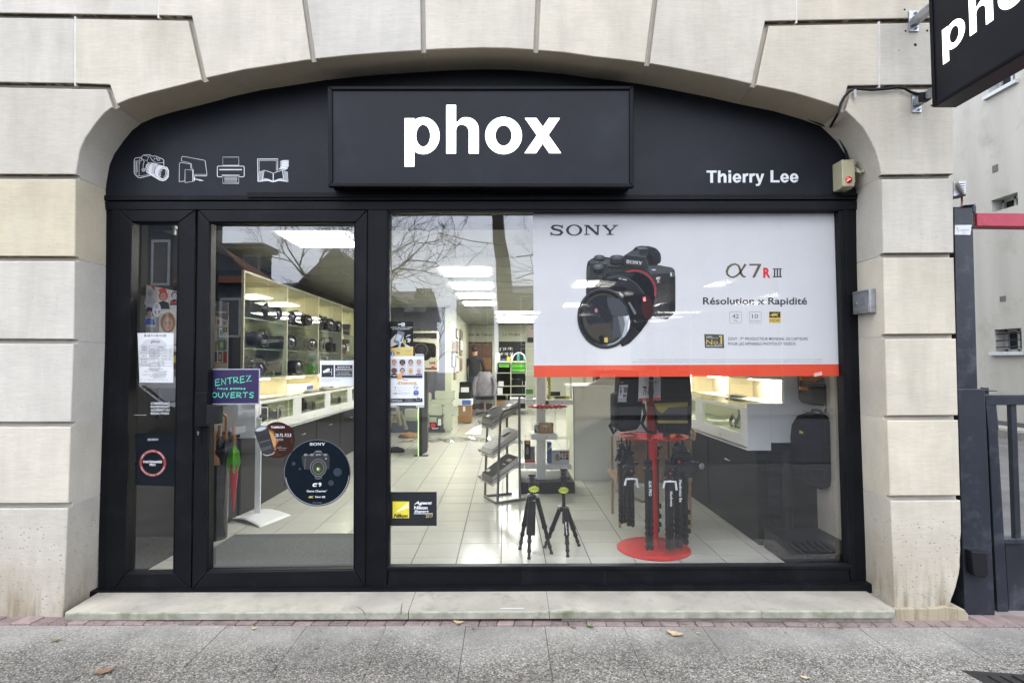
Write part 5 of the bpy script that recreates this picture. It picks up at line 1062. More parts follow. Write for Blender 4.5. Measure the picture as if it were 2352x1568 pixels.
for i in range(N_+1):
    for j in range(10): a=2*math.pi*j/10; x=A.x+(B.x-A.x)*i/N_; r=.022*min(1,4*min(i,N_-i)/N_+.15)*(1+.25*math.sin(i*2.3+j)); vs.append((x,5.83+1.6*r*math.cos(a),A.z+.014+r*math.sin(a)))
b.add(vs,[(i*10+j,i*10+(j+1)%10,(i+1)*10+(j+1)%10,(i+1)*10+j) for i in range(N_) for j in range(10)]); b.build('plastic_bag',pm('red_shiny_plastic',(.5,.015,.03),.15,coat=.5),label='red shiny plastic packet lying on top of the acrylic box',cat='packet',smooth=True)
b=MB(); c=at(*v('J',137,308),6.0); r4=random.Random(4)
for k in range(60):
    a=r4.uniform(0,6.28); q=c+Vector((r4.uniform(-.05,.05),r4.uniform(-.03,.03),0)); d_=Vector((math.cos(a)*.012,math.sin(a)*.012,.05+r4.random()*.03)); b.add([q-Vector((.004,0,0)),q+Vector((.004,0,0)),q+d_],[(0,1,2)])
b.build('plastic_grass',pm('artificial_grass',(.02,.09,.02),.6),label='small tuft of green plastic grass between the upper shelves',cat='decoration')
# ------------------------------------------------------------------ tripods
TRI=pm('tripod_black',(.014,.014,.016),.42,spec=.25); TAGM=pm('fluorescent_tag',(.72,.80,.04),.5); 
def star_tag(cx,cy_,rx,ry,Y,lab):
    t=empty('price_tag',at(cx,cy_,Y),lab,'price tag','yellow star price tags'); f=Flat(onY(Y),'V'); pts=[]
    rq=random.Random(int(cx)); n=26
    for i in range(n): a=2*math.pi*i/n; k_=(1.0 if i%2 else .72)+rq.uniform(-.05,.05); pts.append((cx+rx*k_*math.cos(a),cy_+ry*k_*math.sin(a)))
    b=MB(); b.prism([at(x,y,Y) for x,y in pts],(0,.0015,0)); b.build('card',TAGM,t)
    for k in range(6): f.stroke([(cx-rx*.6+k*rx*.22,cy_+ry*.35-(k%2)*ry*.3),(cx-rx*.5+k*rx*.22,cy_-ry*.35),(cx-rx*.42+k*rx*.22,cy_+ry*.2)],1.1,GREYINK)
    f.build('writing',t)
def open_tripod(apex,feet,headz,lab,print_leg=None,thick=1.0):
    t=empty('tripod',(apex.x,apex.y,0),lab,'tripod','black tripods standing in the window')
    b=MB(); b.lathe([(.012,apex.z-.10),(.012,headz-.07)],(apex.x,apex.y,0),10); b.build('centre_column',TRI,t,smooth=True)
    b=MB(); b.lathe([(.016,-.02),(.030,-.012),(.032,.012),(.018,.022)],apex,14); b.build('spider',TRI,t,smooth=True)
    for k,f_ in enumerate(feet):
        d=(f_-apex); d0=Vector((d.x,d.y,0)).normalized()*.034; s=apex+d0; b=MB(); n=lambda a: s.lerp(f_,a)
        for a0,a1,r in ((0,.52,.0165*thick),(.52,.70,.0135*thick),(.70,.86,.0115*thick),(.86,1.0,.0095*thick)): b.tube([n(a0),n(a1)],r,10)
        b.build('leg',TRI,t,smooth=True); b=MB()
        for a,r in ((.52,.0195),(.70,.017),(.86,.0145)): 
            for off_ in (-.014,.010): b.tube([n(a+off_),n(a+off_+.022)],[r*thick,r*thick*.93],12)
        b.tube([n(.97),n(1.005)],[.0135*thick,.0125*thick],10); b.build('twist_lock',RUBBER,t,smooth=True)
        b=MB(); c=apex+d0*.95+Vector((0,0,.006)); b.cbox(c,(.03,.03,.022)); b.build('hinge',GALV if k!=1 else TRI,t,bevel=.003)
    b=MB(); c=Vector((apex.x,apex.y,headz)); b.lathe([(.018,-.075),(.024,-.065),(.024,-.03),(.014,-.02)],c,14); b.lathe([(.0,-.030),(.015,-.026),(.021,-.012),(.021,.0),(.012,.012)],c,14); b.cbox(c+Vector((0,0,.018)),(.05,.045,.014)); b.tube([c+Vector((.018,0,-.045)),c+Vector((.045,-.005,-.045))],[.006,.013],8); b.build('ball_head',TRI,t,smooth=True); return t
ap=atz(1221,1272,0); ap.y=3.98
a1=at(1222,1141,3.97); open_tripod(a1,[atz(1194,1261,0),atz(1215,1283,0),atz(1267,1271,0)],at(1223,1096,3.97).z,'left of the two small tripods standing on the tiles, with yellow star tag')
b=MB(); b.tube([at(1222,1150,3.90),at(1219,1228,3.86)],[.026,.03],12); b.build('padded_grip',RUBBER,bpy.data.objects['tripod'],smooth=True)
star_tag(1226.5,1123,13.5,8.5,3.91,'yellow star tag on the left small tripod')
a2=at(1295,1168,4.0); t2=open_tripod(a2,[atz(1251,1257,0),atz(1304,1278,0),atz(1330,1253,0)],at(1292,1083,4.0).z,'right of the two small tripods standing on the tiles, with yellow star tag')
f=Flat(onY(3.905),'J',z0=0)
def vt(f,txt,x,y,h,w,mt,bold=.03): f.text(txt,x,y,h,mt,width=w,bold=bold,rot=math.radians(84))
vt(f,'Manfrotto',295,1175,11,95,WHITEINK); f.build('lettering',t2)
star_tag(1294.5,1125.5,12.5,8.5,3.95,'yellow star tag on the right small tripod')
# ------------------------------------------------------------------ red round stand
rdc=atz(1501,1260,0); rs_=empty('round_display_stand',rdc,'red round display stand with disc base, pole and ring of hanging tripods','display stand')
b=MB(); b.lathe([(.252,0),(.257,.003),(.257,.008),(.252,.011),(.02,.014)],rdc,56); b.build('base_disc',REDPT,rs_,smooth=True)
b=MB(); b.lathe([(.036,.012),(.036,1.62)],rdc,24); b.build('pole',REDPT,rs_,smooth=True)
zt_=at(1487,1001,rdc.y).z
b=MB(); b.lathe([(.222,zt_-.004),(.25,zt_-.004),(.255,zt_),(.25,zt_+.004),(.222,zt_+.004),(.222,zt_-.004)],rdc,48,cap=False); b.build('top_ring',REDPT,rs_,smooth=True)
for k in range(6): a=math.pi*k/3+.3; b=MB(); b.tube([rdc+Vector((.03*math.cos(a),.03*math.sin(a),zt_)),rdc+Vector((.23*math.cos(a),.23*math.sin(a),zt_))],.007,6); b.build('spoke',REDPT,rs_)
b=MB(); b.lathe([(.05,1.56),(.24,1.56),(.24,1.57),(.05,1.57)],rdc,40); b.build('upper_disc',REDPT,rs_,smooth=True)
def ringpt(a,r=.225): return rdc+Vector((r*math.sin(math.radians(a)),-r*math.cos(math.radians(a)),0))
def folded_tripod(a,zb,lab,collar=None,kind=0,r=.215,headz=None,txt=None):
    c=ringpt(a,r); t=empty('hanging_tripod',(c.x,c.y,zb),lab,'tripod','folded tripods hanging from the red stand'); L_=zt_-.03-zb; sp_=.017
    hz=headz or (zt_-.12)
    for k in range(3):
        q=c+Vector((sp_*math.cos(2.1*k+a*.02),sp_*math.sin(2.1*k+a*.02),0)); b=MB(); top_=hz-.09
        h=top_-zb; bend=[(0,.0095),(.16,.0095),(.17,.0115),(.33,.0115),(.34,.0135),(1,.0145)]
        b.lathe([(rr_2,zb+h*f_) for f_,rr_2 in bend],(q.x,q.y,0),9); b.build('leg',TRI,t,smooth=True)
        b=MB()
        for f_ in (.02,.10,.19,.27,.36): b.lathe([(.0142,zb+h*f_),(.0155,zb+h*f_+.012),(.0142,zb+h*f_+.024)],(q.x,q.y,0),9)
        if kind==1: 
            for f_ in (.12,.24,.38): b.cbox((q.x+.012,q.y-.012,zb+h*f_),(.022,.02,.03))
        b.build('leg_lock',RUBBER,t)
    b=MB(); b.lathe([(.012,top_-.1),(.012,hz),(.006,hz),(.006,zt_-.004)],(c.x,c.y,0),8); b.lathe([(.03,top_),(.032,top_+.02),(.02,top_+.03)],(c.x,c.y,0),14); b.build('centre_column',TRI,t,smooth=True)
    if collar: b=MB(); b.tube([Vector((c.x-.045,c.y-.02,top_-.03)),Vector((c.x-.036,c.y-.025,top_+.012)),Vector((c.x,c.y-.034,top_+.016)),Vector((c.x+.036,c.y-.025,top_+.012)),Vector((c.x+.045,c.y-.02,top_-.045))],.008,8); b.build('white_collar',WHITEP,t,smooth=True)
    b=MB(); hc=Vector((c.x,c.y,hz)); b.lathe([(.02,-.055),(.03,-.045),(.03,-.01),(.02,.0)],hc,12)
    if kind!=2: b.cbox(hc+Vector((0,0,.02)),(.06,.05,.035)); b.tube([hc,hc+Vector((.05,-.02,.03))],.008,7); b.tube([hc+Vector((-.02,0,.01)),hc+Vector((-.05,-.02,-.05))],.007,7); b.lathe([(.0,.03),(.022,.035),(.026,.055),(.018,.075),(.0,.08)],hc,10)
    b.build('head',TRI,t,smooth=True)
    if kind in (0,3):
        b=MB(); b.lathe([(.006,0),(.006,.005)],hc+Vector((.0,-.032,-.02)),10,axis=(0,-1,0)); b.build('red_knob',REDINK,t)
    if txt:
        f=Flat(lambda x,y,l:Vector((c.x+x*.001,c.y-.0405-l,zb+y*.001)),'V',z0=0); f.surf=lambda x,y,l:Vector((c.x,c.y-.0415-l,0))+Vector((x*K*.001,0,zb+y*K*.001))
        vs,fs=glyphs(txt,.03,0,1.0); x0=min(p[0] for p in vs); x1=max(p[0] for p in vs); k2=(.15 if 'Be' in txt else .10)/(x1-x0); m2=MB(); m2.add([Vector((c.x-.006+p[1]*k2,c.y-.0405,hz-.14-(p[0]-x0)*k2)) for p in vs],fs); m2.build('lettering',WHITEINK,t)
    return t
def zb_at(x,y,a): c=ringpt(a,.215); return at(x,y,c.y).z
angs=[(1432,1208-0,-58,'leftmost tripod hanging from the red stand, with white collar',1,0,None),(1455,1180,-68,'tripod hanging behind the leftmost one',0,1,None),(1461,1283-8,-22,'long tripod with foam legs hanging left of the red pole',0,2,'SLIK PRO'),
      (1536,1262,16,'tripod with white collar hanging just right of the red pole',1,0,'Manfrotto'),(1556,1266,38,'thick lettered tripod hanging right of the red pole',0,3,'Manfrotto Be'),(1587,1236,84,'rightmost slim tripod hanging from the red stand',0,1,None),(1572,1225,110,'slim tripod hanging behind the lettered one',0,1,None),(1478,1200,-100,'short tripod at the far left of the red stand, behind the others',0,0,None),(1525,1230,160,'tripod hanging on the far side of the red pole',0,1,None),(1545,1250,62,'narrow tripod between the lettered one and the rightmost one',0,0,None)]
for (px,py,a,lb_,col_,kd,tx) in angs:
    zb_=max(.06,at(px,py,ringpt(a,.215).y).z); folded_tripod(a,zb_,lb_,collar=col_,kind=kd,txt=tx,headz=zt_-(.20 if col_ else .13))
# fluid head with silver knob on the right tripod
c=ringpt(60,.235); b=MB(); b.cbox(c+Vector((0,-.03,zt_-.19)),(.11,.08,.07)); b.cbox(c+Vector((-.01,-.03,zt_-.13)),(.08,.06,.04)); b.lathe([(.02,0),(.024,.01),(.024,.03),(.012,.035)],c+Vector((.055,-.045,zt_-.18)),14,axis=(.6,-1,0)); b.lathe([(.045,-.26),(.045,-.235)],c+Vector((0,-.03,zt_)),16); b.build('fluid_head',TRI,rs_,bevel=.006)
b=MB(); b.lathe([(.015,.0),(.022,.003),(.022,.014),(.015,.017)],c+Vector((.078,-.078,zt_-.18)),16,axis=(.6,-1,0)); b.build('silver_knob',GALV,rs_,smooth=True)
# price tickets on the rim
for k,(x0,y0,x1,y1,mt,lb_) in enumerate(((830,522,895,556,REDINK,'left red price ticket on the edge of the red disc'),(948,529,1014,561,REDINK,'middle red price ticket on the edge of the red disc'),(1064,522,1113,556,ORB,'tilted orange price ticket at the right of the red disc'))):
    Y=rdc.y-.262+.05*(k==2)*2; q=[v('J',*p) for p in (((x0,y0),(x1,y0+2),(x1-2,y1),(x0-3,y1-2)) if k<2 else ((x0,y0+10),(x1-10,y0),(x1,y1-12),(x0+14,y1+2)))]
    b=MB(); b.pq(q,Y,Y+.0015); b.build('price_ticket',pm('fluorescent_red',(.80,.05,.05),.5) if k<2 else ORB,label=lb_,cat='price ticket')
# backpacks hanging on the pole
def bag(outline,Y,d,lab,nm='backpack',mt=CHAR,pocket=None,strap=None,reg='J'):
    t=empty(nm,at(*v(reg,*outline[0]),Y),lab,'bag'); b=MB(); n=len(outline); P0=[at(*v(reg,*p),Y+d*.5) for p in outline]; c=sum(P0,Vector())/n
    rings=[]; 
    for s_,yy in ((.80,Y),(.95,Y+.015),(1.0,Y+.05),(1.0,Y+d-.04),(.9,Y+d)): rings+= [Vector((c.x+(p.x-c.x)*s_,yy,c.z+(p.z-c.z)*s_)) for p in P0]
    b.add(rings,[(k*n+i,k*n+(i+1)%n,(k+1)*n+(i+1)%n,(k+1)*n+i) for k in range(4) for i in range(n)]+[tuple(range(n)),tuple(range(4*n,5*n))]); b.build('body',mt,t,bevel=.006,smooth=60)
    if pocket: 
        for q,m_ in pocket: b=MB(); b.pq([v(reg,*p) for p in q],Y-.022,Y+.01); b.build('front_pocket',m_,t,bevel=.008)
    if strap:
        for q,r in strap: b=MB(); b.tube([at(*v(reg,*p),Y-.01) for p in q],r,6); b.build('strap',CHAR,t,smooth=True)
    return t
Yb=rdc.y-.17
bag([(680,60),(830,60),(855,140),(852,300),(835,450),(810,490),(700,505),(645,470),(640,350),(642,232),(672,220)],Yb,.2,'black camera backpack hanging at the left of the red stand',pocket=[([(700,330),(835,320),(828,460),(705,480)],CHAR)],strap=[([(640,450),(625,462),(655,522),(672,490)],.012),([(870,300),(885,380),(862,450),(900,500),(960,520)],.012)])
bag([(980,60),(1190,60),(1205,250),(1203,460),(1190,520),(1000,515),(965,440),(960,300)],Yb,.22,'black shoulder bag with yellow stripes hanging right of the red pole','shoulder_bag',pocket=[([(1045,310),(1200,318),(1200,440),(985,440),(962,330)],pm('grey_velcro',(.06,.06,.06),.95,bump=.8,bs=200))],strap=[([(1028,90),(1032,300),(1030,540)],.011),([(960,310),(1060,318),(1200,316)],.006)])
b=MB(); b.pq([v('J',*p) for p in ((950,300),(1202,292),(1202,320),(1060,330),(1015,372),(985,360))],Yb-.03,Yb-.01); b.pq([v('J',*p) for p in ((975,425),(1202,428),(1200,446),(985,446))],Yb-.03,Yb-.01); b.build('yellow_stripe',pm('dull_yellow_band',(.30,.25,.03),.7),bpy.data.objects['shoulder_bag'])
# blister packs hanging in front
Yc=Yb-.07
t=empty('accessory_card',at(*v('J',720,290),Yc),'black and white accessory card hanging on the left backpack','package'); b=MB(); b.pq([v('J',*p) for p in ((698,132),(768,130),(752,292),(682,268))],Yc,Yc+.004); b.build('card',DARKPL,t)
f=Flat(onY(Yc),'J'); f.poly([(697,165),(760,163),(748,262),(686,268)],PAPER); f.rect(702,178,712,190,INK); f.rect(702,198,712,225,INK); f.rr(728,180,756,222,4,GREYINK); f.rect(700,232,708,240,INK); f.rr(722,232,746,256,3,GREYINK); f.ring(716,146,10,7,4,ORB); f.rect(684,262,748,290,LINK); f.build('print',t)
t=empty('tripod_package',at(*v('J',915,285),Yc-.03),'white blister pack with a small black tripod hanging in front of the pole','package'); b=MB(); b.pq([v('J',*p) for p in ((843,52),(988,50),(1002,278),(836,285))],Yc-.03,Yc-.026); b.build('card',PAPER,t)
f=Flat(onY(Yc-.03),'J'); f.poly([(840,262),(1001,255),(1002,278),(836,285)],REDINK); f.stroke([(862,66),(905,64)],7,REDINK); f.poly([(948,110),(1001,107),(1001,250),(948,258)],LINK); f.rect(957,136,971,148,REDINK); f.text('Manfrotto',860,68,8,REDINK,width=80); f.rect(940,118,942,250,PAPER)
f.stroke([(870,180),(896,184)],14,INK); f.stroke([(880,195),(872,238)],4,INK); f.stroke([(885,195),(890,240)],4,INK); f.stroke([(888,192),(902,228)],4,INK); f.text('BOSO',868,278,9,WHITEINK,width=22); f.build('print',t)
b=MB(); c=at(*v('J',930,118),Yc-.055); b.lathe([(.012,-.012),(.018,.0),(.012,.014),(.004,.02)],c,12); b.lathe([(.018,-.03),(.017,-.02),(.010,-.014)],c,12); b.tube([c-Vector((0,0,.03)),c-Vector((.002,0,.09))],[.014,.019],8); b.tube([c-Vector((.002,0,.09)),c-Vector((0,0,.16))],[.019,.009],8); b.build('mini_tripod',TRI,t,smooth=True)
b=MB(); b.pq([v('J',*p) for p in ((988,40),(1124,38),(1124,84),(1100,80),(1060,72),(988,76))],Yc-.02,Yc-.018); o=b.build('orange_label',ORB,label='orange price label hanging behind the red band of the poster',cat='label')
f=Flat(onY(Yc-.02),'J'); f.text('endaire',996,32,18,GREYINK,width=110); f.text('réé',994,68,18,GREYINK,width=44); f.text('α',1062,68,20,GREYINK,width=32,shear=.3,bold=.02); f.build('lettering',o)
# wicker armchair behind the stand
wc=empty('wicker_armchair',atz(1508,1210,0),'wicker armchair with wooden legs behind the red stand','armchair'); WK=pm('woven_wicker',(.36,.26,.15),.7,var=.2,vs=60,bump=1,bs=120,stretch=(1,1,2.5))
cw=ORG[wc.name]; A=atz(1430,1208,0); B=atz(1589,1213,0); Yw=4.62
b=MB(); z0,z1_=at(1450,1108,Yw).z,at(1450,1010,Yw).z; x0,x1=at(1417,1100,Yw).x,at(1590,1100,Yw).x
n=40
for i in range(n): 
    for lay in range(24):
        xx=x0+(x1-x0)*i/n; zz=z0+(z1_-z0)*lay/24; s_=.003*(1 if (i+lay)%2 else -1)
        b.cbox((xx+(x1-x0)/n/2,Yw+s_,zz+(z1_-z0)/48),((x1-x0)/n*.97,.010,(z1_-z0)/24*.95))
b.build('woven_back',WK,wc,kind='stuff'); b=MB(); b.box(x0,x1,Yw+.02,Yw+.45,z0-.01,z0+.03); b.build('seat',WK,wc,bevel=.01)
for lx,ly in ((x0+.02,Yw),(x1-.02,Yw),(x0+.04,Yw+.42),(x1-.04,Yw+.42)): b=MB(); b.tube([Vector((lx,ly,0)),Vector((lx,ly,z1_-.02))],.012,8); b.build('leg',pm('pale_bentwood',(.40,.26,.13),.5),wc,smooth=True)
b=MB(); b.tube([Vector((x0,Yw,z0-.06)),Vector((x0+.2,Yw,z0-.15)),Vector((x0+.35,Yw+.2,z0-.2))],.012,6); b.tube([Vector((x1,Yw-.02,z1_)),Vector((x1+.02,Yw,z1_+.05)),Vector((x1-.02,Yw+.1,z1_+.12))],.02,8); b.build('bent_brace',MATS['pale_bentwood'],wc,smooth=True)
# bags on the right wall
bag([(1035,395),(1110,370),(1190,380),(1232,430),(1240,800),(1190,905),(1130,925),(1040,870),(1000,790),(985,560),(995,460)],3.9,.22,'large dark backpack hanging low at the right wall of the window',mt=pm('navy_nylon',(.011,.012,.018),.7,bump=.3,bs=150,spec=.15),reg='S',pocket=[([(1030,560),(1190,560),(1190,800),(1040,800)],MATS['navy_nylon'])],strap=[([(1090,400),(1110,350),(1165,352),(1185,420)],.012),([(1195,430),(1210,600),(1200,860)],.01)])
b=MB(); b.pq([v('S',*p) for p in ((1013,498),(1040,510),(1036,524),(1010,518))],3.875,3.878); b.build('yellow_tag',YEL,label='tiny yellow tag on the large dark backpack',cat='tag')
bag([(1020,100),(1215,100),(1222,200),(1215,300),(1160,318),(1060,300),(1030,270)],3.95,.2,'brown grey shoulder bag with orange cord above the dark backpack','shoulder_bag',mt=pm('taupe_nylon',(.085,.08,.07),.7,bump=.3,bs=150),reg='S',strap=[([(1025,110),(1020,180),(1015,225)],.008),([(1200,160),(1215,330),(1195,370)],.008)])
b=MB(); b.pq([v('S',*p) for p in ((1018,98),(1200,98),(1130,140),(1022,132))],3.93,3.945); b.pq([v('S',*p) for p in ((1018,176),(1076,182),(1074,202),(1016,200))],3.925,3.945); b.build('orange_trim',ORB,bpy.data.objects['shoulder_bag.001'])
b=MB(); 
for q in ([(1062,148),(1215,148)],[(1035,350),(1052,362),(1310,358)],[(1165,428),(1190,428)]): b.tube([at(*v('S',*p),3.93) for p in q],.003,6)
b.build('wall_hooks',GALV,label='thin chrome hooks on the right wall of the shop window',cat='hooks')
b=MB(); b.lathe([(.035,.14),(.035,.69)],Vector((2.0,4.04,0)),14); b.build('black_post',DARKPL,label='black round post below the white counter end',cat='post',smooth=True)
# ------------------------------------------------------------------ left of the door: umbrellas, sign stand, banner, poster
ub=empty('umbrella_bin',atz(493,1236,0),'tall black umbrella bin behind the left edge of the door','umbrella stand'); c=ORG[ub.name]
b=MB(); b.lathe([(.085,0),(.088,.01),(.10,.56),(.105,.57),(.097,.57),(.094,.5)],c,22); b.build('bin',pm('smoked_plastic',(.018,.018,.02),.25),ub,smooth=True)
UG=pm('green_umbrella_cloth',(.10,.42,.02),.5,bump=.4,bs=40); UR=pm('red_umbrella_cloth',(.55,.01,.015),.5); UB=pm('grey_umbrella_cloth',(.05,.06,.07),.6)
def umbrella(x,ytop,ycl,mt,mt2,lab,hook=False,dy=0):
    Y=c.y+dy; top_=at(x,ytop,Y); cl=at(x,ycl,Y); t=empty('umbrella',(top_.x,Y,.03),lab,'umbrella','umbrellas in the black bin')
    b=MB()
    if hook: 
        r=.028; b.tube([Vector((top_.x,Y,cl.z)),Vector((top_.x,Y,top_.z-r))]+[Vector((top_.x-r+r*math.cos(a),Y,top_.z-r+r*math.sin(a))) for a in [math.pi*i/8 for i in range(1,9)]]+[Vector((top_.x-2*r,Y,top_.z-r-.03))],.0115,8)
    else:
        h=top_.z-cl.z; b.lathe([(.008,0),(.010,h*.1),(.015,h*.2),(.011,h*.3),(.015,h*.4),(.011,h*.5),(.015,h*.6),(.012,h*.7),(.016,h*.85),(.014,h),(.0,h+.004)],Vector((top_.x,Y,cl.z)),10)
    b.build('handle',WOOD,t,smooth=True)
    b=MB(); n=10; L_=[(0,.008),(.05,.035),(.13,.042),(.22,.028)]; vs=[]
    for i,(h,r) in enumerate(L_):
        for j in range(n): a=2*math.pi*j/n; rr_=r*(1+.3*math.sin(5*a+i)); vs.append((top_.x+rr_*math.cos(a),Y+rr_*math.sin(a),cl.z-h+.02*math.sin(3*a)*(i>0)))
    b.add(vs,[(i*n+j,i*n+(j+1)%n,(i+1)*n+(j+1)%n,(i+1)*n+j) for i in range(3) for j in range(n)]); b.build('folded_cloth',mt,t,smooth=60)
    b=MB(); b.lathe([(.034,-.14),(.03,-.25),(.02,-.34),(.006,-.50)],Vector((top_.x,Y,cl.z)),10); b.build('lower_cloth',mt2,t,smooth=True); return t
umbrella(538,980,1022,UG,UR,'green and red umbrella with turned wooden handle in the bin',dy=-.02)
umbrella(520,952,1010,UB,UB,'grey umbrella with hooked wooden handle in the bin',hook=True,dy=.02); umbrella(492,988,1040,WOOD,DARKPL,'brown umbrella with straight handle at the left of the bin',dy=-.04); umbrella(505,976,1005,UB,UB,'dark umbrella with plain handle between the others',dy=.03)
# white sign holder
sh2=empty('sign_holder',atz(592,1188,0),'white sign holder with curved foot plate and flat pole behind the door','sign holder'); c=ORG[sh2.name]
q=[atz(523,1193,0),atz(573,1174,0),atz(668,1183,0),atz(598,1211,0)]
b=MB(); N_=10; vs=[]
for i in range(N_+1):
    for j in range(N_+1):
        a,d_=i/N_,j/N_; p=q[0].lerp(q[3],a).lerp(q[1].lerp(q[2],a),d_); h=.004+.035*math.sin(math.pi*a)*1.0; vs.append((p.x,p.y,h))
b.add(vs,[(i*(N_+1)+j,(i+1)*(N_+1)+j,(i+1)*(N_+1)+j+1,i*(N_+1)+j+1) for i in range(N_) for j in range(N_)]); o=b.build('foot_plate',WHITEP,sh2,smooth=True); m_=o.modifiers.new('s','SOLIDIFY'); m_.thickness=.006
Ys=c.y; A=at(585,1190,Ys); B=at(600,1010,Ys); b=MB(); b.box(A.x,B.x,Ys-.008,Ys+.008,.035,.86); b.build('pole',WHITEP,sh2,bevel=.002)
b=MB()
for (x0,y0,x1,y1) in ((1070,130,1100,240),(1205,140,1275,250),(1345,130,1390,240)):
    P0=[at(*v('E',x0,y1+20),Ys),at(*v('E',x0+8,y0+6),Ys),at(*v('E',x0+16,y0),Ys+.03),at(*v('E',x1,y0+8),Ys+.06)]; b.tube(P0,.0035,6)
    if x0>1200 and x0<1300: b.tube([at(*v('E',x1,y0+8),Ys+.06),at(*v('E',x1-2,y1+10),Ys+.02)],.0035,6)
b.build('wire_rack',WHITEP,sh2); 
t=empty('gallery_magazine',at(*v('E',1150,230),Ys),'dark magazine with yellow title lying on the white sign holder','magazine'); b=MB(); q=[at(*v('E',1062,178),Ys),at(*v('E',1100,160),Ys+.1),at(*v('E',1290,205),Ys+.1),at(*v('E',1240,238),Ys)]; b.prism(q,(0,0,-.012)); b.build('magazine',DARKPL,t); b=MB(); b.prism([q[0].lerp(q[1],.35).lerp(q[3],.15)+Vector((0,0,.001)),q[0].lerp(q[1],.75).lerp(q[2],.2)+Vector((0,0,.001)),q[1].lerp(q[2],.6)+Vector((0,-.02,.001)),q[0].lerp(q[3],.55)+Vector((0,.02,.001))],(0,0,.0008)); b.build('title_print',pm('olive_print',(.35,.36,.16),.5),t)
# tall roll up banner behind the door, left
bn=empty('roll_up_banner',at(505,880,4.9),'grey and cream roll up banner with photo pictures behind the door','banner'); Yn=4.9
f0=[v('dr',*p) for p in ((-80,385),(245,412),(238,1110),(-80,1110))]
b=MB(); b.pq([v('dr',*p) for p in ((-80,385),(245,412),(238,1500),(-80,1500))],Yn,Yn+.002); b.build('banner_sheet',pm('cream_banner',(.66,.62,.44),.6,var=.02),bn)
f=Flat(onY(Yn),'dr'); f.poly([(-80,385),(245,412),(242,610)]+[(200,585),(140,560),(70,545),(-80,540)],pm('banner_grey',(.17,.165,.15),.6)); f.stroke([(-80,540),(70,545),(140,560),(200,585),(242,610)],7,REDINK)
f.text('partager',128,450,26,WHITEINK,width=140,align='R',bold=.01); f.text('histoires à raconter',228,528,26,WHITEINK,width=210,align='R',bold=.01)
def pic(x0,y0,x1,y1,fr_,a,b_): f.rect(x0,y0,x1,y1,fr_); f.rect(x0+6,y0+6,x1-6,y1-6,a); f.ell((x0+x1)/2,(y0+y1)/2,(x1-x0)*.22,(y1-y0)*.28,b_)
SKYP=pm('sky_print',(.05,.09,.2),.5); GRN=pm('green_print',(.12,.17,.08),.5)
for q in ((40,565,106,672,INK,GREYINK,PAPER),(115,580,165,660,PAPER,LINK,REDINK),(175,600,236,662,PAPER,LINK,SK2),(30,700,136,828,GREYINK,PAPER,GREYINK),(144,672,190,792,INK,PAPER,GRN),(194,680,232,726,GRN,GRN,YEL),(190,730,228,796,PAPER,PAPER,LINK),(30,840,118,915,INK,YEL,GREYINK),(140,808,210,914,INK,TEAL,YEL),(30,925,132,1044,PAPER,SKYP,ORINK),(134,925,184,1040,PAPER,SKYP,ORINK),(192,928,230,1042,REDINK,REDINK,SK3)): pic(*q)
f.rect(124,835,134,858,REDINK); f.rect(214,815,228,910,GREYINK)
f.stroke([(-80,1040),(120,1055),(240,1046)],6,REDINK); f.text('quelques secondes !',70,1090,20,REDINK,width=110); f.build('print',bn)
# carnival portrait poster behind the side light
cpz=empty('portrait_poster',at(370,800,3.95),'large faded portrait poster behind the narrow side light','poster'); Yo=3.62
b=MB(); b.pq([v('hr',*p) for p in ((163,148),(700,260),(700,1190),(150,1202))],Yo,Yo+.002); b.build('sheet',pm('poster_beige',(.34,.32,.28),.6),cpz)
f=Flat(onY(Yo),'hr'); 
def face(cx,cy_,r,skin,hair,coat,hy=1.25): 
    f.poly([(cx-r*1.7,cy_+r*3.1),(cx-r*1.3,cy_+r*1.5),(cx,cy_+r*1.0),(cx+r*1.3,cy_+r*1.5),(cx+r*1.7,cy_+r*3.1)],coat); f.ell(cx,cy_-r*.25,r*1.15,r*hy,hair); f.ell(cx,cy_,r*.78,r*1.08,skin)
    for s_ in (-1,1): f.ell(cx+s_*r*.3,cy_-r*.1,r*.13,r*.08,INK); f.stroke([(cx+s_*r*.14,cy_-r*.28),(cx+s_*r*.46,cy_-r*.3)],r*.07,hair)
    f.stroke([(cx-r*.22,cy_+r*.52),(cx,cy_+r*.58),(cx+r*.22,cy_+r*.52)],r*.12,REDINK); f.stroke([(cx,cy_-r*.05),(cx-r*.06,cy_+r*.25),(cx+r*.04,cy_+r*.28)],r*.06,CARD)
BG1=pm('poster_panel_a',(.58,.56,.52),.6); BG2=pm('poster_panel_b',(.64,.60,.53),.6)
f.poly([(163,148),(262,170),(262,378),(163,355)],BG1); f.poly([(266,172),(392,198),(392,388),(266,380)],BG2); f.poly([(396,200),(486,220),(486,405),(396,390)],BG1); f.poly([(163,360),(262,380),(262,578),(163,570)],BG1); f.poly([(296,388),(474,400),(474,755),(296,640)],BG2)
face(205,235,36,pm('silver_face',(.40,.38,.35),.6),LINK,PALEBG); f.poly([(205,155),(250,168),(252,215),(235,195)],REDINK); face(338,270,40,SK2,REDINK,INK,1.35); f.ell(332,208,40,24,REDINK); face(452,262,30,PALEBG,INK,INK); f.poly([(410,300),(440,330),(485,305),(485,335),(415,340)],REDINK)
face(200,448,34,SK2,INK,BLUEINK); f.poly([(158,415),(175,372),(225,380),(230,412)],INK); f.ell(205,465,6,6,REDINK); face(386,545,66,SK2,HAIRP if False else CARD,BG2,1.55)
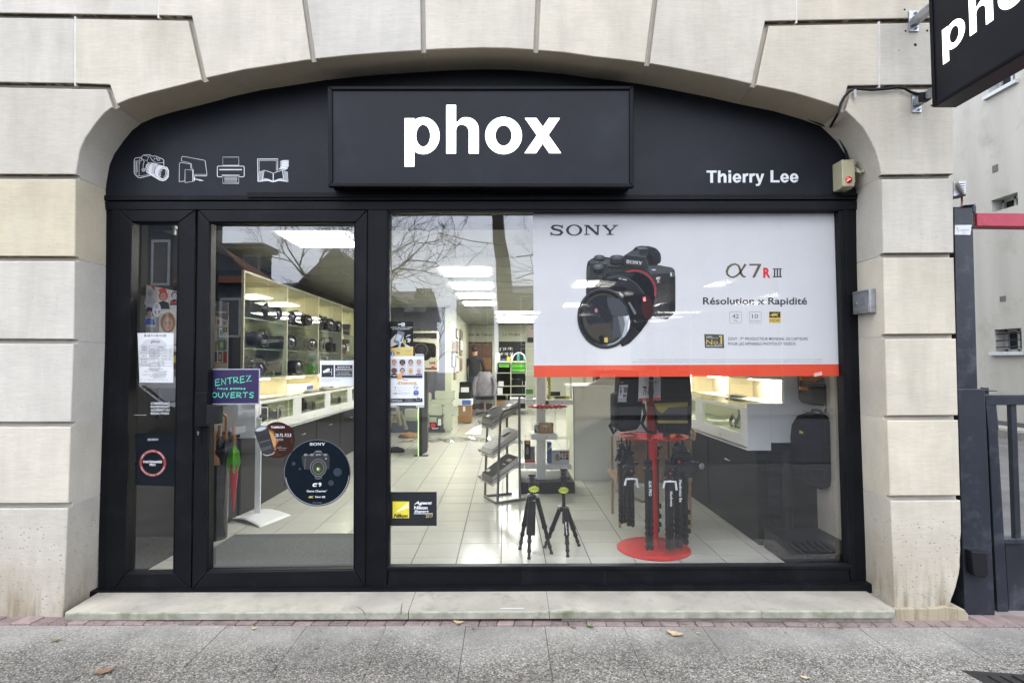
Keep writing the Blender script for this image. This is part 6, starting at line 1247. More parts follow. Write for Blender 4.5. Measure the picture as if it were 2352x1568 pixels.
f.ell(272,402,46,78,PAPER); f.ring(272,402,46,78,3,GREYINK); f.ell(272,365,18,26,LINK); f.poly([(248,415),(268,415),(268,450),(256,440)],BLUEINK); f.poly([(288,412),(310,408),(300,440),(288,450)],REDINK)
f.poly([(440,765),(476,765),(476,820),(440,820)],PAPER); f.text('elles',442,812,14,INK,width=34); f.rect(440,825,476,995,SK3); f.ell(456,900,16,40,YEL); f.rect(150,1010,476,1190,pm('poster_foot',(.46,.46,.43),.6)); 
for k in range(4): f.stroke([(444,1025+k*24),(474,1025+k*24)],5,GREYINK)
f.stroke([(160,1183),(300,1178)],3,GREYINK); f.build('print',cpz)
b=MB(); b.pq([v('hr',*p) for p in ((258,1195),(292,1195),(300,1500),(264,1500))],Yo-.02,Yo); b.build('holder_foot',DARKPL,cpz)
b=MB(); c=at(402,522,3.6); b.cbox(c,(.018,.03,.018)); b.cbox(c+Vector((-.004,0,-.03)),(.014,.02,.03)); b.build('door_contact',WHITEP,label='small white alarm contact in the top corner of the side light',cat='sensor')
# instax advert hanging from the ceiling, above the display
ia=empty('hanging_advert',at(*v('bk',1190,340),7.5),'pale hanging advert card left of the big poster','poster'); b=MB(); b.pq([v('bk',*p) for p in ((1145,85),(1380,85),(1380,338),(1130,338))],7.5,7.52); b.build('card',pm('pale_pink_card',(.50,.44,.40),.6),ia); f=Flat(onY(7.5),'bk'); f.text('instax',1205,133,18,INK,width=80,bold=.02); f.rr(1155,258,1245,332,14,INK); f.build('print',ia)
# ================================================================== FILM POSTER AND STICKERS ON THE GLASS
YS_=YG-.0012
def film(name,col,rough=.45):
    if name in MATS: return MATS[name]
    mt=pm(name,col,.6,var=.02,spec=.2); n=mt.node_tree.nodes; L=mt.node_tree.links
    ge=n.new('ShaderNodeNewGeometry'); sx=n.new('ShaderNodeSeparateXYZ'); cb=n.new('ShaderNodeCombineXYZ'); L.new(ge.outputs['Position'],sx.inputs[0]); L.new(sx.outputs[0],cb.inputs[0]); L.new(sx.outputs[2],cb.inputs[1])
    vo=n.new('ShaderNodeTexVoronoi'); vo.voronoi_dimensions='2D'; vo.inputs['Scale'].default_value=410; vo.inputs['Randomness'].default_value=0; L.new(cb.outputs[0],vo.inputs['Vector'])
    lt=n.new('ShaderNodeMath'); lt.operation='LESS_THAN'; lt.inputs[1].default_value=.17; L.new(vo.outputs['Distance'],lt.inputs[0])
    tr=n.new('ShaderNodeBsdfTransparent'); ms=n.new('ShaderNodeMixShader'); L.new(lt.outputs[0],ms.inputs[0]); L.new(n['Principled BSDF'].outputs[0],ms.inputs[1]); L.new(tr.outputs[0],ms.inputs[2]); L.new(ms.outputs[0],n['Material Output'].inputs['Surface']); return mt
SC.cycles.transparent_max_bounces=40
po=empty('window_poster',at(1575,860,YS_),'big white camera advertising film with red bottom band in the shop window','poster')
FW=film('film_white',(.625,.625,.635)); FR_=film('film_red',(.70,.075,.035)); FK=film('film_black',(.010,.011,.014),.35); FK2=film('film_charcoal',(.024,.027,.033),.4); FG=film('film_grey',(.16,.17,.18)); FG2=film('film_mid_grey',(.07,.074,.082)); FL_=film('film_light_grey',(.42,.45,.48)); FT=film('film_text',(.035,.035,.040)); FBR=film('film_bronze',(.13,.105,.06)); FRT=film('film_bright_red',(.66,.03,.04)); FGO=film('film_gold',(.62,.46,.11)); FWW=film('film_pure_white',(.80,.81,.82)); FPU=film('film_violet',(.30,.24,.34)); FBRN=film('film_dark_brown',(.06,.055,.045)); FDR=film('film_dark_red',(.05,.018,.02))
f=Flat(onY(YS_),'I',z0=0); f.poly([(55,38),(2178,32),(2207,1108),(62,1117)],FW); f.build('white_film',po)
f=Flat(onY(YS_),'I',z0=0); f.poly([(62,1117),(2207,1108),(2208,1190),(64,1199)],FR_); f.build('red_band',po)
f=Flat(onY(YS_),'I',z0=.0001); f.sony(176,137,472,78,FT); f.build('brand_lettering',po)
# product name and slogans
f=Flat(onY(YS_),'pt',z0=.0001)
f.stroke([(962,192),(925,250),(885,310),(845,348),(800,370),(755,366),(716,335),(706,290),(728,235),(775,200),(825,192),(868,215),(885,262),(898,320),(925,355),(950,366),(972,356)],[34,26,26,26,24,22,28,32,34,28,22,26,32,36,30,20,6],FBR)
f.poly([(1012,188),(1175,188),(1175,212),(1012,212)],FBR); f.poly([(1140,188),(1175,188),(1175,205),(1090,375),(1052,375)],FBR)
f.text('R',1203,372,124,FRT,width=100,bold=.045); 
for k in range(3): f.rect(1348+38*k,255,1368+38*k,367,FT)
f.rect(1332,250,1458,264,FT); f.rect(1332,358,1460,372,FT)
f.build('product_name',po); f=Flat(onY(YS_),'pt',z0=.0001); f.text('Résolution x Rapidité',381,740,92,FT,width=1420,bold=.022)
f.build('slogan',po); f=Flat(onY(YS_),'pt',z0=.0001); f.rr(746,841,906,997,14,FG,line=4); f.rr(1013,841,1174,997,14,FG,line=4); f.text('42',780,930,56,FT,width=90); f.text('Mp',800,974,24,FG,width=54); f.text('10',1050,930,56,FT,width=82); f.text('im/sec',1030,976,26,FG,width=130)
f.build('feature_badge',po); f=Flat(onY(YS_),'pt',z0=.0001); f.rect(1281,838,1444,996,FGO); f.rect(1287,842,1436,920,FK); f.text('4K',1296,900,36,FGO,width=126,bold=.05,shear=.2); f.text('HDR',1296,978,38,FT,width=134)
f.build('video_badge',po); f=Flat(onY(YS_),'pt',z0=.0001); f.poly([(398,1144),(664,1150),(672,1336),(408,1332)],FBRN); f.text("WORLD'S",424,1186,13,FWW,width=84,bold=.02); f.text('MOST-SELECTED',424,1203,11,FL_,width=162,bold=.02); f.text('No.',426,1284,62,FGO,width=186); f.poly([(598,1168),(640,1162),(642,1284),(620,1284),(620,1184),(600,1186)],FGO); f.text('IMAGE SENSOR',426,1312,14,FWW,width=220,bold=.02)
f.build('sensor_badge',po); f=Flat(onY(YS_),'pt',z0=.0001); f.text('SONY : 1',722,1228,38,FG2,width=178,bold=.015); f.text('ER',902,1210,22,FG2,width=40,bold=.015); f.text('PRODUCTEUR MONDIAL DE CAPTEURS',956,1228,38,FG2,width=856,bold=.015); f.text('POUR LES APPAREILS PHOTOS ET VIDÉOS',724,1296,38,FG2,width=920,bold=.015)
f.build('sensor_claim',po)
f=Flat(onY(YS_),'I',z0=.0001); f.text('« Sony », « α » et leurs logos sont des marques déposées de Sony Corporation. Sony Europe Limited, société de droit étranger, immatriculée auprès du "Registrar of Companies for England and Wales" n° 2422874',795,1080,8,FG,width=1278)
f.text('dont le siège social est The Heights, Brooklands, Weybridge, Surrey, KT13 0XW, Royaume-Uni, succursale Sony France, RCS Nanterre 390 711 323, 49-51 quai de Dion Bouton, 92800 Puteaux, France. Visuel non contractuel.',747,1096,8,FG,width=1326); f.build('legal_text',po)
# the printed camera
f=Flat(onY(YS_),'pc',z0=.0001)
f.poly([(472,510),(520,476),(600,450),(720,470),(830,480),(880,440),(960,390),(1000,350),(1060,338),(1160,345),(1230,375),(1270,420),(1280,480),(1262,525),(1235,548),(1400,578),(1428,610),(1436,700),(1436,1040),(1425,1075),(1370,1130),(1340,1146),(1200,1130),(1160,1125),(1120,1190),(1050,1290),(450,860),(455,600),(462,545)],FK)
f.poly([(455,600),(462,545),(560,560),(830,600),(1110,600),(1165,650),(1190,800),(1160,1125),(900,900),(450,860)],FK2)
f.poly([(480,512),(530,476),(720,482),(840,500),(835,560),(760,568),(600,550),(500,535)],FG2)
f.poly([(1120,590),(1160,650),(1390,640),(1428,612),(1400,580),(1235,552),(1130,560)],FG2); f.poly([(1376,640),(1428,616),(1434,1040),(1372,1128)],FK); f.poly([(1165,655),(1376,645),(1370,1125),(1170,1120)],FK2)
# viewfinder hump
f.poly([(830,552),(895,438),(1105,462),(1150,590),(1118,592)],FK2); f.poly([(895,438),(945,395),(1060,380),(1145,400),(1105,462)],FG2); f.poly([(985,355),(1060,340),(1160,347),(1230,376),(1268,422),(1278,482),(1240,540),(1190,470),(1150,400),(1060,368)],FK2); f.poly([(1000,356),(1100,350),(1140,372),(1040,382)],FG); f.poly([(1035,380),(1100,372),(1140,400),(1095,450),(1040,440)],FK2); f.ring(1190,460,85,110,10,FG2,rot=-20,a0=-90,a1=60)
f.stroke([(832,552),(1115,590)],8,FK); f.stroke([(895,438),(1105,462),(1150,590)],4,FG)
f.sony(897,492,176,38,FWW,rot=.12)
# dials
for cx,cy_,rx,ry,hh in ((598,462,60,24,24),(792,462,76,24,70),(583,570,55,30,50),(568,518,24,12,10),(665,530,24,12,10)):
    f.ell(cx,cy_+hh,rx,ry,FK); f.rect(cx-rx,cy_,cx+rx,cy_+hh,FK); f.ell(cx,cy_,rx,ry,FG2); f.ring(cx,cy_,rx,ry,4,FG); f.ell(cx,cy_-2,rx*.45,ry*.45,FG)
for k in range(16): f.stroke([(722+k*9,480+6*math.sin(k*.2)),(722+k*9,525+6*math.sin(k*.2))],3,FG2)
f.ell(585,560,34,18,FG); f.rect(470,680,590,708,FK); 
for k in range(9): f.stroke([(476+k*13,684),(476+k*13,704)],3,FG)
# grip light
f.poly([(458,610),(475,570),(500,575),(485,640),(470,760),(456,800)],FG2)
# mount ring and lens barrel
f.ell(985,830,230,222,FK,rot=25); f.ring(990,830,232,224,9,FRT,rot=25,a0=-150,a1=10); f.ring(985,835,222,214,5,FG,rot=25,a0=-140,a1=20)
f.poly([(450,870),(690,640),(850,618),(1010,650),(1140,760),(1210,900),(1190,1010),(1130,1180),(1030,1310),(930,1410),(850,1450)],FK)
f.poly([(640,680),(720,635),(860,618),(980,650),(930,720),(800,700),(690,720)],FK2)
for k in range(15): f.stroke([(738+k*17,648-abs(k-8)*1.2),(716+k*18,672-abs(k-8)*1.0)],3.5,FG2)
f.stroke([(690,690),(800,672),(900,690),(1010,760),(1090,870)],5,FG); f.stroke([(668,714),(800,690),(900,712),(1000,780),(1070,880)],3,FG2)
for k in range(24):
    t_=k/23; x=690+t_*330; y=800-190*math.sin(min(1,t_*1.25)*1.2)*.35+t_*t_*150; f.stroke([(x,y),(x+45,y-60)],5,FG2)
f.stroke([(560,800),(680,745),(800,750),(930,830),(1000,960),(1010,1060)],10,FK2); f.poly([(910,960),(935,960),(1000,1070),(1000,1095),(980,1090)],FG)
f.text('FE 1.4/24',810,706,14,FWW,width=88,bold=.02,rot=.18)
# front element: stacked rings
f.ell(650,1140,296,334,FK,rot=-14); f.ring(650,1140,296,334,7,FG,rot=-14,a0=150,a1=330); f.ring(652,1142,280,318,5,FG2,rot=-14); f.ring(655,1145,262,300,10,FG2,rot=-14,a0=-40,a1=130); f.ring(655,1145,250,290,5,FG,rot=-14,a0=20,a1=110)
f.ell(650,1130,238,272,FBRN,rot=-14); f.ell(640,1080,200,200,FK2,rot=-14); f.poly([(680,900),(800,920),(890,1010),(905,1110),(740,1105),(690,1000)],FG2)
f.poly([(745,1112),(905,1112),(918,1180),(900,1290),(850,1340),(740,1350)],FG2); f.poly([(800,1112),(915,1112),(920,1190),(885,1290),(840,1320)],FG); f.poly([(860,1112),(916,1112),(920,1180),(895,1270),(860,1290),(880,1200)],FL_); f.poly([(890,1110),(925,1112),(915,1200),(903,1200)],FWW)
f.ell(560,1050,34,46,FDR); f.ell(562,1050,16,24,FPU); f.poly([(500,1200),(730,1180),(735,1330),(600,1380),(520,1300)],FBRN); f.poly([(590,1330),(640,1322),(645,1395),(600,1398)],FK); f.poly([(650,1350),(688,1345),(690,1400),(655,1402)],FGO)
f.poly([(915,1090),(935,1180),(920,1260),(880,1330),(830,1370),(860,1290),(895,1200)],FL_); f.poly([(925,1130),(936,1180),(925,1245),(905,1290),(910,1210)],FWW); f.ring(655,1145,262,298,26,FG,rot=-14,a0=58,a1=100); f.ring(655,1145,252,288,8,FL_,rot=-14,a0=60,a1=98)
f.poly([(1065,900),(1130,885),(1180,960),(1190,1060),(1160,1150),(1100,1140),(1060,1060)],FDR); f.poly([(1070,905),(1105,890),(1112,945),(1080,955)],FRT); f.text('G',1079,945,34,FWW,width=26,bold=.04)
f.text('α',1222,710,30,FWW,width=46,bold=.05,shear=.2); f.text('7',1232,748,22,FWW,width=20,bold=.03); f.text('R',1252,748,20,FRT,width=19,bold=.03); f.ell(1195,604,24,6,FWW); f.ring(1405,655,16,20,5,FL_); f.ell(1384,655,7,24,FWW); f.text('SONY LENS',950,1205,22,FG,width=10) if False else None
f.build('camera_picture',po)
# a strip of tape on the red band
f=Flat(onY(YS_),'I',z0=.0035); f.poly([(2008,1172),(2066,1158),(2070,1184),(2014,1196)],pm('clear_tape',(.75,.4,.35),.4)); f.build('tape',po)
# --- stickers: a thin sheet with print
def sheet(name,pts,reg,mt,lab,cat='sticker',th=.0006,group=None,Y=YS_):
    c=at(*v(reg,*pts[0]),Y); t=empty(name,c,lab,cat,group); b=MB(); b.prism([at(*v(reg,*p),Y-th) for p in pts],(0,th*.9,0)); b.build('backing',mt,t); return t,Flat(onY(Y-th),reg,z0=.0002)
PUR=pm('purple_card',(.026,.014,.075),.5,var=.05); GRI=pm('mint_marker',(.13,.72,.42),.5); LAM=pm('laminate_edge',(.42,.43,.50),.3)
t,f=sheet('open_sign',[(36,1110),(576,1108),(573,1478),(32,1484)],'dr',LAM,'purple open sign with green handwriting ENTREZ nous sommes OUVERTS on the door','sign',.0012)
f.poly([(48,1120),(564,1118),(560,1468),(44,1472)],PUR); hand(f,'ENTREZ',102,1222,378,64,GRI,7.5,rot=-.12); hand(f,'nous sommes',132,1300,292,24,GRI,5); hand(f,'OUVERTS',76,1356,436,54,GRI,8); f.build('writing',t)
t,f=sheet('camera_notice',[(1200,1024),(1564,1022),(1562,1292),(1203,1293)],'dr',PAPER,'white video surveillance notice at the right edge of the shop door','notice')
f.rect(1218,1068,1346,1196,INK); f.rect(1358,1069,1542,1196,INK); f.poly([(1232,1134),(1290,1102),(1306,1112),(1304,1130),(1250,1152),(1234,1150)],PAPER); f.stroke([(1324,1104),(1324,1178)],4,PAPER); f.stroke([(1268,1146),(1324,1142)],4,PAPER)
f.text('MAGASIN SOUS',1384,1098,14,WHITEINK,width=132,bold=.02); f.text('VIDÉOSURVEILLANCE',1362,1122,14,WHITEINK,width=174,bold=.02); f.text('Pour des raisons de sécurité de',1364,1140,9,WHITEINK,width=172); f.text('biens et de personnes',1388,1155,9,WHITEINK,width=120); f.text('Code de la Sécurité Intérieure',1366,1172,9,WHITEINK,width=168,bold=.02); f.text('(art. L223-1 à L223-9 et L251-1 à L255-1)',1366,1184,6,WHITEINK,width=166)
f.text("Pour toute information relative au droit d'accès aux images",1218,1214,9,GREYINK,width=324); f.text('contacter le responsable du magasin',1218,1230,9,GREYINK,width=196); f.text('Tél : 01.48.66.37.01',1218,1246,9,GREYINK,width=104); f.build('print',t)
# round lens sticker
TB_=pm('dark_brown_sticker',(.035,.012,.008),.6,spec=.15); 
pts=[(1345+130*math.cos(a),385+133*math.sin(a)) for a in [2*math.pi*i/40 for i in range(40)]]
t,f=sheet('lens_sticker',pts,'E',TB_,'round brown sticker with a black zoom lens on the shop door')
f.ell(1345,385,118,121,pm('sticker_brown2',(.06,.022,.010),.6,spec=.15)); f.ell(1290,390,62,84,pm('sticker_amber',(.26,.10,.03),.5),rot=-20); f.ell(1296,380,34,62,pm('sticker_glow',(.52,.28,.10),.5),rot=-20); f.ell(1395,335,72,62,TB_); f.ell(1400,440,64,60,TB_)
f.poly([(1172,318),(1274,286),(1328,470),(1318,490),(1250,502),(1236,490)],INK); f.ell(1223,304,53,20,INK,rot=-16); f.ring(1223,304,50,17,5,GREYINK,rot=-16); f.ell(1223,304,40,12,LINK,rot=-16)
for k in range(10): f.stroke([(1196+k*1.6+k*8,362-k*2.6),(1203+k*1.6+k*8,392-k*2.6)],2,CHAR)
for k in range(10): f.stroke([(1222+k*8,446-k*2.4),(1228+k*8,470-k*2.4)],2.5,GREYBX)
f.stroke([(1206,408),(1290,384)],3,GREYINK); f.stroke([(1240,488),(1262,500),(1310,490),(1324,474)],5,LINK)
f.text('TAMRON',1298,298,14,WHITEINK,width=100,bold=.03); f.text('28-75',1330,362,24,WHITEINK,width=56); f.text('mm',1388,362,6,WHITEINK,width=11); f.text('F/2.8',1402,362,24,WHITEINK,width=46); f.text('Di III RXD',1328,390,16,LINK,width=60)
f.text('pour',1358,436,6,LINK,width=18); f.text('SONY hybride',1358,447,6,LINK,width=54); f.text('plein format',1358,460,6,LINK,width=46); f.poly([(1346,443),(1353,439),(1353,447)],WHITEINK); f.build('print',t)
NV=pm('navy_sticker',(.004,.009,.015),.7,spec=.1)
pts=[(1640+246*math.cos(a),628+247*math.sin(a)) for a in [2*math.pi*i/56 for i in range(56)]]
t,f=sheet('camera_sticker',pts,'E',NV,'large round dark blue sticker with a black camera low on the shop door')
f.ring(1640,628,245,246,3,GREYINK); f.ring(1640,628,236,238,3,LINK,a0=5,a1=60); f.ring(1640,628,236,238,3,LINK,a0=60,a1=172)
f.sony(1584,405,114,21,WHITEINK)
for q in ((1790,622,31),(1741,702,21),(1466,560,14),(1512,598,10)): f.ell(q[0],q[1],q[2],q[2],pm('bokeh_dot',(.018,.032,.046),.6))
f.poly([(1524,510),(1540,492),(1610,490),(1628,466),(1668,466),(1682,490),(1720,488),(1732,512),(1730,600),(1545,602),(1530,560)],INK); f.stroke([(1540,496),(1606,494),(1626,470),(1670,470),(1684,492),(1718,492)],3,GREYINK); f.rect(1630,464,1668,474,GREYINK)
for cx in (1555,1600,1700): f.ell(cx,494,12,8,GREYBX); f.ring(cx,494,12,8,2,LINK)
f.ell(1648,585,62,70,INK); 
for r_,m_ in ((60,GREYBX),(52,INK),(44,GREYBX),(36,INK)): f.ring(1648,590,r_,r_*1.1,5,m_)
f.ell(1648,600,34,34,pm('lens_green',(.05,.07,.02),.2)); f.ell(1648,600,16,16,GRN); f.ell(1645,598,6,9,PAPER)
for k in range(3): f.ring(1648,640+k*10,32-k*2,14,3,GREYINK,a0=15,a1=165)
f.stroke([(1552,520),(1548,600)],4,GREYBX); f.sony(1631,489,38,8,WHITEINK); f.text('α',1699,525,8,WHITEINK,width=12,bold=.03)
f.text('α',1606,726,27,WHITEINK,width=38,bold=.06,shear=.3); f.text('9',1650,726,26,WHITEINK,width=22,bold=.04); f.text('Game Changer',1562,768,14,WHITEINK,width=146,bold=.02); f.text("'",1709,766,14,WHITEINK,width=3); f.text('4K',1574,812,14,pm('gold_ink',(.6,.5,.12),.5),width=40,bold=.05,shear=.2); f.text('Exmor',1626,809,11,WHITEINK,width=44,bold=.03); f.rect(1676,798,1698,811,WHITEINK); f.text('RS',1679,809,8,NV,width=16,bold=.03); f.text('* Au centre du jeu changé',1604,848,5,LINK,width=68); f.build('print',t)
# side light stickers
t,f=sheet('opening_hours',[(76,636),(441,635),(438,1138),(97,1136)],'hr',PAPER,'white handwritten opening hours sheet headed in capitals on the narrow side light','notice')
GW=pm('ghost_print',(.62,.62,.66),.6); f.poly([(110,760),(150,710),(240,690),(300,690),(372,745),(360,800),(300,830),(120,815)],GW); f.ell(250,840,60,55,GW); f.ring(250,840,58,53,6,LINK); f.ell(250,840,26,24,LINK); f.ell(250,975,62,52,GW); f.ring(250,975,50,46,5,LINK); f.poly([(225,1040),(370,1020),(360,1090),(240,1100)],GW)
hand(f,'BIENNENUE'.replace('NN','NV') if False else 'BIENVENUE',146,652,222,20,INK,4); f.text('phox',214,735,30,INK,width=90); 
f.stroke([(92,764),(428,764),(428,970),(96,970),(92,764)],2,GREYINK)
for y in (791,819,850,883,912,942): f.stroke([(92,y),(428,y)],2,GREYINK)
f.stroke([(200,764),(200,970)],2,GREYINK); f.stroke([(318,791),(318,912)],2,GREYINK)
for (y,d_) in zip((772,800,828,860,891,920,949),('LUNDI','MARDI','MERCREDI','JEUDI','VENDREDI','SAMEDI','DIMANCHE')): hand(f,d_,102+(8-len(d_))*5,y,12*len(d_)-4,12,GREYINK,2.2)
hand(f,'FERME',285,772,56,12,GREYINK,2.2)
for y in (800,828,860,891): hand(f,'9H30-13H',210,y,94,12,GREYINK,2.2); hand(f,'14H30-19H',330,y,92,12,GREYINK,2.2)
hand(f,'10H-18H',286,920,66,12,GREYINK,2.2); hand(f,'9H-13H',288,948,66,12,GREYINK,2.2); hand(f,'Tel 01 48 66 37 01',188,995,150,11,GREYINK,2.2); hand(f,'email pour nous ecrire',146,1016,240,9,GREYINK,2); hand(f,'la photo en ligne sur internet',130,1050,250,9,GREYINK,2); hand(f,'24H 7-7',190,1068,130,12,GREYINK,2.2); hand(f,'suivez nous sur internet phox',112,1102,294,9,GREYINK,2); f.build('writing',t)
b=MB(); f=Flat(onY(YS_),'hr',z0=.0002)
for k,(s_,y,wd,x) in enumerate((('COMMERÇANT',1358,192,211),('INDÉPENDANT',1392,192,210),('ADHÉRENT DU',1425,190,210),('RÉSEAU PHOX',1459,186,211))): f.text(s_,x,y,22,WHITEINK,width=wd,bold=.012)
f.text('vos émotions en images',38,1467,7,WHITEINK,width=126,bold=.015)
o=f.build('vinyl_lettering',None,label='white vinyl lettering COMMERÇANT INDÉPENDANT on the side light',cat='lettering')
t,f=sheet('partner_sticker',[(750,185),(975,185),(975,478),(750,470)],'O',pm('smoked_clear_vinyl',(.006,.010,.018),.6,spec=.2,alpha=.55),'dark sticker with red ring reading PARTENAIRES PRO low on the side light')
RR=pm('sticker_red',(.32,.045,.035),.5); f.ring(847,348,74,74,14,RR); f.sony(819,212,60,12,WHITEINK); f.text('PARTENAIRES',795,347,12,WHITEINK,width=104,bold=.03); f.text('PRO',830,363,12,WHITEINK,width=33,bold=.03)
def arctext(f,s_,cx,cy_,r,a0,a1,cap,mt,inner=False):
    n=len(s_)
    for i,ch in enumerate(s_):
        if ch==' ': continue
        a=math.radians(a0+(a1-a0)*i/(n-1)); x,y=cx+r*math.cos(a),cy_+r*math.sin(a); ro=a+math.pi/2 if not inner else a-math.pi/2; f.text(ch,x,y,cap,mt,align='C',rot=ro,bold=.02)
arctext(f,'SONY DIGITAL IMAGING',847,348,64,-155,-25,7,WHITEINK); arctext(f,'PROFESSIONAL NETWORK',847,348,70,160,20,7,WHITEINK,True); f.build('print',t)
# stickers on the left of the big window
BKS=pm('black_sticker',(.016,.016,.016),.6,spec=.2); YCR=pm('pale_yellow_print',(.66,.52,.17),.5)
t,f=sheet('wifi_sign',[(58,62),(66,55),(386,57),(393,66),(393,522),(382,535),(58,535)],'lf',BKS,'black and yellow WiFi photo printing sign with a hand holding a phone')
f.text('Wi',180,106,22,WHITEINK,width=44,bold=.03); f.rr(226,72,277,116,12,WHITEINK); f.text('Fi',234,106,22,BKS,width=30,bold=.03); f.text('Imprimez des photos à partir',64,141,13,WHITEINK,width=322,bold=.015); f.text('de votre smartphone !',103,165,13,WHITEINK,width=246,bold=.015)
f.poly([(58,430)]+[(58+335*i/10,430-22*math.sin(math.pi*i/10*1.0)*-.0-12*math.sin(i/10*3.14)-25*(i/10)**2) for i in range(11)]+[(393,522),(382,535),(58,535)],YCR); f.stroke([(58,428)]+[(58+335*i/10,430-12*math.sin(i/10*3.14)-25*(i/10)**2-3) for i in range(11)],4,REDINK)
HND=pm('pale_hand_print',(.58,.53,.48),.6); f.poly([(58,345),(100,285),(150,235),(165,240),(150,300),(215,360),(250,345),(262,270),(252,262),(240,300),(225,370),(160,375),(110,400),(58,420)],HND)
f.poly([(182,180),(190,176),(268,205),(274,216),(215,375),(205,378),(122,345),(116,335)],GREYBX); f.poly([(176,228),(240,252),(205,335),(142,308)],pm('phone_screen',(.42,.52,.55),.3)); f.poly([(205,190),(225,198),(222,206),(202,198)],INK)
f.poly([(285,275),(320,238),(362,240),(330,262)],LINK); f.poly([(290,300),(330,285),(362,300),(345,345),(305,340),(330,315)],LINK); f.poly([(272,380),(300,375),(362,408),(290,415)],LINK); f.poly([(300,262),(325,250),(340,252),(318,266)],GRN)
for r_ in (30,45,60): f.ring(232,345,r_,r_,8,YCR,a0=-45,a1=45)
f.rr(194,330,232,362,8,INK); f.rr(199,335,227,357,5,PAPER); f.poly([(200,365),(222,365),(215,425),(178,425)],TEAL if False else pm('pale_cyan_print',(.35,.50,.58),.4))
f.rect(80,475,131,520,BLUEINK); f.text('f',98,520,34,WHITEINK,width=20,bold=.04); f.text('Retrouvez-nous',76,452,7,GREYINK,width=66); f.text('Facebook',86,464,7,GREYINK,width=46); f.text('Kiosk',168,452,8,GREYINK,width=40); f.rect(164,478,178,498,INK); f.rect(184,480,204,502,CARD); f.text('Kodak',166,516,8,REDINK,width=38); f.text('Kodak Express',280,510,11,ORINK,width=94,bold=.01); f.text('photo service',316,522,6,GREYINK,width=56)
for y in (450,462,474): f.stroke([(290,y),(368,y)],2,BLUEINK)
f.build('print',t)
t,f=sheet('identity_photo_sign',[(60,536),(545,534),(546,1222),(62,1220)],'lf',PAPER,"white sign headed Photos d'identité with eight portraits, left edge of the window",'notice')
for q in ((420,505,538,538),(58,1218,160,1250),(434,1214,546,1252)): b=MB(); b.pq([v('lf',q[0],q[1]),v('lf',q[2],q[1]),v('lf',q[2],q[3]),v('lf',q[0],q[3])],YS_-.002,YS_-.0004); b.build('clear_clip',pm('translucent_clip',(.48,.50,.50),.3),t)
HAIRS=(CARD,INK,INK,GREYINK,SK3,INK,YCR,LINK); SKS=(SK2,SK3,SK2,SK2,SK3,SK2,SK2,SK2); CTS=(PALEBG,PALEBG,PALEBG,LINK,INK,PALEBG,PALEBG,BLUEINK)
PBG=pm('portrait_grey',(.60,.61,.63),.6)
for k in range(8):
    c_=k%4; r_=k//4; x0=74+c_*115; y0=577+r_*114; f.rect(x0,y0,x0+109,y0+108,PBG); cx=x0+54; cy2=y0+54; sk,ha,ct=SKS[k],HAIRS[k],CTS[k]
    f.poly([(cx-46,y0+108),(cx-38,y0+92),(cx,y0+82),(cx+38,y0+92),(cx+46,y0+108)],ct); f.ell(cx,cy2-8,34+(8 if k in (1,4) else 0),40,ha,n=20); f.rect(cx-10,cy2+20,cx+10,y0+92,sk); f.ell(cx,cy2,27,34,sk,n=20)
    for s_ in (-1,1): f.ell(cx+s_*10,cy2-4,3.5,2.2,INK,n=8); f.stroke([(cx+s_*5,cy2-11),(cx+s_*15,cy2-12)],2,ha)
    f.stroke([(cx-8,cy2+16),(cx,cy2+19),(cx+8,cy2+16)],3,REDINK); f.stroke([(cx,cy2),(cx-2,cy2+8),(cx+2,cy2+9)],1.6,CARD)
f.rect(82,806,522,838,INK); f.rect(175,795,237,852,ORINK); f.text('phox',117,816,16,WHITEINK,width=52,bold=.02); f.text('Photos',247,872,16,GREYINK,width=74,bold=.02); f.text("d'identité",176,925,38,pm('soft_orange_ink',(.70,.42,.13),.5),width=262,bold=.02)
f.ring(434,958,36,36,2,GREYINK); f.poly([(405,962),(420,962),(418,982),(408,978)],BLUEINK); f.poly([(440,970),(458,965),(452,985),(438,988)],REDINK); f.poly([(425,935),(440,930),(436,955),(422,958)],LINK)
f.ell(434,1046,38,38,pm('badge_blue',(.06,.09,.38),.5)); f.text('100%',416,1034,8,WHITEINK,width=36,bold=.02); f.rect(404,1040,466,1052,pm('badge_blue2',(.12,.2,.5),.5)); f.text('AGRÉÉ',414,1078,9,WHITEINK,width=42,bold=.02)
f.ell(146,970,9,9,INK); f.ell(146,970,4,4,PAPER); f.rr(131,1002,159,1023,4,GREYINK,line=2); f.rect(115,1048,142,1060,LINK); f.ell(150,1052,10,8,CARD); f.rect(160,1048,172,1056,REDINK)
for (y,wd,s_) in ((976,198,"Qualité d'un photographe professionnel"),(1006,174,'Aux normes françaises et pour plus'),(1020,58,'de 180 pays'),(1040,168,'Pour tous vos documents officiels'),(1052,198,"(passeport, carte d'identité, permis, visa)"),(1063,140,'bébés et enfants bienvenus')): f.text(s_,178,y,6.5,GREYINK,width=wd)
f.poly([(84,1126),(522,1122),(524,1172),(84,1180)],INK); hand(f,'Fontaine 93',94,1140,148,12,WHITEINK,2.5); f.text('PHOTOGRAPHE',94,1170,13,WHITEINK,width=150,bold=.01,shear=.2); f.text('3-5 Rue Jules Ferry',278,1140,6,WHITEINK,width=106); f.text('93150 Le Blanc-Mesnil',278,1153,6,WHITEINK,width=134); f.text('Tél : 01 48 66 37 01',278,1167,7,WHITEINK,width=98); f.rr(440,1100,494,1150,3,WHITEINK,line=2.5); f.text('phox',445,1122,14,INK,width=42,bold=.02); f.build('print',t)
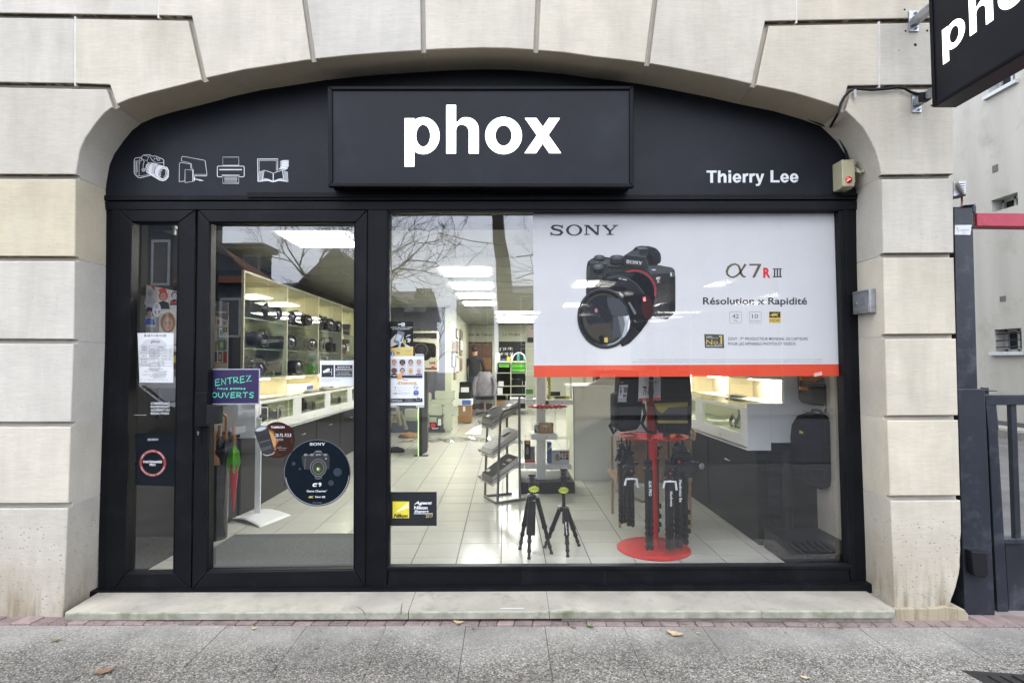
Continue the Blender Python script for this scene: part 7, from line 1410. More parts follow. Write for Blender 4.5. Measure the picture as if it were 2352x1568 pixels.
t,f=sheet('dealer_sticker',[(88,1046),(387,1045),(387,1258),(88,1258)],'Q',pm('dealer_black',(.022,.024,.027),.6,spec=.2),'dark dealer sticker with yellow square low at the left of the window')
NY=pm('camera_yellow',(.80,.68,.05),.45); f.rect(111,1105,214,1209,NY)
for k in range(9): x=128+k*11; f.poly([(x,1172-k*3.5),(x+8,1172-k*3.5),(214,1108+max(0,(k-1)*4.5)),(214,1106+max(0,(k-1)*4.5))] if x<206 else [(205,1140),(214,1140),(214,1138)],pm('pale_ray',(.90,.86,.55),.45))
f.text('Nikon',118,1204,20,INK,width=88,bold=.05,shear=.2); f.text('Agent',246,1122,17,WHITEINK,width=112,bold=.04,shear=.3); f.text('Nikon',246,1153,19,WHITEINK,width=84,bold=.04); f.text('Expert',246,1173,14,WHITEINK,width=92,bold=.03,shear=.3); f.rect(244,1179,362,1183,WHITEINK); f.text('2017',318,1206,18,pm('pale_yellow_ink',(.72,.62,.22),.5),width=45); f.build('print',t)
# ================================================================== OUTSIDE DETAILS
# projecting sign
XS=2.245; e0=atx(2144,248,XS); 
px=empty('projecting_sign',(XS,e0.y,e0.z),'black projecting lightbox with glowing white letters at the upper right corner','sign'); L1_=.92; zt2=e0.z+.95
b=MB(); b.box(XS,XS+.118,e0.y-L1_,e0.y,e0.z,zt2); b.build('casing',BLACK2,px,bevel=.004)
b=MB(); r_=.020
b.box(XS-.008,XS,e0.y-L1_,e0.y-.001,e0.z+.001,e0.z+r_); b.box(XS-.008,XS,e0.y-r_,e0.y-.001,e0.z+r_,zt2); b.build('edge_frame',BLACK,px,bevel=.003)
pT=atx(*v('C',1801,207),XS); pB=atx(*v('C',1805,440),XS); sc_=(pT.z-pB.z)/324; y0_=pT.y; zb_=pT.z
def signmap(x,y,l): return Vector((XS-l-.0005, y0_-(x-535)*sc_*1.095, zb_-(y-796)*sc_))
for ch in 'phox':
    f=Flat(lambda a,b_,l: signmap(a*K,b_*K,l),'V'); f.reg='V'
    REG['_s']=(0,0,1.0); f.reg='_s'; phox(f,LET,ch); f.build('letter',px)
def bracket(reg,x0,y0,x1,y1,lab,ax,ay):
    t=empty('bracket',at(*v(reg,x0,y1),YP),lab,'bracket','steel brackets of the projecting sign')
    q=[v(reg,x0,y0),v(reg,x1,y0),v(reg,x1,y1),v(reg,x0,y1)]; b=MB(); b.pq(q,YP-.008,YP+.002); b.build('wall_plate',GALV,t,bevel=.002)
    c=at(*v(reg,ax,ay),YP-.01); b=MB(); b.box(c.x-.019,c.x+.019,e0.y+.0,YP-.008,c.z-.022,c.z+.022); b.build('arm',GALV,t,bevel=.003)
    for (dx,dy) in ((.62,.12),(.75,.22),(.7,.86)):
        c2=at(*v(reg,x0+(x1-x0)*dx,y0+(y1-y0)*dy),YP-.008); b=MB(); b.lathe([(.007,0),(.007,.006),(.004,.006),(.004,.016)],c2,6,axis=(0,-1,0)); b.build('bolt',GALV,t)
    return t
bracket('C',1578,72,1645,212,'upper steel bracket holding the projecting sign',1612,150); bracket('C',1600,628,1664,758,'lower steel bracket holding the projecting sign',1632,690)
b=MB(); b.pq([v('C',1672,620),v('C',1728,612),v('C',1728,672),v('C',1672,668)],YP-.10,YP-.06); b.build('junction_box',DARKPL,label='small black junction box on the lower sign bracket',cat='junction box',bevel=.003)
b=MB(); zz=YP-.016; b.tube([at(*v('C',1045,862),YF-.02),at(*v('C',1062,830),YF-.12),at(*v('C',1100,760),YP-.012),at(*v('C',1117,700),zz),at(*v('C',1140,655),zz),at(*v('C',1170,622),zz),at(*v('C',1210,600),zz),at(*v('C',1330,607),zz),at(*v('C',1430,600),zz),at(*v('C',1500,588),zz),at(*v('C',1550,598),zz),at(*v('C',1590,622),zz),at(*v('C',1640,634),zz),at(*v('C',1685,628),YP-.05)],.0075,8); b.build('power_cable',RUBBER,label='black cable running from the projecting sign to the arch edge',cat='cable',smooth=True)
b=MB(); b.tube([at(*v('C',1030,852),YF-.012),at(*v('C',1062,878),YF-.018),at(*v('C',1120,950),YF-.02),at(*v('C',1148,1010),YF-.02),at(*v('C',1162,1080),YF-.02)],.008,8); b.tube([at(*v('C',1070,885),YF-.015),at(*v('C',1140,965),YF-.018),at(*v('C',1180,1020),YF-.018),at(*v('C',1196,1070),YF-.02)],.009,8); b.tube([at(*v('C',700,735),YF-.01),at(*v('C',860,785),YF-.014),at(*v('C',1050,868),YF-.016)],.006,6); b.tube([at(*v('C',1120,1295),YF-.05),at(*v('C',1140,1312),YF-.03),at(*v('C',1240,1310),YF-.01)],.006,6); b.build('alarm_cable',RUBBER,label='pair of black cables along the arch down to the alarm box',cat='cable',smooth=True)
b=MB(); b.pq([v('C',1200,600),v('C',1224,602),v('C',1224,658),v('C',1214,670),v('C',1204,620)],YP-.022,YP-.018); b.build('cable_clip',pm('torn_tape',(.45,.45,.44),.5),label='torn pale clip on the black cable',cat='clip')
# marks of old fixings on the stone
b=MB(); 
for (x,y,r) in ((1620,303,.009),(1510,338,.0032),(1548,66,.006),(1554,210,.006),(1700,208,.007),(1730,712,.006)):
    c=at(*v('C',x,y),YP-.0004); b.lathe([(r,0),(r*.8,.0003)],c,14,axis=(0,-1,0))
b.build('drill_hole',pm('hole_black',(.008,.008,.008),.9),bld)
# alarm box
al=empty('alarm_box',at(1934,440,3.3),'cream alarm siren box with a red lamp at the right end of the fascia','alarm box'); CRM=pm('aged_cream_plastic',(.52,.48,.31),.45,var=.08,vs=5)
Ya=3.285; A=at(*v('al',270,166),Ya); B=at(*v('al',380,392),Ya); b=MB(); zbk=at(*v('al',195,444),3.38).z
prof=[(3.384,A.z+.002),(Ya+.0,A.z),(Ya,B.z),(Ya+.03,zbk-.0),(3.384,zbk)]; b.prism([Vector((A.x,y,z)) for y,z in prof],(B.x-A.x,0,0)); b.build('housing',CRM,al,bevel=.005,bseg=3)
b=MB(); b.box(B.x+.0005,B.x+.014,Ya+.01,3.38,A.z-.028,A.z-.001); b.box(B.x+.0005,B.x+.006,Ya+.004,3.38,zbk+.03,A.z-.03); b.build('side_flange',CRM,al,bevel=.002)
c=at(*v('al',329,338),Ya); b=MB(); b.lathe([(.0205,-.004),(.0205,.002),(.018,.007),(.011,.012),(.0,.0135)],c,24,axis=(0,-1,0)); b.build('red_lamp',pm('red_lens',(.55,.01,.01),.1,coat=.8),al,smooth=True)
b=MB(); b.tube([at(*v('al',312,350),Ya-.0145),at(*v('al',345,328),Ya-.0145)],.0012,5); b.build('lamp_glint',em('glint_glow',(1,.12,.05),2.2),al)  # glint on the red lens drawn as a thin glowing streak
for q in ((339,178),(344,384)): c=at(*v('al',*q),Ya); b=MB(); b.lathe([(.0035,0),(.0035,.0015)],c,8,axis=(0,-1,0)); b.build('screw',STEEL,al)
b=MB(); b.tube([at(*v('al',384,262),Ya+.02),at(*v('al',425,275),Ya+.0),at(*v('al',448,262),Ya)],.0065,8); b.tube([at(*v('al',384,235),Ya+.02),at(*v('al',420,262),Ya)],.0045,8); c=at(*v('al',446,266),Ya); b.lathe([(.011,0),(.013,.01),(.009,.012)],c,12,axis=(.3,-1,.1)); b.build('tamper_arm',CRM,al,smooth=True)
# key box on the right reveal
xrv=at(2033,775,YP).x; kb=empty('key_box',(xrv,3.3,1.3),'grey metal key box on the right hand stone reveal','key box'); A=at(*v('L',300,712),3.215); B=at(*v('L',300,862),3.215)
b=MB(); b.box(xrv-.036,xrv,3.215,3.372,B.z,A.z); b.build('housing',GALV,kb,bevel=.004); b=MB(); b.box(xrv-.040,xrv-.036,3.235,3.368,B.z+.012,A.z-.012); b.build('lid',pm('grey_cast_lid',(.26,.26,.27),.5,metal=.4),kb,bevel=.003)
for z in (B.z+.006,A.z-.008): b=MB(); b.tube([Vector((xrv-.040,3.22,z)),Vector((xrv-.040,3.365,z))],.004,6); b.build('hinge_bar',GALV,kb)
b=MB(); b.lathe([(.011,0),(.011,.004),(.006,.006),(.0,.0062)],Vector((xrv-.040,3.335,(A.z+B.z)/2-.005)),18,axis=(-1,0,0)); b.build('lock',STEEL,kb,smooth=True)
b=MB(); b.box(xrv-.0425,xrv-.0402,3.26,3.30,(A.z+B.z)/2-.02,(A.z+B.z)/2+.025); b.build('maker_plate',GREYBX,kb)
# neighbouring rendered building
nb=empty('rendered_building',(9.9,14,-.1),'rough rendered pale neighbouring building with small barred windows at the right','building'); XN=10.0
REN=pm('roughcast_render',(.47,.445,.385),.95,var=.10,vs=1.2,bump=1.0,bs=9,dirt=(.35,.325,.27),dirt_s=1.4,stretch=(1,1.6,.25))
W_=lambda x,y: atx(*v('L',x,y) if False else (x,y),XN)
wins=[]
def nwin(vx0,vy0,vx1,vy1,nm,bars,sill=True):
    A=atx(vx0,vy0,XN); B=atx(vx1,vy1,XN); wins.append((min(A.y,B.y),max(A.y,B.y),min(B.z,A.z),max(A.z,B.z),nm,bars,sill))
# windows given by left edge column, right edge column (nearer), bottom and top heights
def nrect(xl,xr,ytl,ybl,nm,bars,sill=True):
    A=atx(xl,ytl,XN); C_=atx(xl,ybl,XN); B=atx(xr,ytl,XN); wins.append((B.y,A.y,C_.z,A.z,nm,bars,sill))
nrect(2284,2346,757,808,'window',3); nrect(2277,2338,461,489,'window',0,False); nrect(2268,2330,150,221,'window',0)
ya,yb=8.0,26; zs=sorted({-.3,9}|{w[2] for w in wins}|{w[3] for w in wins}); b=MB()
ys=sorted({ya,yb}|{w[0] for w in wins}|{w[1] for w in wins})
for y0,y1 in zip(ys,ys[1:]):
    for z0,z1_ in zip(zs,zs[1:]):
        if any(w[0]<=y0+1e-6 and y1<=w[1]+1e-6 and w[2]<=z0+1e-6 and z1_<=w[3]+1e-6 for w in wins): continue
        b.add([(XN,y0,z0),(XN,y1,z0),(XN,y1,z1_),(XN,y0,z1_)],[(0,1,2,3)])
b.add([(XN,ya,-.3),(XN,ya,9),(XN+8,ya,9),(XN+8,ya,-.3)],[(0,1,2,3)]); b.add([(XN,ya,9),(XN,yb,9),(XN+8,yb,9),(XN+8,ya,9)],[(0,1,2,3)])
b.build('rendered_wall',REN,nb)
WFR=pm('white_window_frame',(.55,.56,.55),.5); DG=pm('dark_window_glass',(.02,.025,.03),.08,spec=.8)
for (y0,y1,z0,z1_,nm,bars,sill) in wins:
    b=MB(); d=.28
    for q in ([(XN,y0,z0),(XN+d,y0,z0),(XN+d,y0,z1_),(XN,y0,z1_)],[(XN,y1,z0),(XN+d,y1,z0),(XN+d,y1,z1_),(XN,y1,z1_)],[(XN,y0,z0),(XN+d,y0,z0),(XN+d,y1,z0),(XN,y1,z0)],[(XN,y0,z1_),(XN+d,y0,z1_),(XN+d,y1,z1_),(XN,y1,z1_)]): b.add(q,[(0,1,2,3)])
    wn=b.build('window',pm('white_reveal',(.52,.51,.47),.8),nb); b=MB(); b.box(XN+.27,XN+.28,y0,y1,z0,z1_); b.build('pane',DG,wn); b=MB()
    for q in ((y0,y0+.05,z0,z1_),(y1-.05,y1,z0,z1_),((y0+y1)/2-.025,(y0+y1)/2+.025,z0,z1_),(y0,y1,z0,z0+.05),(y0,y1,z1_-.05,z1_)): b.box(XN+.22,XN+.269,*q)
    b.build('frame',WFR,wn)
    for k in range(bars): b=MB(); zz=z0+(z1_-z0)*(k+.7)/(bars+.4); b.tube([(XN+.03,y0,zz),(XN+.03,y1,zz)],.012,6); b.build('window_bar',BLACK,wn)
    if sill: b=MB(); b.box(XN-.07,XN+.2,y0-.08,y1+.08,z0-.07,z0+.001); b.build('sill',WFR,wn)
for q in ((1098,762,1134,788,'L'),(2140,1120,2178,1152,'C')):
    A=atx(*v(q[4],q[0],q[1]),XN); B=atx(*v(q[4],q[2],q[3]),XN); b=MB(); b.box(XN-.01,XN+.02,B.y,A.y,min(A.z,B.z),max(A.z,B.z)); b.build('vent_grille',pm('grey_grille',(.12,.115,.10),.8,bump=1,bs=60),nb)
# yard
b=MB(); b.box(2.4,9.55,3.7,40,-.3,-.125); b.build('yard',pm('yard_asphalt',(.105,.10,.095),.85,var=.25,vs=2,bump=.7,bs=60,dirt=(.16,.15,.12)),kind='structure')
b=MB(); b.box(9.35,9.50,5,40,-.3,.02); b.build('yard_kerb',pm('yard_kerb_concrete',(.24,.22,.19),.9,var=.2,vs=6),kind='structure'); b=MB(); b.box(9.50,XN,5,40,-.3,.035); b.build('gravel',pm('pale_gravel',(.34,.32,.28),.9,var=.5,vs=40,bump=1,bs=40),kind='stuff')
b=MB(); b.box(9.96,9.999,8,26,.035,.12); b.build('render_plinth',pm('grey_plinth',(.10,.10,.10),.8),nb)
# floodlight on the pier side
fd=empty('floodlight',at(*v('L',830,80),3.55),'small white floodlight mounted beside the stone pier','floodlight'); 
b=MB(); b.pq([v('L',838,38),v('L',887,36),v('L',884,132),v('L',868,120),v('L',835,58)],3.55,3.62); b.build('housing',WFR,fd,bevel=.004); b=MB(); b.pq([v('L',808,45),v('L',836,42),v('L',866,118),v('L',830,130),v('L',807,136)],3.57,3.70); b.build('arm',GALV,fd,bevel=.003); b=MB(); b.pq([v('L',805,132),v('L',884,120),v('L',884,130),v('L',806,145)],3.54,3.6); b.build('cradle',DARKPL,fd)
b=MB()
for k in range(5): b.pq([v('L',842+k*8,46+k*14),v('L',882,44+k*14),v('L',882,50+k*14),v('L',842+k*8,52+k*14)],3.54,3.55)
b.build('cooling_fin',WHITEP,fd); b=MB(); b.tube([at(*v('L',857,125),3.58),at(*v('L',860,170),3.56),at(*v('L',856,205),3.5)],.006,6); b.build('cable',pm('rusty_cable',(.18,.06,.03),.8),fd)
# gate
gt=empty('steel_gate',at(2230,1415,3.25),'dark blue black steel gate and post right of the stone pier','gate'); NB=pm('worn_navy_paint',(.022,.025,.035),.35,var=.25,vs=5,bump=.15,dirt=(.085,.09,.105),dirt_s=6); Yg=3.24
def gq(nm,q,y0,y1,mt=NB,bev=.003,reg='L'): b=MB(); b.pq([v(reg,*p) for p in q],y0,y1); return b.build(nm,mt,gt,bevel=bev)
gq('upper_post',[(810,203),(926,203),(958,1343),(831,1343)],Yg,Yg+.13); gq('post_cap',[(806,200),(930,198),(930,204),(806,206)],Yg-.003,Yg+.133)
b=MB(); b.pq([(2200,893),(2262,893),(2286,1414),(2216,1414)],Yg-.03,Yg+.14); b.build('lower_post',NB,gt,bevel=.004)
gq('hinge_plate',[(960,1343),(1085,1351),(1084,1357),(962,1353)],Yg-.02,Yg+.06); gq('hinge_plate',[(880,186),(946,180),(946,187),(912,192),(882,192)],Yg-.02,Yg+.05); gq('hinge_pin',[(928,190),(950,190),(950,236),(930,236)],Yg,Yg+.03); gq('hinge_pin',[(998,1332),(1030,1332),(1030,1376),(998,1376)],Yg,Yg+.03); gq('hinge_plate',[(926,320),(952,320),(952,328),(926,328)],Yg-.01,Yg+.03)
gq('stile',[(1004,1380),(1071,1380),(1092,1600),(1024,1600)],Yg+.02,Yg+.07); b=MB(); b.pq([(2269,967),(2291,967),(2318,1415),(2292,1415)],Yg+.0205,Yg+.069); b.build('stile',NB,gt,bevel=.003)
b=MB(); b.pq([(2262,907),(2620,906),(2620,930),(2265,930)],Yg+.018,Yg+.072); b.build('top_rail',NB,gt,bevel=.003)
for k in range(7):
    x=2322+k*55; b=MB(); b.pq([(x,930),(x+13,930),(x+24+k*3,1240),(x+11+k*3,1240)],Yg+.03,Yg+.06); b.build('gate_bar',NB,gt,bevel=.002)
b=MB(); b.pq([(2306,1237),(2640,1236),(2650,1248),(2308,1249)],Yg+.018,Yg+.072); b.build('middle_rail',NB,gt,bevel=.003); b=MB(); b.pq([(2309,1249),(2650,1248),(2660,1404),(2318,1404)],Yg+.035,Yg+.045); b.build('infill_panel',NB,gt); 
b=MB(); b.pq([(2231,1265),(2268,1268),(2272,1318),(2264,1328),(2238,1322)],Yg-.08,Yg-.031); b.build('lock_box',DARKPL,gt,bevel=.006)
t=empty('post_notice',at(*v('L',815,375),Yg),'small white notice stuck near the top of the dark gate post','notice'); b=MB(); b.pq([v('L',*p) for p in ((816,314),(920,313),(912,375),(814,374))],Yg-.003,Yg-.0005); b.build('plate',PAPER,t); f=Flat(onY(Yg-.003),'L'); f.text('GARAGE SORTIE',850,346,5,GREYINK,width=56); f.text('défense de stationner',852,354,5,GREYINK,width=50); f.stroke([(828,328),(834,345)],3,REDINK); f.stroke([(834,345),(838,356)],3,TEAL); f.stroke([(858,366),(890,366)],2,GREYINK); f.build('print',t)
rb_=empty('red_barrier',at(2300,505,Yg),'rusty pinkish red steel barrier bar fixed to the gate post','barrier'); PK=pm('faded_red_paint',(.52,.045,.085),.5,var=.25,vs=6,bump=.2,dirt=(.16,.035,.02),dirt_s=9)
b=MB(); b.pq([v('L',*p) for p in ((952,237),(1560,240),(1560,328),(954,320))],Yg+.03,Yg+.11); b.build('bar',PK,rb_,bevel=.004); b=MB(); b.pq([v('L',*p) for p in ((927,240),(951,238),(953,318),(928,316))],Yg+.04,Yg+.10); b.build('end_bracket',pm('rusty_bracket',(.10,.035,.03),.8,var=.4),rb_)
# litter on the pavement
def leaf_(reg,x,y,sz,rot,mt,lab,curl=.25,pale=False):
    p=v(reg,x,y); c=atz(*p,gz(0)); c=atz(*p,gz(c.x)-(3.06-c.y)*.012*(c.y<3.06)+.003); b=MB(); n=9; cr,sr=math.cos(rot),math.sin(rot); L=[]
    for i in range(n+1):
        a=i/n; wd=sz*.28*math.sin(math.pi*min(1,a*.9+.08))*(1+.25*math.sin(a*17+x)); X=(a-.5)*sz; h=sz*curl*(a-.5)**2*2+.001
        for s_ in (-1,0,1): px_=X; py_=s_*wd; L.append((c.x+px_*cr-py_*sr,c.y+px_*sr+py_*cr,c.z+h+abs(s_)*sz*.06))
    b.add(L,[(3*i+j,3*i+3+j,3*i+4+j,3*i+1+j) for i in range(n) for j in (0,1)]); b.build('fallen_leaf',mt,label=lab,cat='leaf',group='fallen leaves on the pavement',smooth=True)
LB=pm('brown_leaf',(.22,.13,.08),.7,var=.3,vs=40); LT=pm('pale_dry_leaf',(.50,.37,.22),.7,var=.25,vs=30); LGn=pm('green_leaf',(.10,.17,.04),.6)
for a in (('b8',1100,528,.085,-.5,LT,'large pale brown leaf lying right of the middle of the pavement'),('O',580,1505,.085,.55,LB,'long brown leaf near the lower left corner of the pavement'),('b7',1780,455,.06,-.2,LT,'pale leaf beside the bricks near the middle of the step'),('b7',832,412,.055,.3,LB,'brown leaf against the step below the shop door'),
    ('b7',495,490,.03,.2,LT,'small pale leaf on the light slab left of the door'),('b7',888,612,.022,1.2,LB,'tiny brown leaf on the slab below the door'),('b8',460,485,.032,-.6,LB,'small curled brown leaf below the middle of the step'),('b8',765,432,.035,0,LB,'thin brown leaf lying on the bricks below the tripods'),
    ('b8',1915,800,.04,-.4,LT,'cream coloured leaf near the lower right edge'),('b8',1243,520,.024,-.3,LT,'tiny whitish leaf right of the large pale leaf'),('O',310,1330,.05,.25,pm('olive_leaf',(.22,.20,.10),.7),'olive leaf on the pavement in front of the left pier'),('b7',1872,492,.022,.9,LB,'tiny brown leaf near the pale leaf at the bricks'),('b8',2140,486,.03,.1,LB,'small orange leaf below the right end of the step')): leaf_(*a)
for (x,y,lab) in ((570,482,'small green weed in the joint below the middle of the step'),(378,410,'tiny grass tuft between step and bricks')):
    p=v('b8',x,y); c=atz(*p,gz(.3)); b=MB(); r5=random.Random(x)
    for k in range(16): a=r5.uniform(0,6.28); l=.012+r5.random()*.022; q=c+Vector((math.cos(a)*l,math.sin(a)*l*.6,.004+r5.random()*.014)); s_=Vector((-math.sin(a),math.cos(a),0))*.004; b.add([c,c.lerp(q,.6)+s_,q,c.lerp(q,.6)-s_],[(0,1,2,3)])
    b.build('weed',LGn,label=lab,cat='weed')
b=MB(); A=at(*v('b8',0,358),3.094); 
p0=v('b8',2,358); p1=v('b8',150,360); A=at(*p0,3.0935); B=at(*p1,3.0935); b.add([(A.x,3.0935,A.z-.002),(B.x,3.0935,A.z-.002),(B.x,3.0935,A.z-.006),(A.x,3.0935,A.z-.005)],[(0,1,2,3)]); b.build('white_scrape',WHITEINK,step)
# ================================================================== THE STREET REFLECTED IN THE GLASS
def mir(x,y,D): p=at(x,y,D); return Vector((p.x,2*YG-p.y,p.z))
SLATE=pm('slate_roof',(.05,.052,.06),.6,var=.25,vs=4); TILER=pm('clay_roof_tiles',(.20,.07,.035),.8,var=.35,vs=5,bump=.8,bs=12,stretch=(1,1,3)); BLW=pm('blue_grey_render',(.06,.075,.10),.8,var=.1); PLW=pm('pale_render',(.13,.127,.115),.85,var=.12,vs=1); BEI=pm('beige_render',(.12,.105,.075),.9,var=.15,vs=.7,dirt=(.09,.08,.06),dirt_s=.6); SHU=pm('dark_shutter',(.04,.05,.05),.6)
def house(name,x0,x1,yf,yb_,h,roof,wall,rm,lab,wn=(),ridge='x',bands=None):
    t=empty(name,((x0+x1)/2,yf,-.2),lab,'house'); b=MB(); b.box(x0,x1,yb_,yf,-.2,h); b.build('wall',wall,t); b=MB()
    if roof:
        o=.35
        if ridge=='hip': ym=(yf+yb_)/2; b.add([(x0-o,yf+o,h-.1),(x1+o,yf+o,h-.1),(x1+o,yb_-o,h-.1),(x0-o,yb_-o,h-.1),(x0-o,ym,h+roof),(x0+(x1-x0)*.15,ym,h+roof)],[(0,1,5,4),(1,2,5),(2,3,4,5),(0,4,3),(0,3,2,1)])
        elif ridge=='x': ym=(yf+yb_)/2; b.prism([(x0-o,yf+o,h-.1),(x0-o,ym,h+roof),(x0-o,yb_-o,h-.1)],(x1-x0+2*o,0,0))
        else: xm=(x0+x1)/2; b.prism([(x0-o,yf+o*0+.02,h-.1),(xm,yf+.02,h+roof),(x1+o,yf+.02,h-.1)],(0,yb_-yf-.04,0)); 
        b.build('roof',rm,t)
        if ridge!='x': b=MB(); xm=(x0+x1)/2; b.prism([(x0,yf+.03,h-.1),(xm,yf+.03,h+roof-.35),(x1,yf+.03,h-.1)],(0,.03,0)); b.build('gable',wall,t)
    for (wx,wz,ww,wh) in wn:
        b=MB(); b.box(wx-ww/2-.1,wx+ww/2+.1,yf,yf+.04,wz-.1,wz+wh+.1); w1=b.build('window',WFR,t); b=MB(); b.box(wx-ww/2,wx+ww/2,yf+.04,yf+.05,wz,wz+wh); b.build('pane',DG,w1)
    if bands:
        b=MB(); 
        for q in bands: b.box(q[0],q[1],yf,yf+.03,q[2],q[3])
        b.build('white_band',PLW,t)
    return t
D=22; yf=2*YG-D
xa=mir(250,700,D).x; xb=mir(425,700,D).x; xc=mir(481,700,D).x; xd=mir(597,700,D).x
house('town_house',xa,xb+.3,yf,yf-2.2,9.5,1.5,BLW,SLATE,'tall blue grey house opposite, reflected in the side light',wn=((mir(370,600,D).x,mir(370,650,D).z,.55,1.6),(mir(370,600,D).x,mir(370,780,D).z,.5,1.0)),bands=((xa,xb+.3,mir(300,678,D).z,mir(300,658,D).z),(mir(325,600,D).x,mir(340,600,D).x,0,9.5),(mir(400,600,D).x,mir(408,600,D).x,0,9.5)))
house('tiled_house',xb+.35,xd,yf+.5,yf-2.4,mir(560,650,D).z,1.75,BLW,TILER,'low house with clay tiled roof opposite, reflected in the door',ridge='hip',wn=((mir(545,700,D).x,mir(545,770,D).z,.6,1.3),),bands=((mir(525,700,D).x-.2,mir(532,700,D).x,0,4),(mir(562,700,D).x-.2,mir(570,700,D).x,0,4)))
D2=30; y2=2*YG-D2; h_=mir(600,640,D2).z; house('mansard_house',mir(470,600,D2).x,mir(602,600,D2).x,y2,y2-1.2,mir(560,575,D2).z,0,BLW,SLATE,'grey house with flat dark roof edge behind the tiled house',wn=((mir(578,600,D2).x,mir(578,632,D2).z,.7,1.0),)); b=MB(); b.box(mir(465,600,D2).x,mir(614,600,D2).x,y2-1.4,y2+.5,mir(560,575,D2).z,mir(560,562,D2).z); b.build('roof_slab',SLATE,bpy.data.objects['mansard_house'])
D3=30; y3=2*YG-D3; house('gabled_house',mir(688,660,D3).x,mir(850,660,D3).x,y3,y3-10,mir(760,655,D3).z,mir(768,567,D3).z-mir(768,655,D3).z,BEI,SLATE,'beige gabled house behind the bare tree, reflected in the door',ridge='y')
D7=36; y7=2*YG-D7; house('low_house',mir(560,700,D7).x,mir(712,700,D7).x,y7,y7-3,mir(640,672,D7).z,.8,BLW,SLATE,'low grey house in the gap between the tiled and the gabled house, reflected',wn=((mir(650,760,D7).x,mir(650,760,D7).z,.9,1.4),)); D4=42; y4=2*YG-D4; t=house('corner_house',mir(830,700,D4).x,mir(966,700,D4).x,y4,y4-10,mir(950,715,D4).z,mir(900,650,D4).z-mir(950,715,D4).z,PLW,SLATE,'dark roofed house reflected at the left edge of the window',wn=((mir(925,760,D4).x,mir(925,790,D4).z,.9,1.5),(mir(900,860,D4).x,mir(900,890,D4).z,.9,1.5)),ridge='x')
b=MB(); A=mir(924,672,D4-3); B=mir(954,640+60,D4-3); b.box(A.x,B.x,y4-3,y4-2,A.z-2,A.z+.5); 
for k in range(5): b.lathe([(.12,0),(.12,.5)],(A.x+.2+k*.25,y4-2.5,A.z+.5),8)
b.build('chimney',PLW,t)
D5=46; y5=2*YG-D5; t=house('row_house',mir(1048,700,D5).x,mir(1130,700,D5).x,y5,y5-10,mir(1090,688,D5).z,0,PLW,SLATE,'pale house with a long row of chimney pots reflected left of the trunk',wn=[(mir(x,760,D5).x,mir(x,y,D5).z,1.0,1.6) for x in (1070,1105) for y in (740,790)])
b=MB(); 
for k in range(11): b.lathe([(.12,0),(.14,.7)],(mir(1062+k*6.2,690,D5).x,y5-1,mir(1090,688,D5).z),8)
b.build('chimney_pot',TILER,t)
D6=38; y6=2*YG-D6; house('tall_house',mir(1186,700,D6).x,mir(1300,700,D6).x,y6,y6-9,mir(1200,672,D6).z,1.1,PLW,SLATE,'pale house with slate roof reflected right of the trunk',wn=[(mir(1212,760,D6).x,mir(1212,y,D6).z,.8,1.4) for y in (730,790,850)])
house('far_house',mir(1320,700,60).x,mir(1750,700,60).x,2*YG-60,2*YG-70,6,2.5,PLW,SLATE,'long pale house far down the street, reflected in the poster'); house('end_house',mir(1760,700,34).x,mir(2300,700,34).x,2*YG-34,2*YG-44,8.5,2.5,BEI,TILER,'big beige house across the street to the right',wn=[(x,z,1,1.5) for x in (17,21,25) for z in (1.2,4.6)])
# bare trees
BARK=pm('dark_bark',(.07,.06,.045),.95,var=.4,vs=6,bump=1,bs=20,stretch=(1,1,.4))
def tree(base,h,r,lab,seed,levels=5,trunk=None,spread=.55,down=0):
    t=empty('bare_tree',base,lab,'tree'); rq=random.Random(seed); tb=MB(); br=MB()
    pts=trunk or [base+Vector((0,0,h*.1*i))+Vector((.03*math.sin(i),.02*math.cos(i*2),0)) for i in range(5)]
    rad=[r*(1-.08*i) for i in range(len(pts))]; tb.tube(pts,rad,14); tb.build('trunk',BARK,t,smooth=True)
    def grow(p,d,L,rr,lv):
        n=3 if lv>1 else 2; q=[p]; dd=d.copy()
        for i in range(n): dd=(dd+Vector((rq.gauss(0,.16),rq.gauss(0,.16),rq.gauss(.02-down*.10,.1)))).normalized(); q.append(q[-1]+dd*L/n)
        br.tube(q,[rr*(1-.45*i/n) for i in range(n+1)],5 if lv>2 else 3,cap=False)
        if lv==0: return
        k=3 if lv>1 else 4
        for i in range(k):
            a=rq.uniform(0,6.28); side=dd.cross(Vector((math.cos(a),math.sin(a),.3))).normalized(); nd=(dd*(1-spread*.35)+side*spread*rq.uniform(.7,1.3)).normalized()
            s=q[-1] if i<2 else q[rq.randint(1,n)]; grow(s,nd,L*rq.uniform(.62,.82),max(rr*.6,.004),lv-1)
    top_=pts[-1]
    for k in range(4): a=6.28*k/4+rq.random(); grow(pts[-1-(k%2)],Vector((math.cos(a)*spread*1.3,math.sin(a)*spread*1.3,1)).normalized(),h*.24,r*.42,levels)
    br.build('crown',BARK,t); return t
Dt=15.5; bs_=mir(775,980,Dt); bs_.z=-.25; tree(bs_,6.6,.17,'small bare tree reflected in the shop door before the beige gable',4,levels=5,spread=.62)
Dt=12.6; P_=[mir(1160,1000,Dt),mir(1165,880,Dt),mir(1165,760,Dt),mir(1160,680,Dt),mir(1155,600,Dt),mir(1146,550,Dt),mir(1142,480,Dt),mir(1140,380,Dt),mir(1138,250,Dt)]
t=tree(P_[0],9,.24,'big leaning plane tree trunk reflected in the middle of the window',8,levels=4,trunk=P_,spread=.8)
rq=random.Random(5); b=MB()
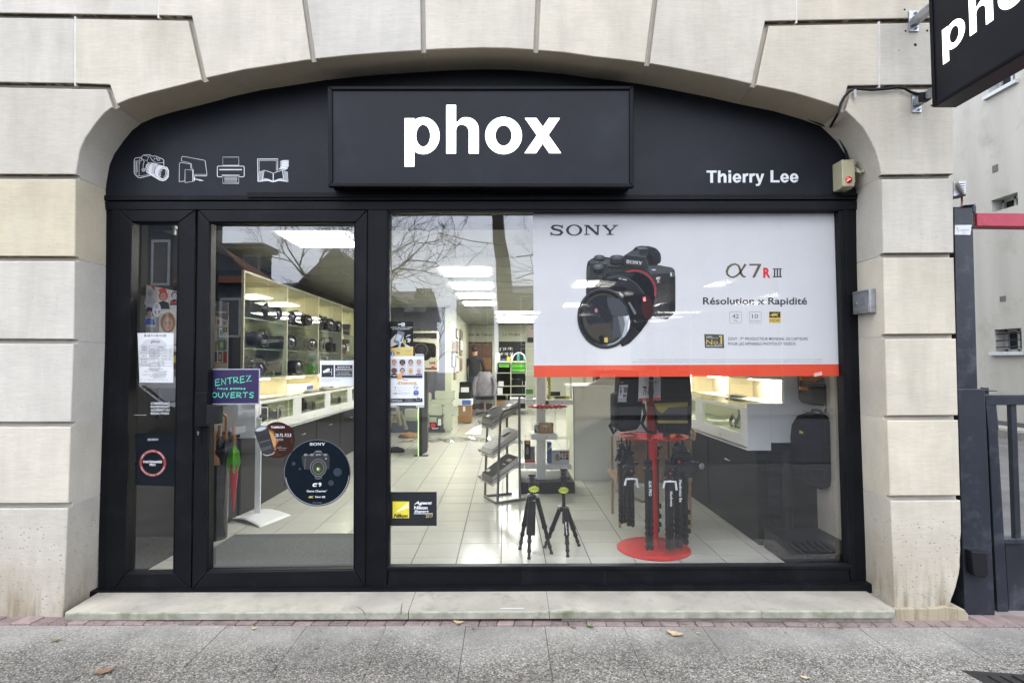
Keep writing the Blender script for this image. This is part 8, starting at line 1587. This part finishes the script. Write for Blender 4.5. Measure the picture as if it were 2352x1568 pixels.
def twig(p,d,L,r,lv):
    q=[p]; 
    for i in range(4): d=(d+Vector((rq.gauss(0,.2),rq.gauss(0,.12),rq.gauss(-.04,.16)))).normalized(); q.append(q[-1]+d*L/4)
    b.tube(q,[r*(1-.15*i) for i in range(5)],3,cap=False)
    if lv: 
        for i in range(5): s=q[rq.randint(1,4)]; twig(s,(d+Vector((rq.gauss(0,.7),rq.gauss(0,.3),rq.gauss(-.15,.6)))).normalized(),L*.62,r*.5,lv-1)
for (x,y,sx_,dz) in ((1120,470,-1,-.02),(1120,430,-1,-.05),(1140,400,-1,-.15),(1175,470,1,-.05),(1175,420,1,.05),(1160,560,-1,.2),(1185,590,1,.3),(1185,640,1,.25),(1175,400,1,-.2)): twig(mir(x,y,Dt),Vector((sx_,.1,dz)).normalized(),1.5,.016,3)
b.build('low_branch',BARK,t)
for k,(x,D_,s_,lb_) in enumerate(((1000,34,5,'bare street tree far behind, left part of the window reflection'),(1340,24,8,'bare tree reflected in the left part of the poster'),(1600,30,8,'bare tree reflected in the middle of the poster'),(1850,26,8,'bare tree reflected at the right of the poster'))):
    p=mir(x,980,D_); p.z=-.25; tree(p,s_,.12,lb_,20+k,levels=4)
# street lamp, railings and a parked car on the far side of the road
lm=empty('street_lamp',mir(1108,940,20),'old fashioned street lamp reflected near the trunk','street lamp'); c=mir(1108,760,20); b=MB(); b.lathe([(.09,0),(.06,.5),(.04,c.z+.2)],(c.x,c.y,-.2),12); b.build('post',SHU,lm,smooth=True); b=MB(); b.lathe([(.10,0),(.22,.45),(.24,.5),(.05,.72),(.0,.8)],(c.x-.25,c.y,c.z+.1),8); b.build('lantern',pm('lantern_glass',(.25,.24,.2),.2),lm); b=MB(); b.tube([(c.x,c.y,c.z-.1),(c.x+.25,c.y,c.z+.1),(c.x+.3,c.y,c.z+.6),(c.x,c.y,c.z+.9)],.025,6); b.build('scroll_arm',SHU,lm)
fe=empty('iron_railing',((xb+xd)/2,-14.2,-.2),'dark iron railing in front of the houses opposite','railing'); yr=-13.2; 
b=MB(); b.box(-16,-5,yr-.02,yr+.02,1.15,1.19); b.box(-16,-5,yr-.02,yr+.02,.3,.34); b.build('rail',SHU,fe); bb=MB(); bb.tube([(0,0,0),(0,0,1.35)],.012,5); bb.lathe([(.0,0),(.03,.05),(.0,.14)],(0,0,1.34),5); pk=None
for k in range(60):
    if pk is None: pk=bb.build('picket',SHU,fe); o=pk
    else: o=pk.copy(); COL.objects.link(o)
    o.location=Vector((-16+k*.185,yr,-.15))-ORG[fe.name]
pk.data.transform(Matrix.Translation(ORG[fe.name]))
b=MB(); b.box(-30,-5,yr-.15,yr+.15,-.2,.25); b.build('low_wall',PLW,label='low pale garden wall under the iron railing',cat='wall')
# parked car
ca=empty('parked_car',(-6.6,-2.9,-.27),'dark blue hatchback parked at the kerb, reflected in the side light','car'); o_=ORG[ca.name]; CP=pm('dark_car_paint',(.02,.026,.04),.22,coat=.8,spec=.6)
side=[(-2.0,.32),(-2.02,.62),(-1.85,.86),(-1.55,.95),(-1.05,1.38),(-.6,1.48),(.3,1.47),(.75,1.32),(1.25,.98),(1.75,.88),(2.0,.70),(2.05,.42),(1.95,.28)]
def arc_(cx,r=.36): return [(cx+r*math.cos(math.radians(a)),.28+r*math.sin(math.radians(a))) for a in range(0,181,30)]
prof=side+[(1.63,.26)]+arc_(1.25)[0:]+[(.9,.24),(-.85,.24)]+arc_(-1.25)+[(-1.64,.28)]
b=MB(); n=len(prof); rings=[]
for s_,yy in ((.94,-.84),(1,-.74),(1,.74),(.94,.84)):
    for x,z in prof:
        tp=max(0,(z-.9)/.6)*.20; rings.append(Vector((o_.x+x*(1 if abs(yy)<.8 else .985),o_.y+yy*(1-tp),o_.z+z)))
b.add(rings,[(k*n+i,k*n+(i+1)%n,(k+1)*n+(i+1)%n,(k+1)*n+i) for k in range(3) for i in range(n)]+[tuple(range(n)),tuple(range(3*n,4*n))]); b.build('body',CP,ca,smooth=35)
b=MB(); CGL=pm('car_glass',(.02,.025,.03),.05,spec=.9)
for s_ in (-1,1): b.add([o_+Vector((x,s_*(.845*(1-max(0,(z-.9)/.6)*.2)+.004),z)) for x,z in ((-1.0,.97),(-.85,1.36),(.3,1.40),(.7,1.25),(1.05,.99))],[(0,1,2,3,4)])
b.build('side_window',CGL,ca); b=MB(); b.add([o_+Vector((x,y,z)) for x,y,z in ((1.22,-.7,1.01),(1.22,.7,1.01),(.80,.62,1.315),(.80,-.62,1.315))],[(0,1,2,3)]); b.build('windscreen',CGL,ca)
for wx in (-1.25,1.25):
    for s_ in (-1,1):
        c=o_+Vector((wx,s_*.70,.31)); b=MB(); b.lathe([(.18,-.02),(.29,-.02),(.31,.03),(.31,.15),(.28,.18),(.19,.18)],c,22,axis=(0,s_,0)); wh=b.build('wheel',RUBBER,ca,smooth=True); b=MB(); b.lathe([(.19,.16),(.17,.12),(.05,.13),(.0,.14)],c,12,axis=(0,s_,0)); b.build('rim',GALV,wh)
for s_ in (-1,1): b=MB(); b.cbox(o_+Vector((1.93,s_*.6,.70)),(.16,.36,.13)); b.build('headlight',pm('headlight_glass',(.5,.52,.55),.1),ca,bevel=.03)
b=MB(); b.cbox(o_+Vector((2.04,0,.48)),(.02,.52,.11)); b.build('number_plate',PAPER,ca); b=MB(); b.cbox(o_+Vector((2.03,0,.62)),(.03,.8,.09)); b.build('grille',DARKPL,ca)
for o in list(bpy.data.objects):
    if o.type=='MESH' and not o.data.polygons: print('EMPTY MESH',o.name)
print('objects',len(bpy.data.objects),'tris',sum(len(p.vertices)-2 for o in bpy.data.objects if o.type=='MESH' for p in []) )
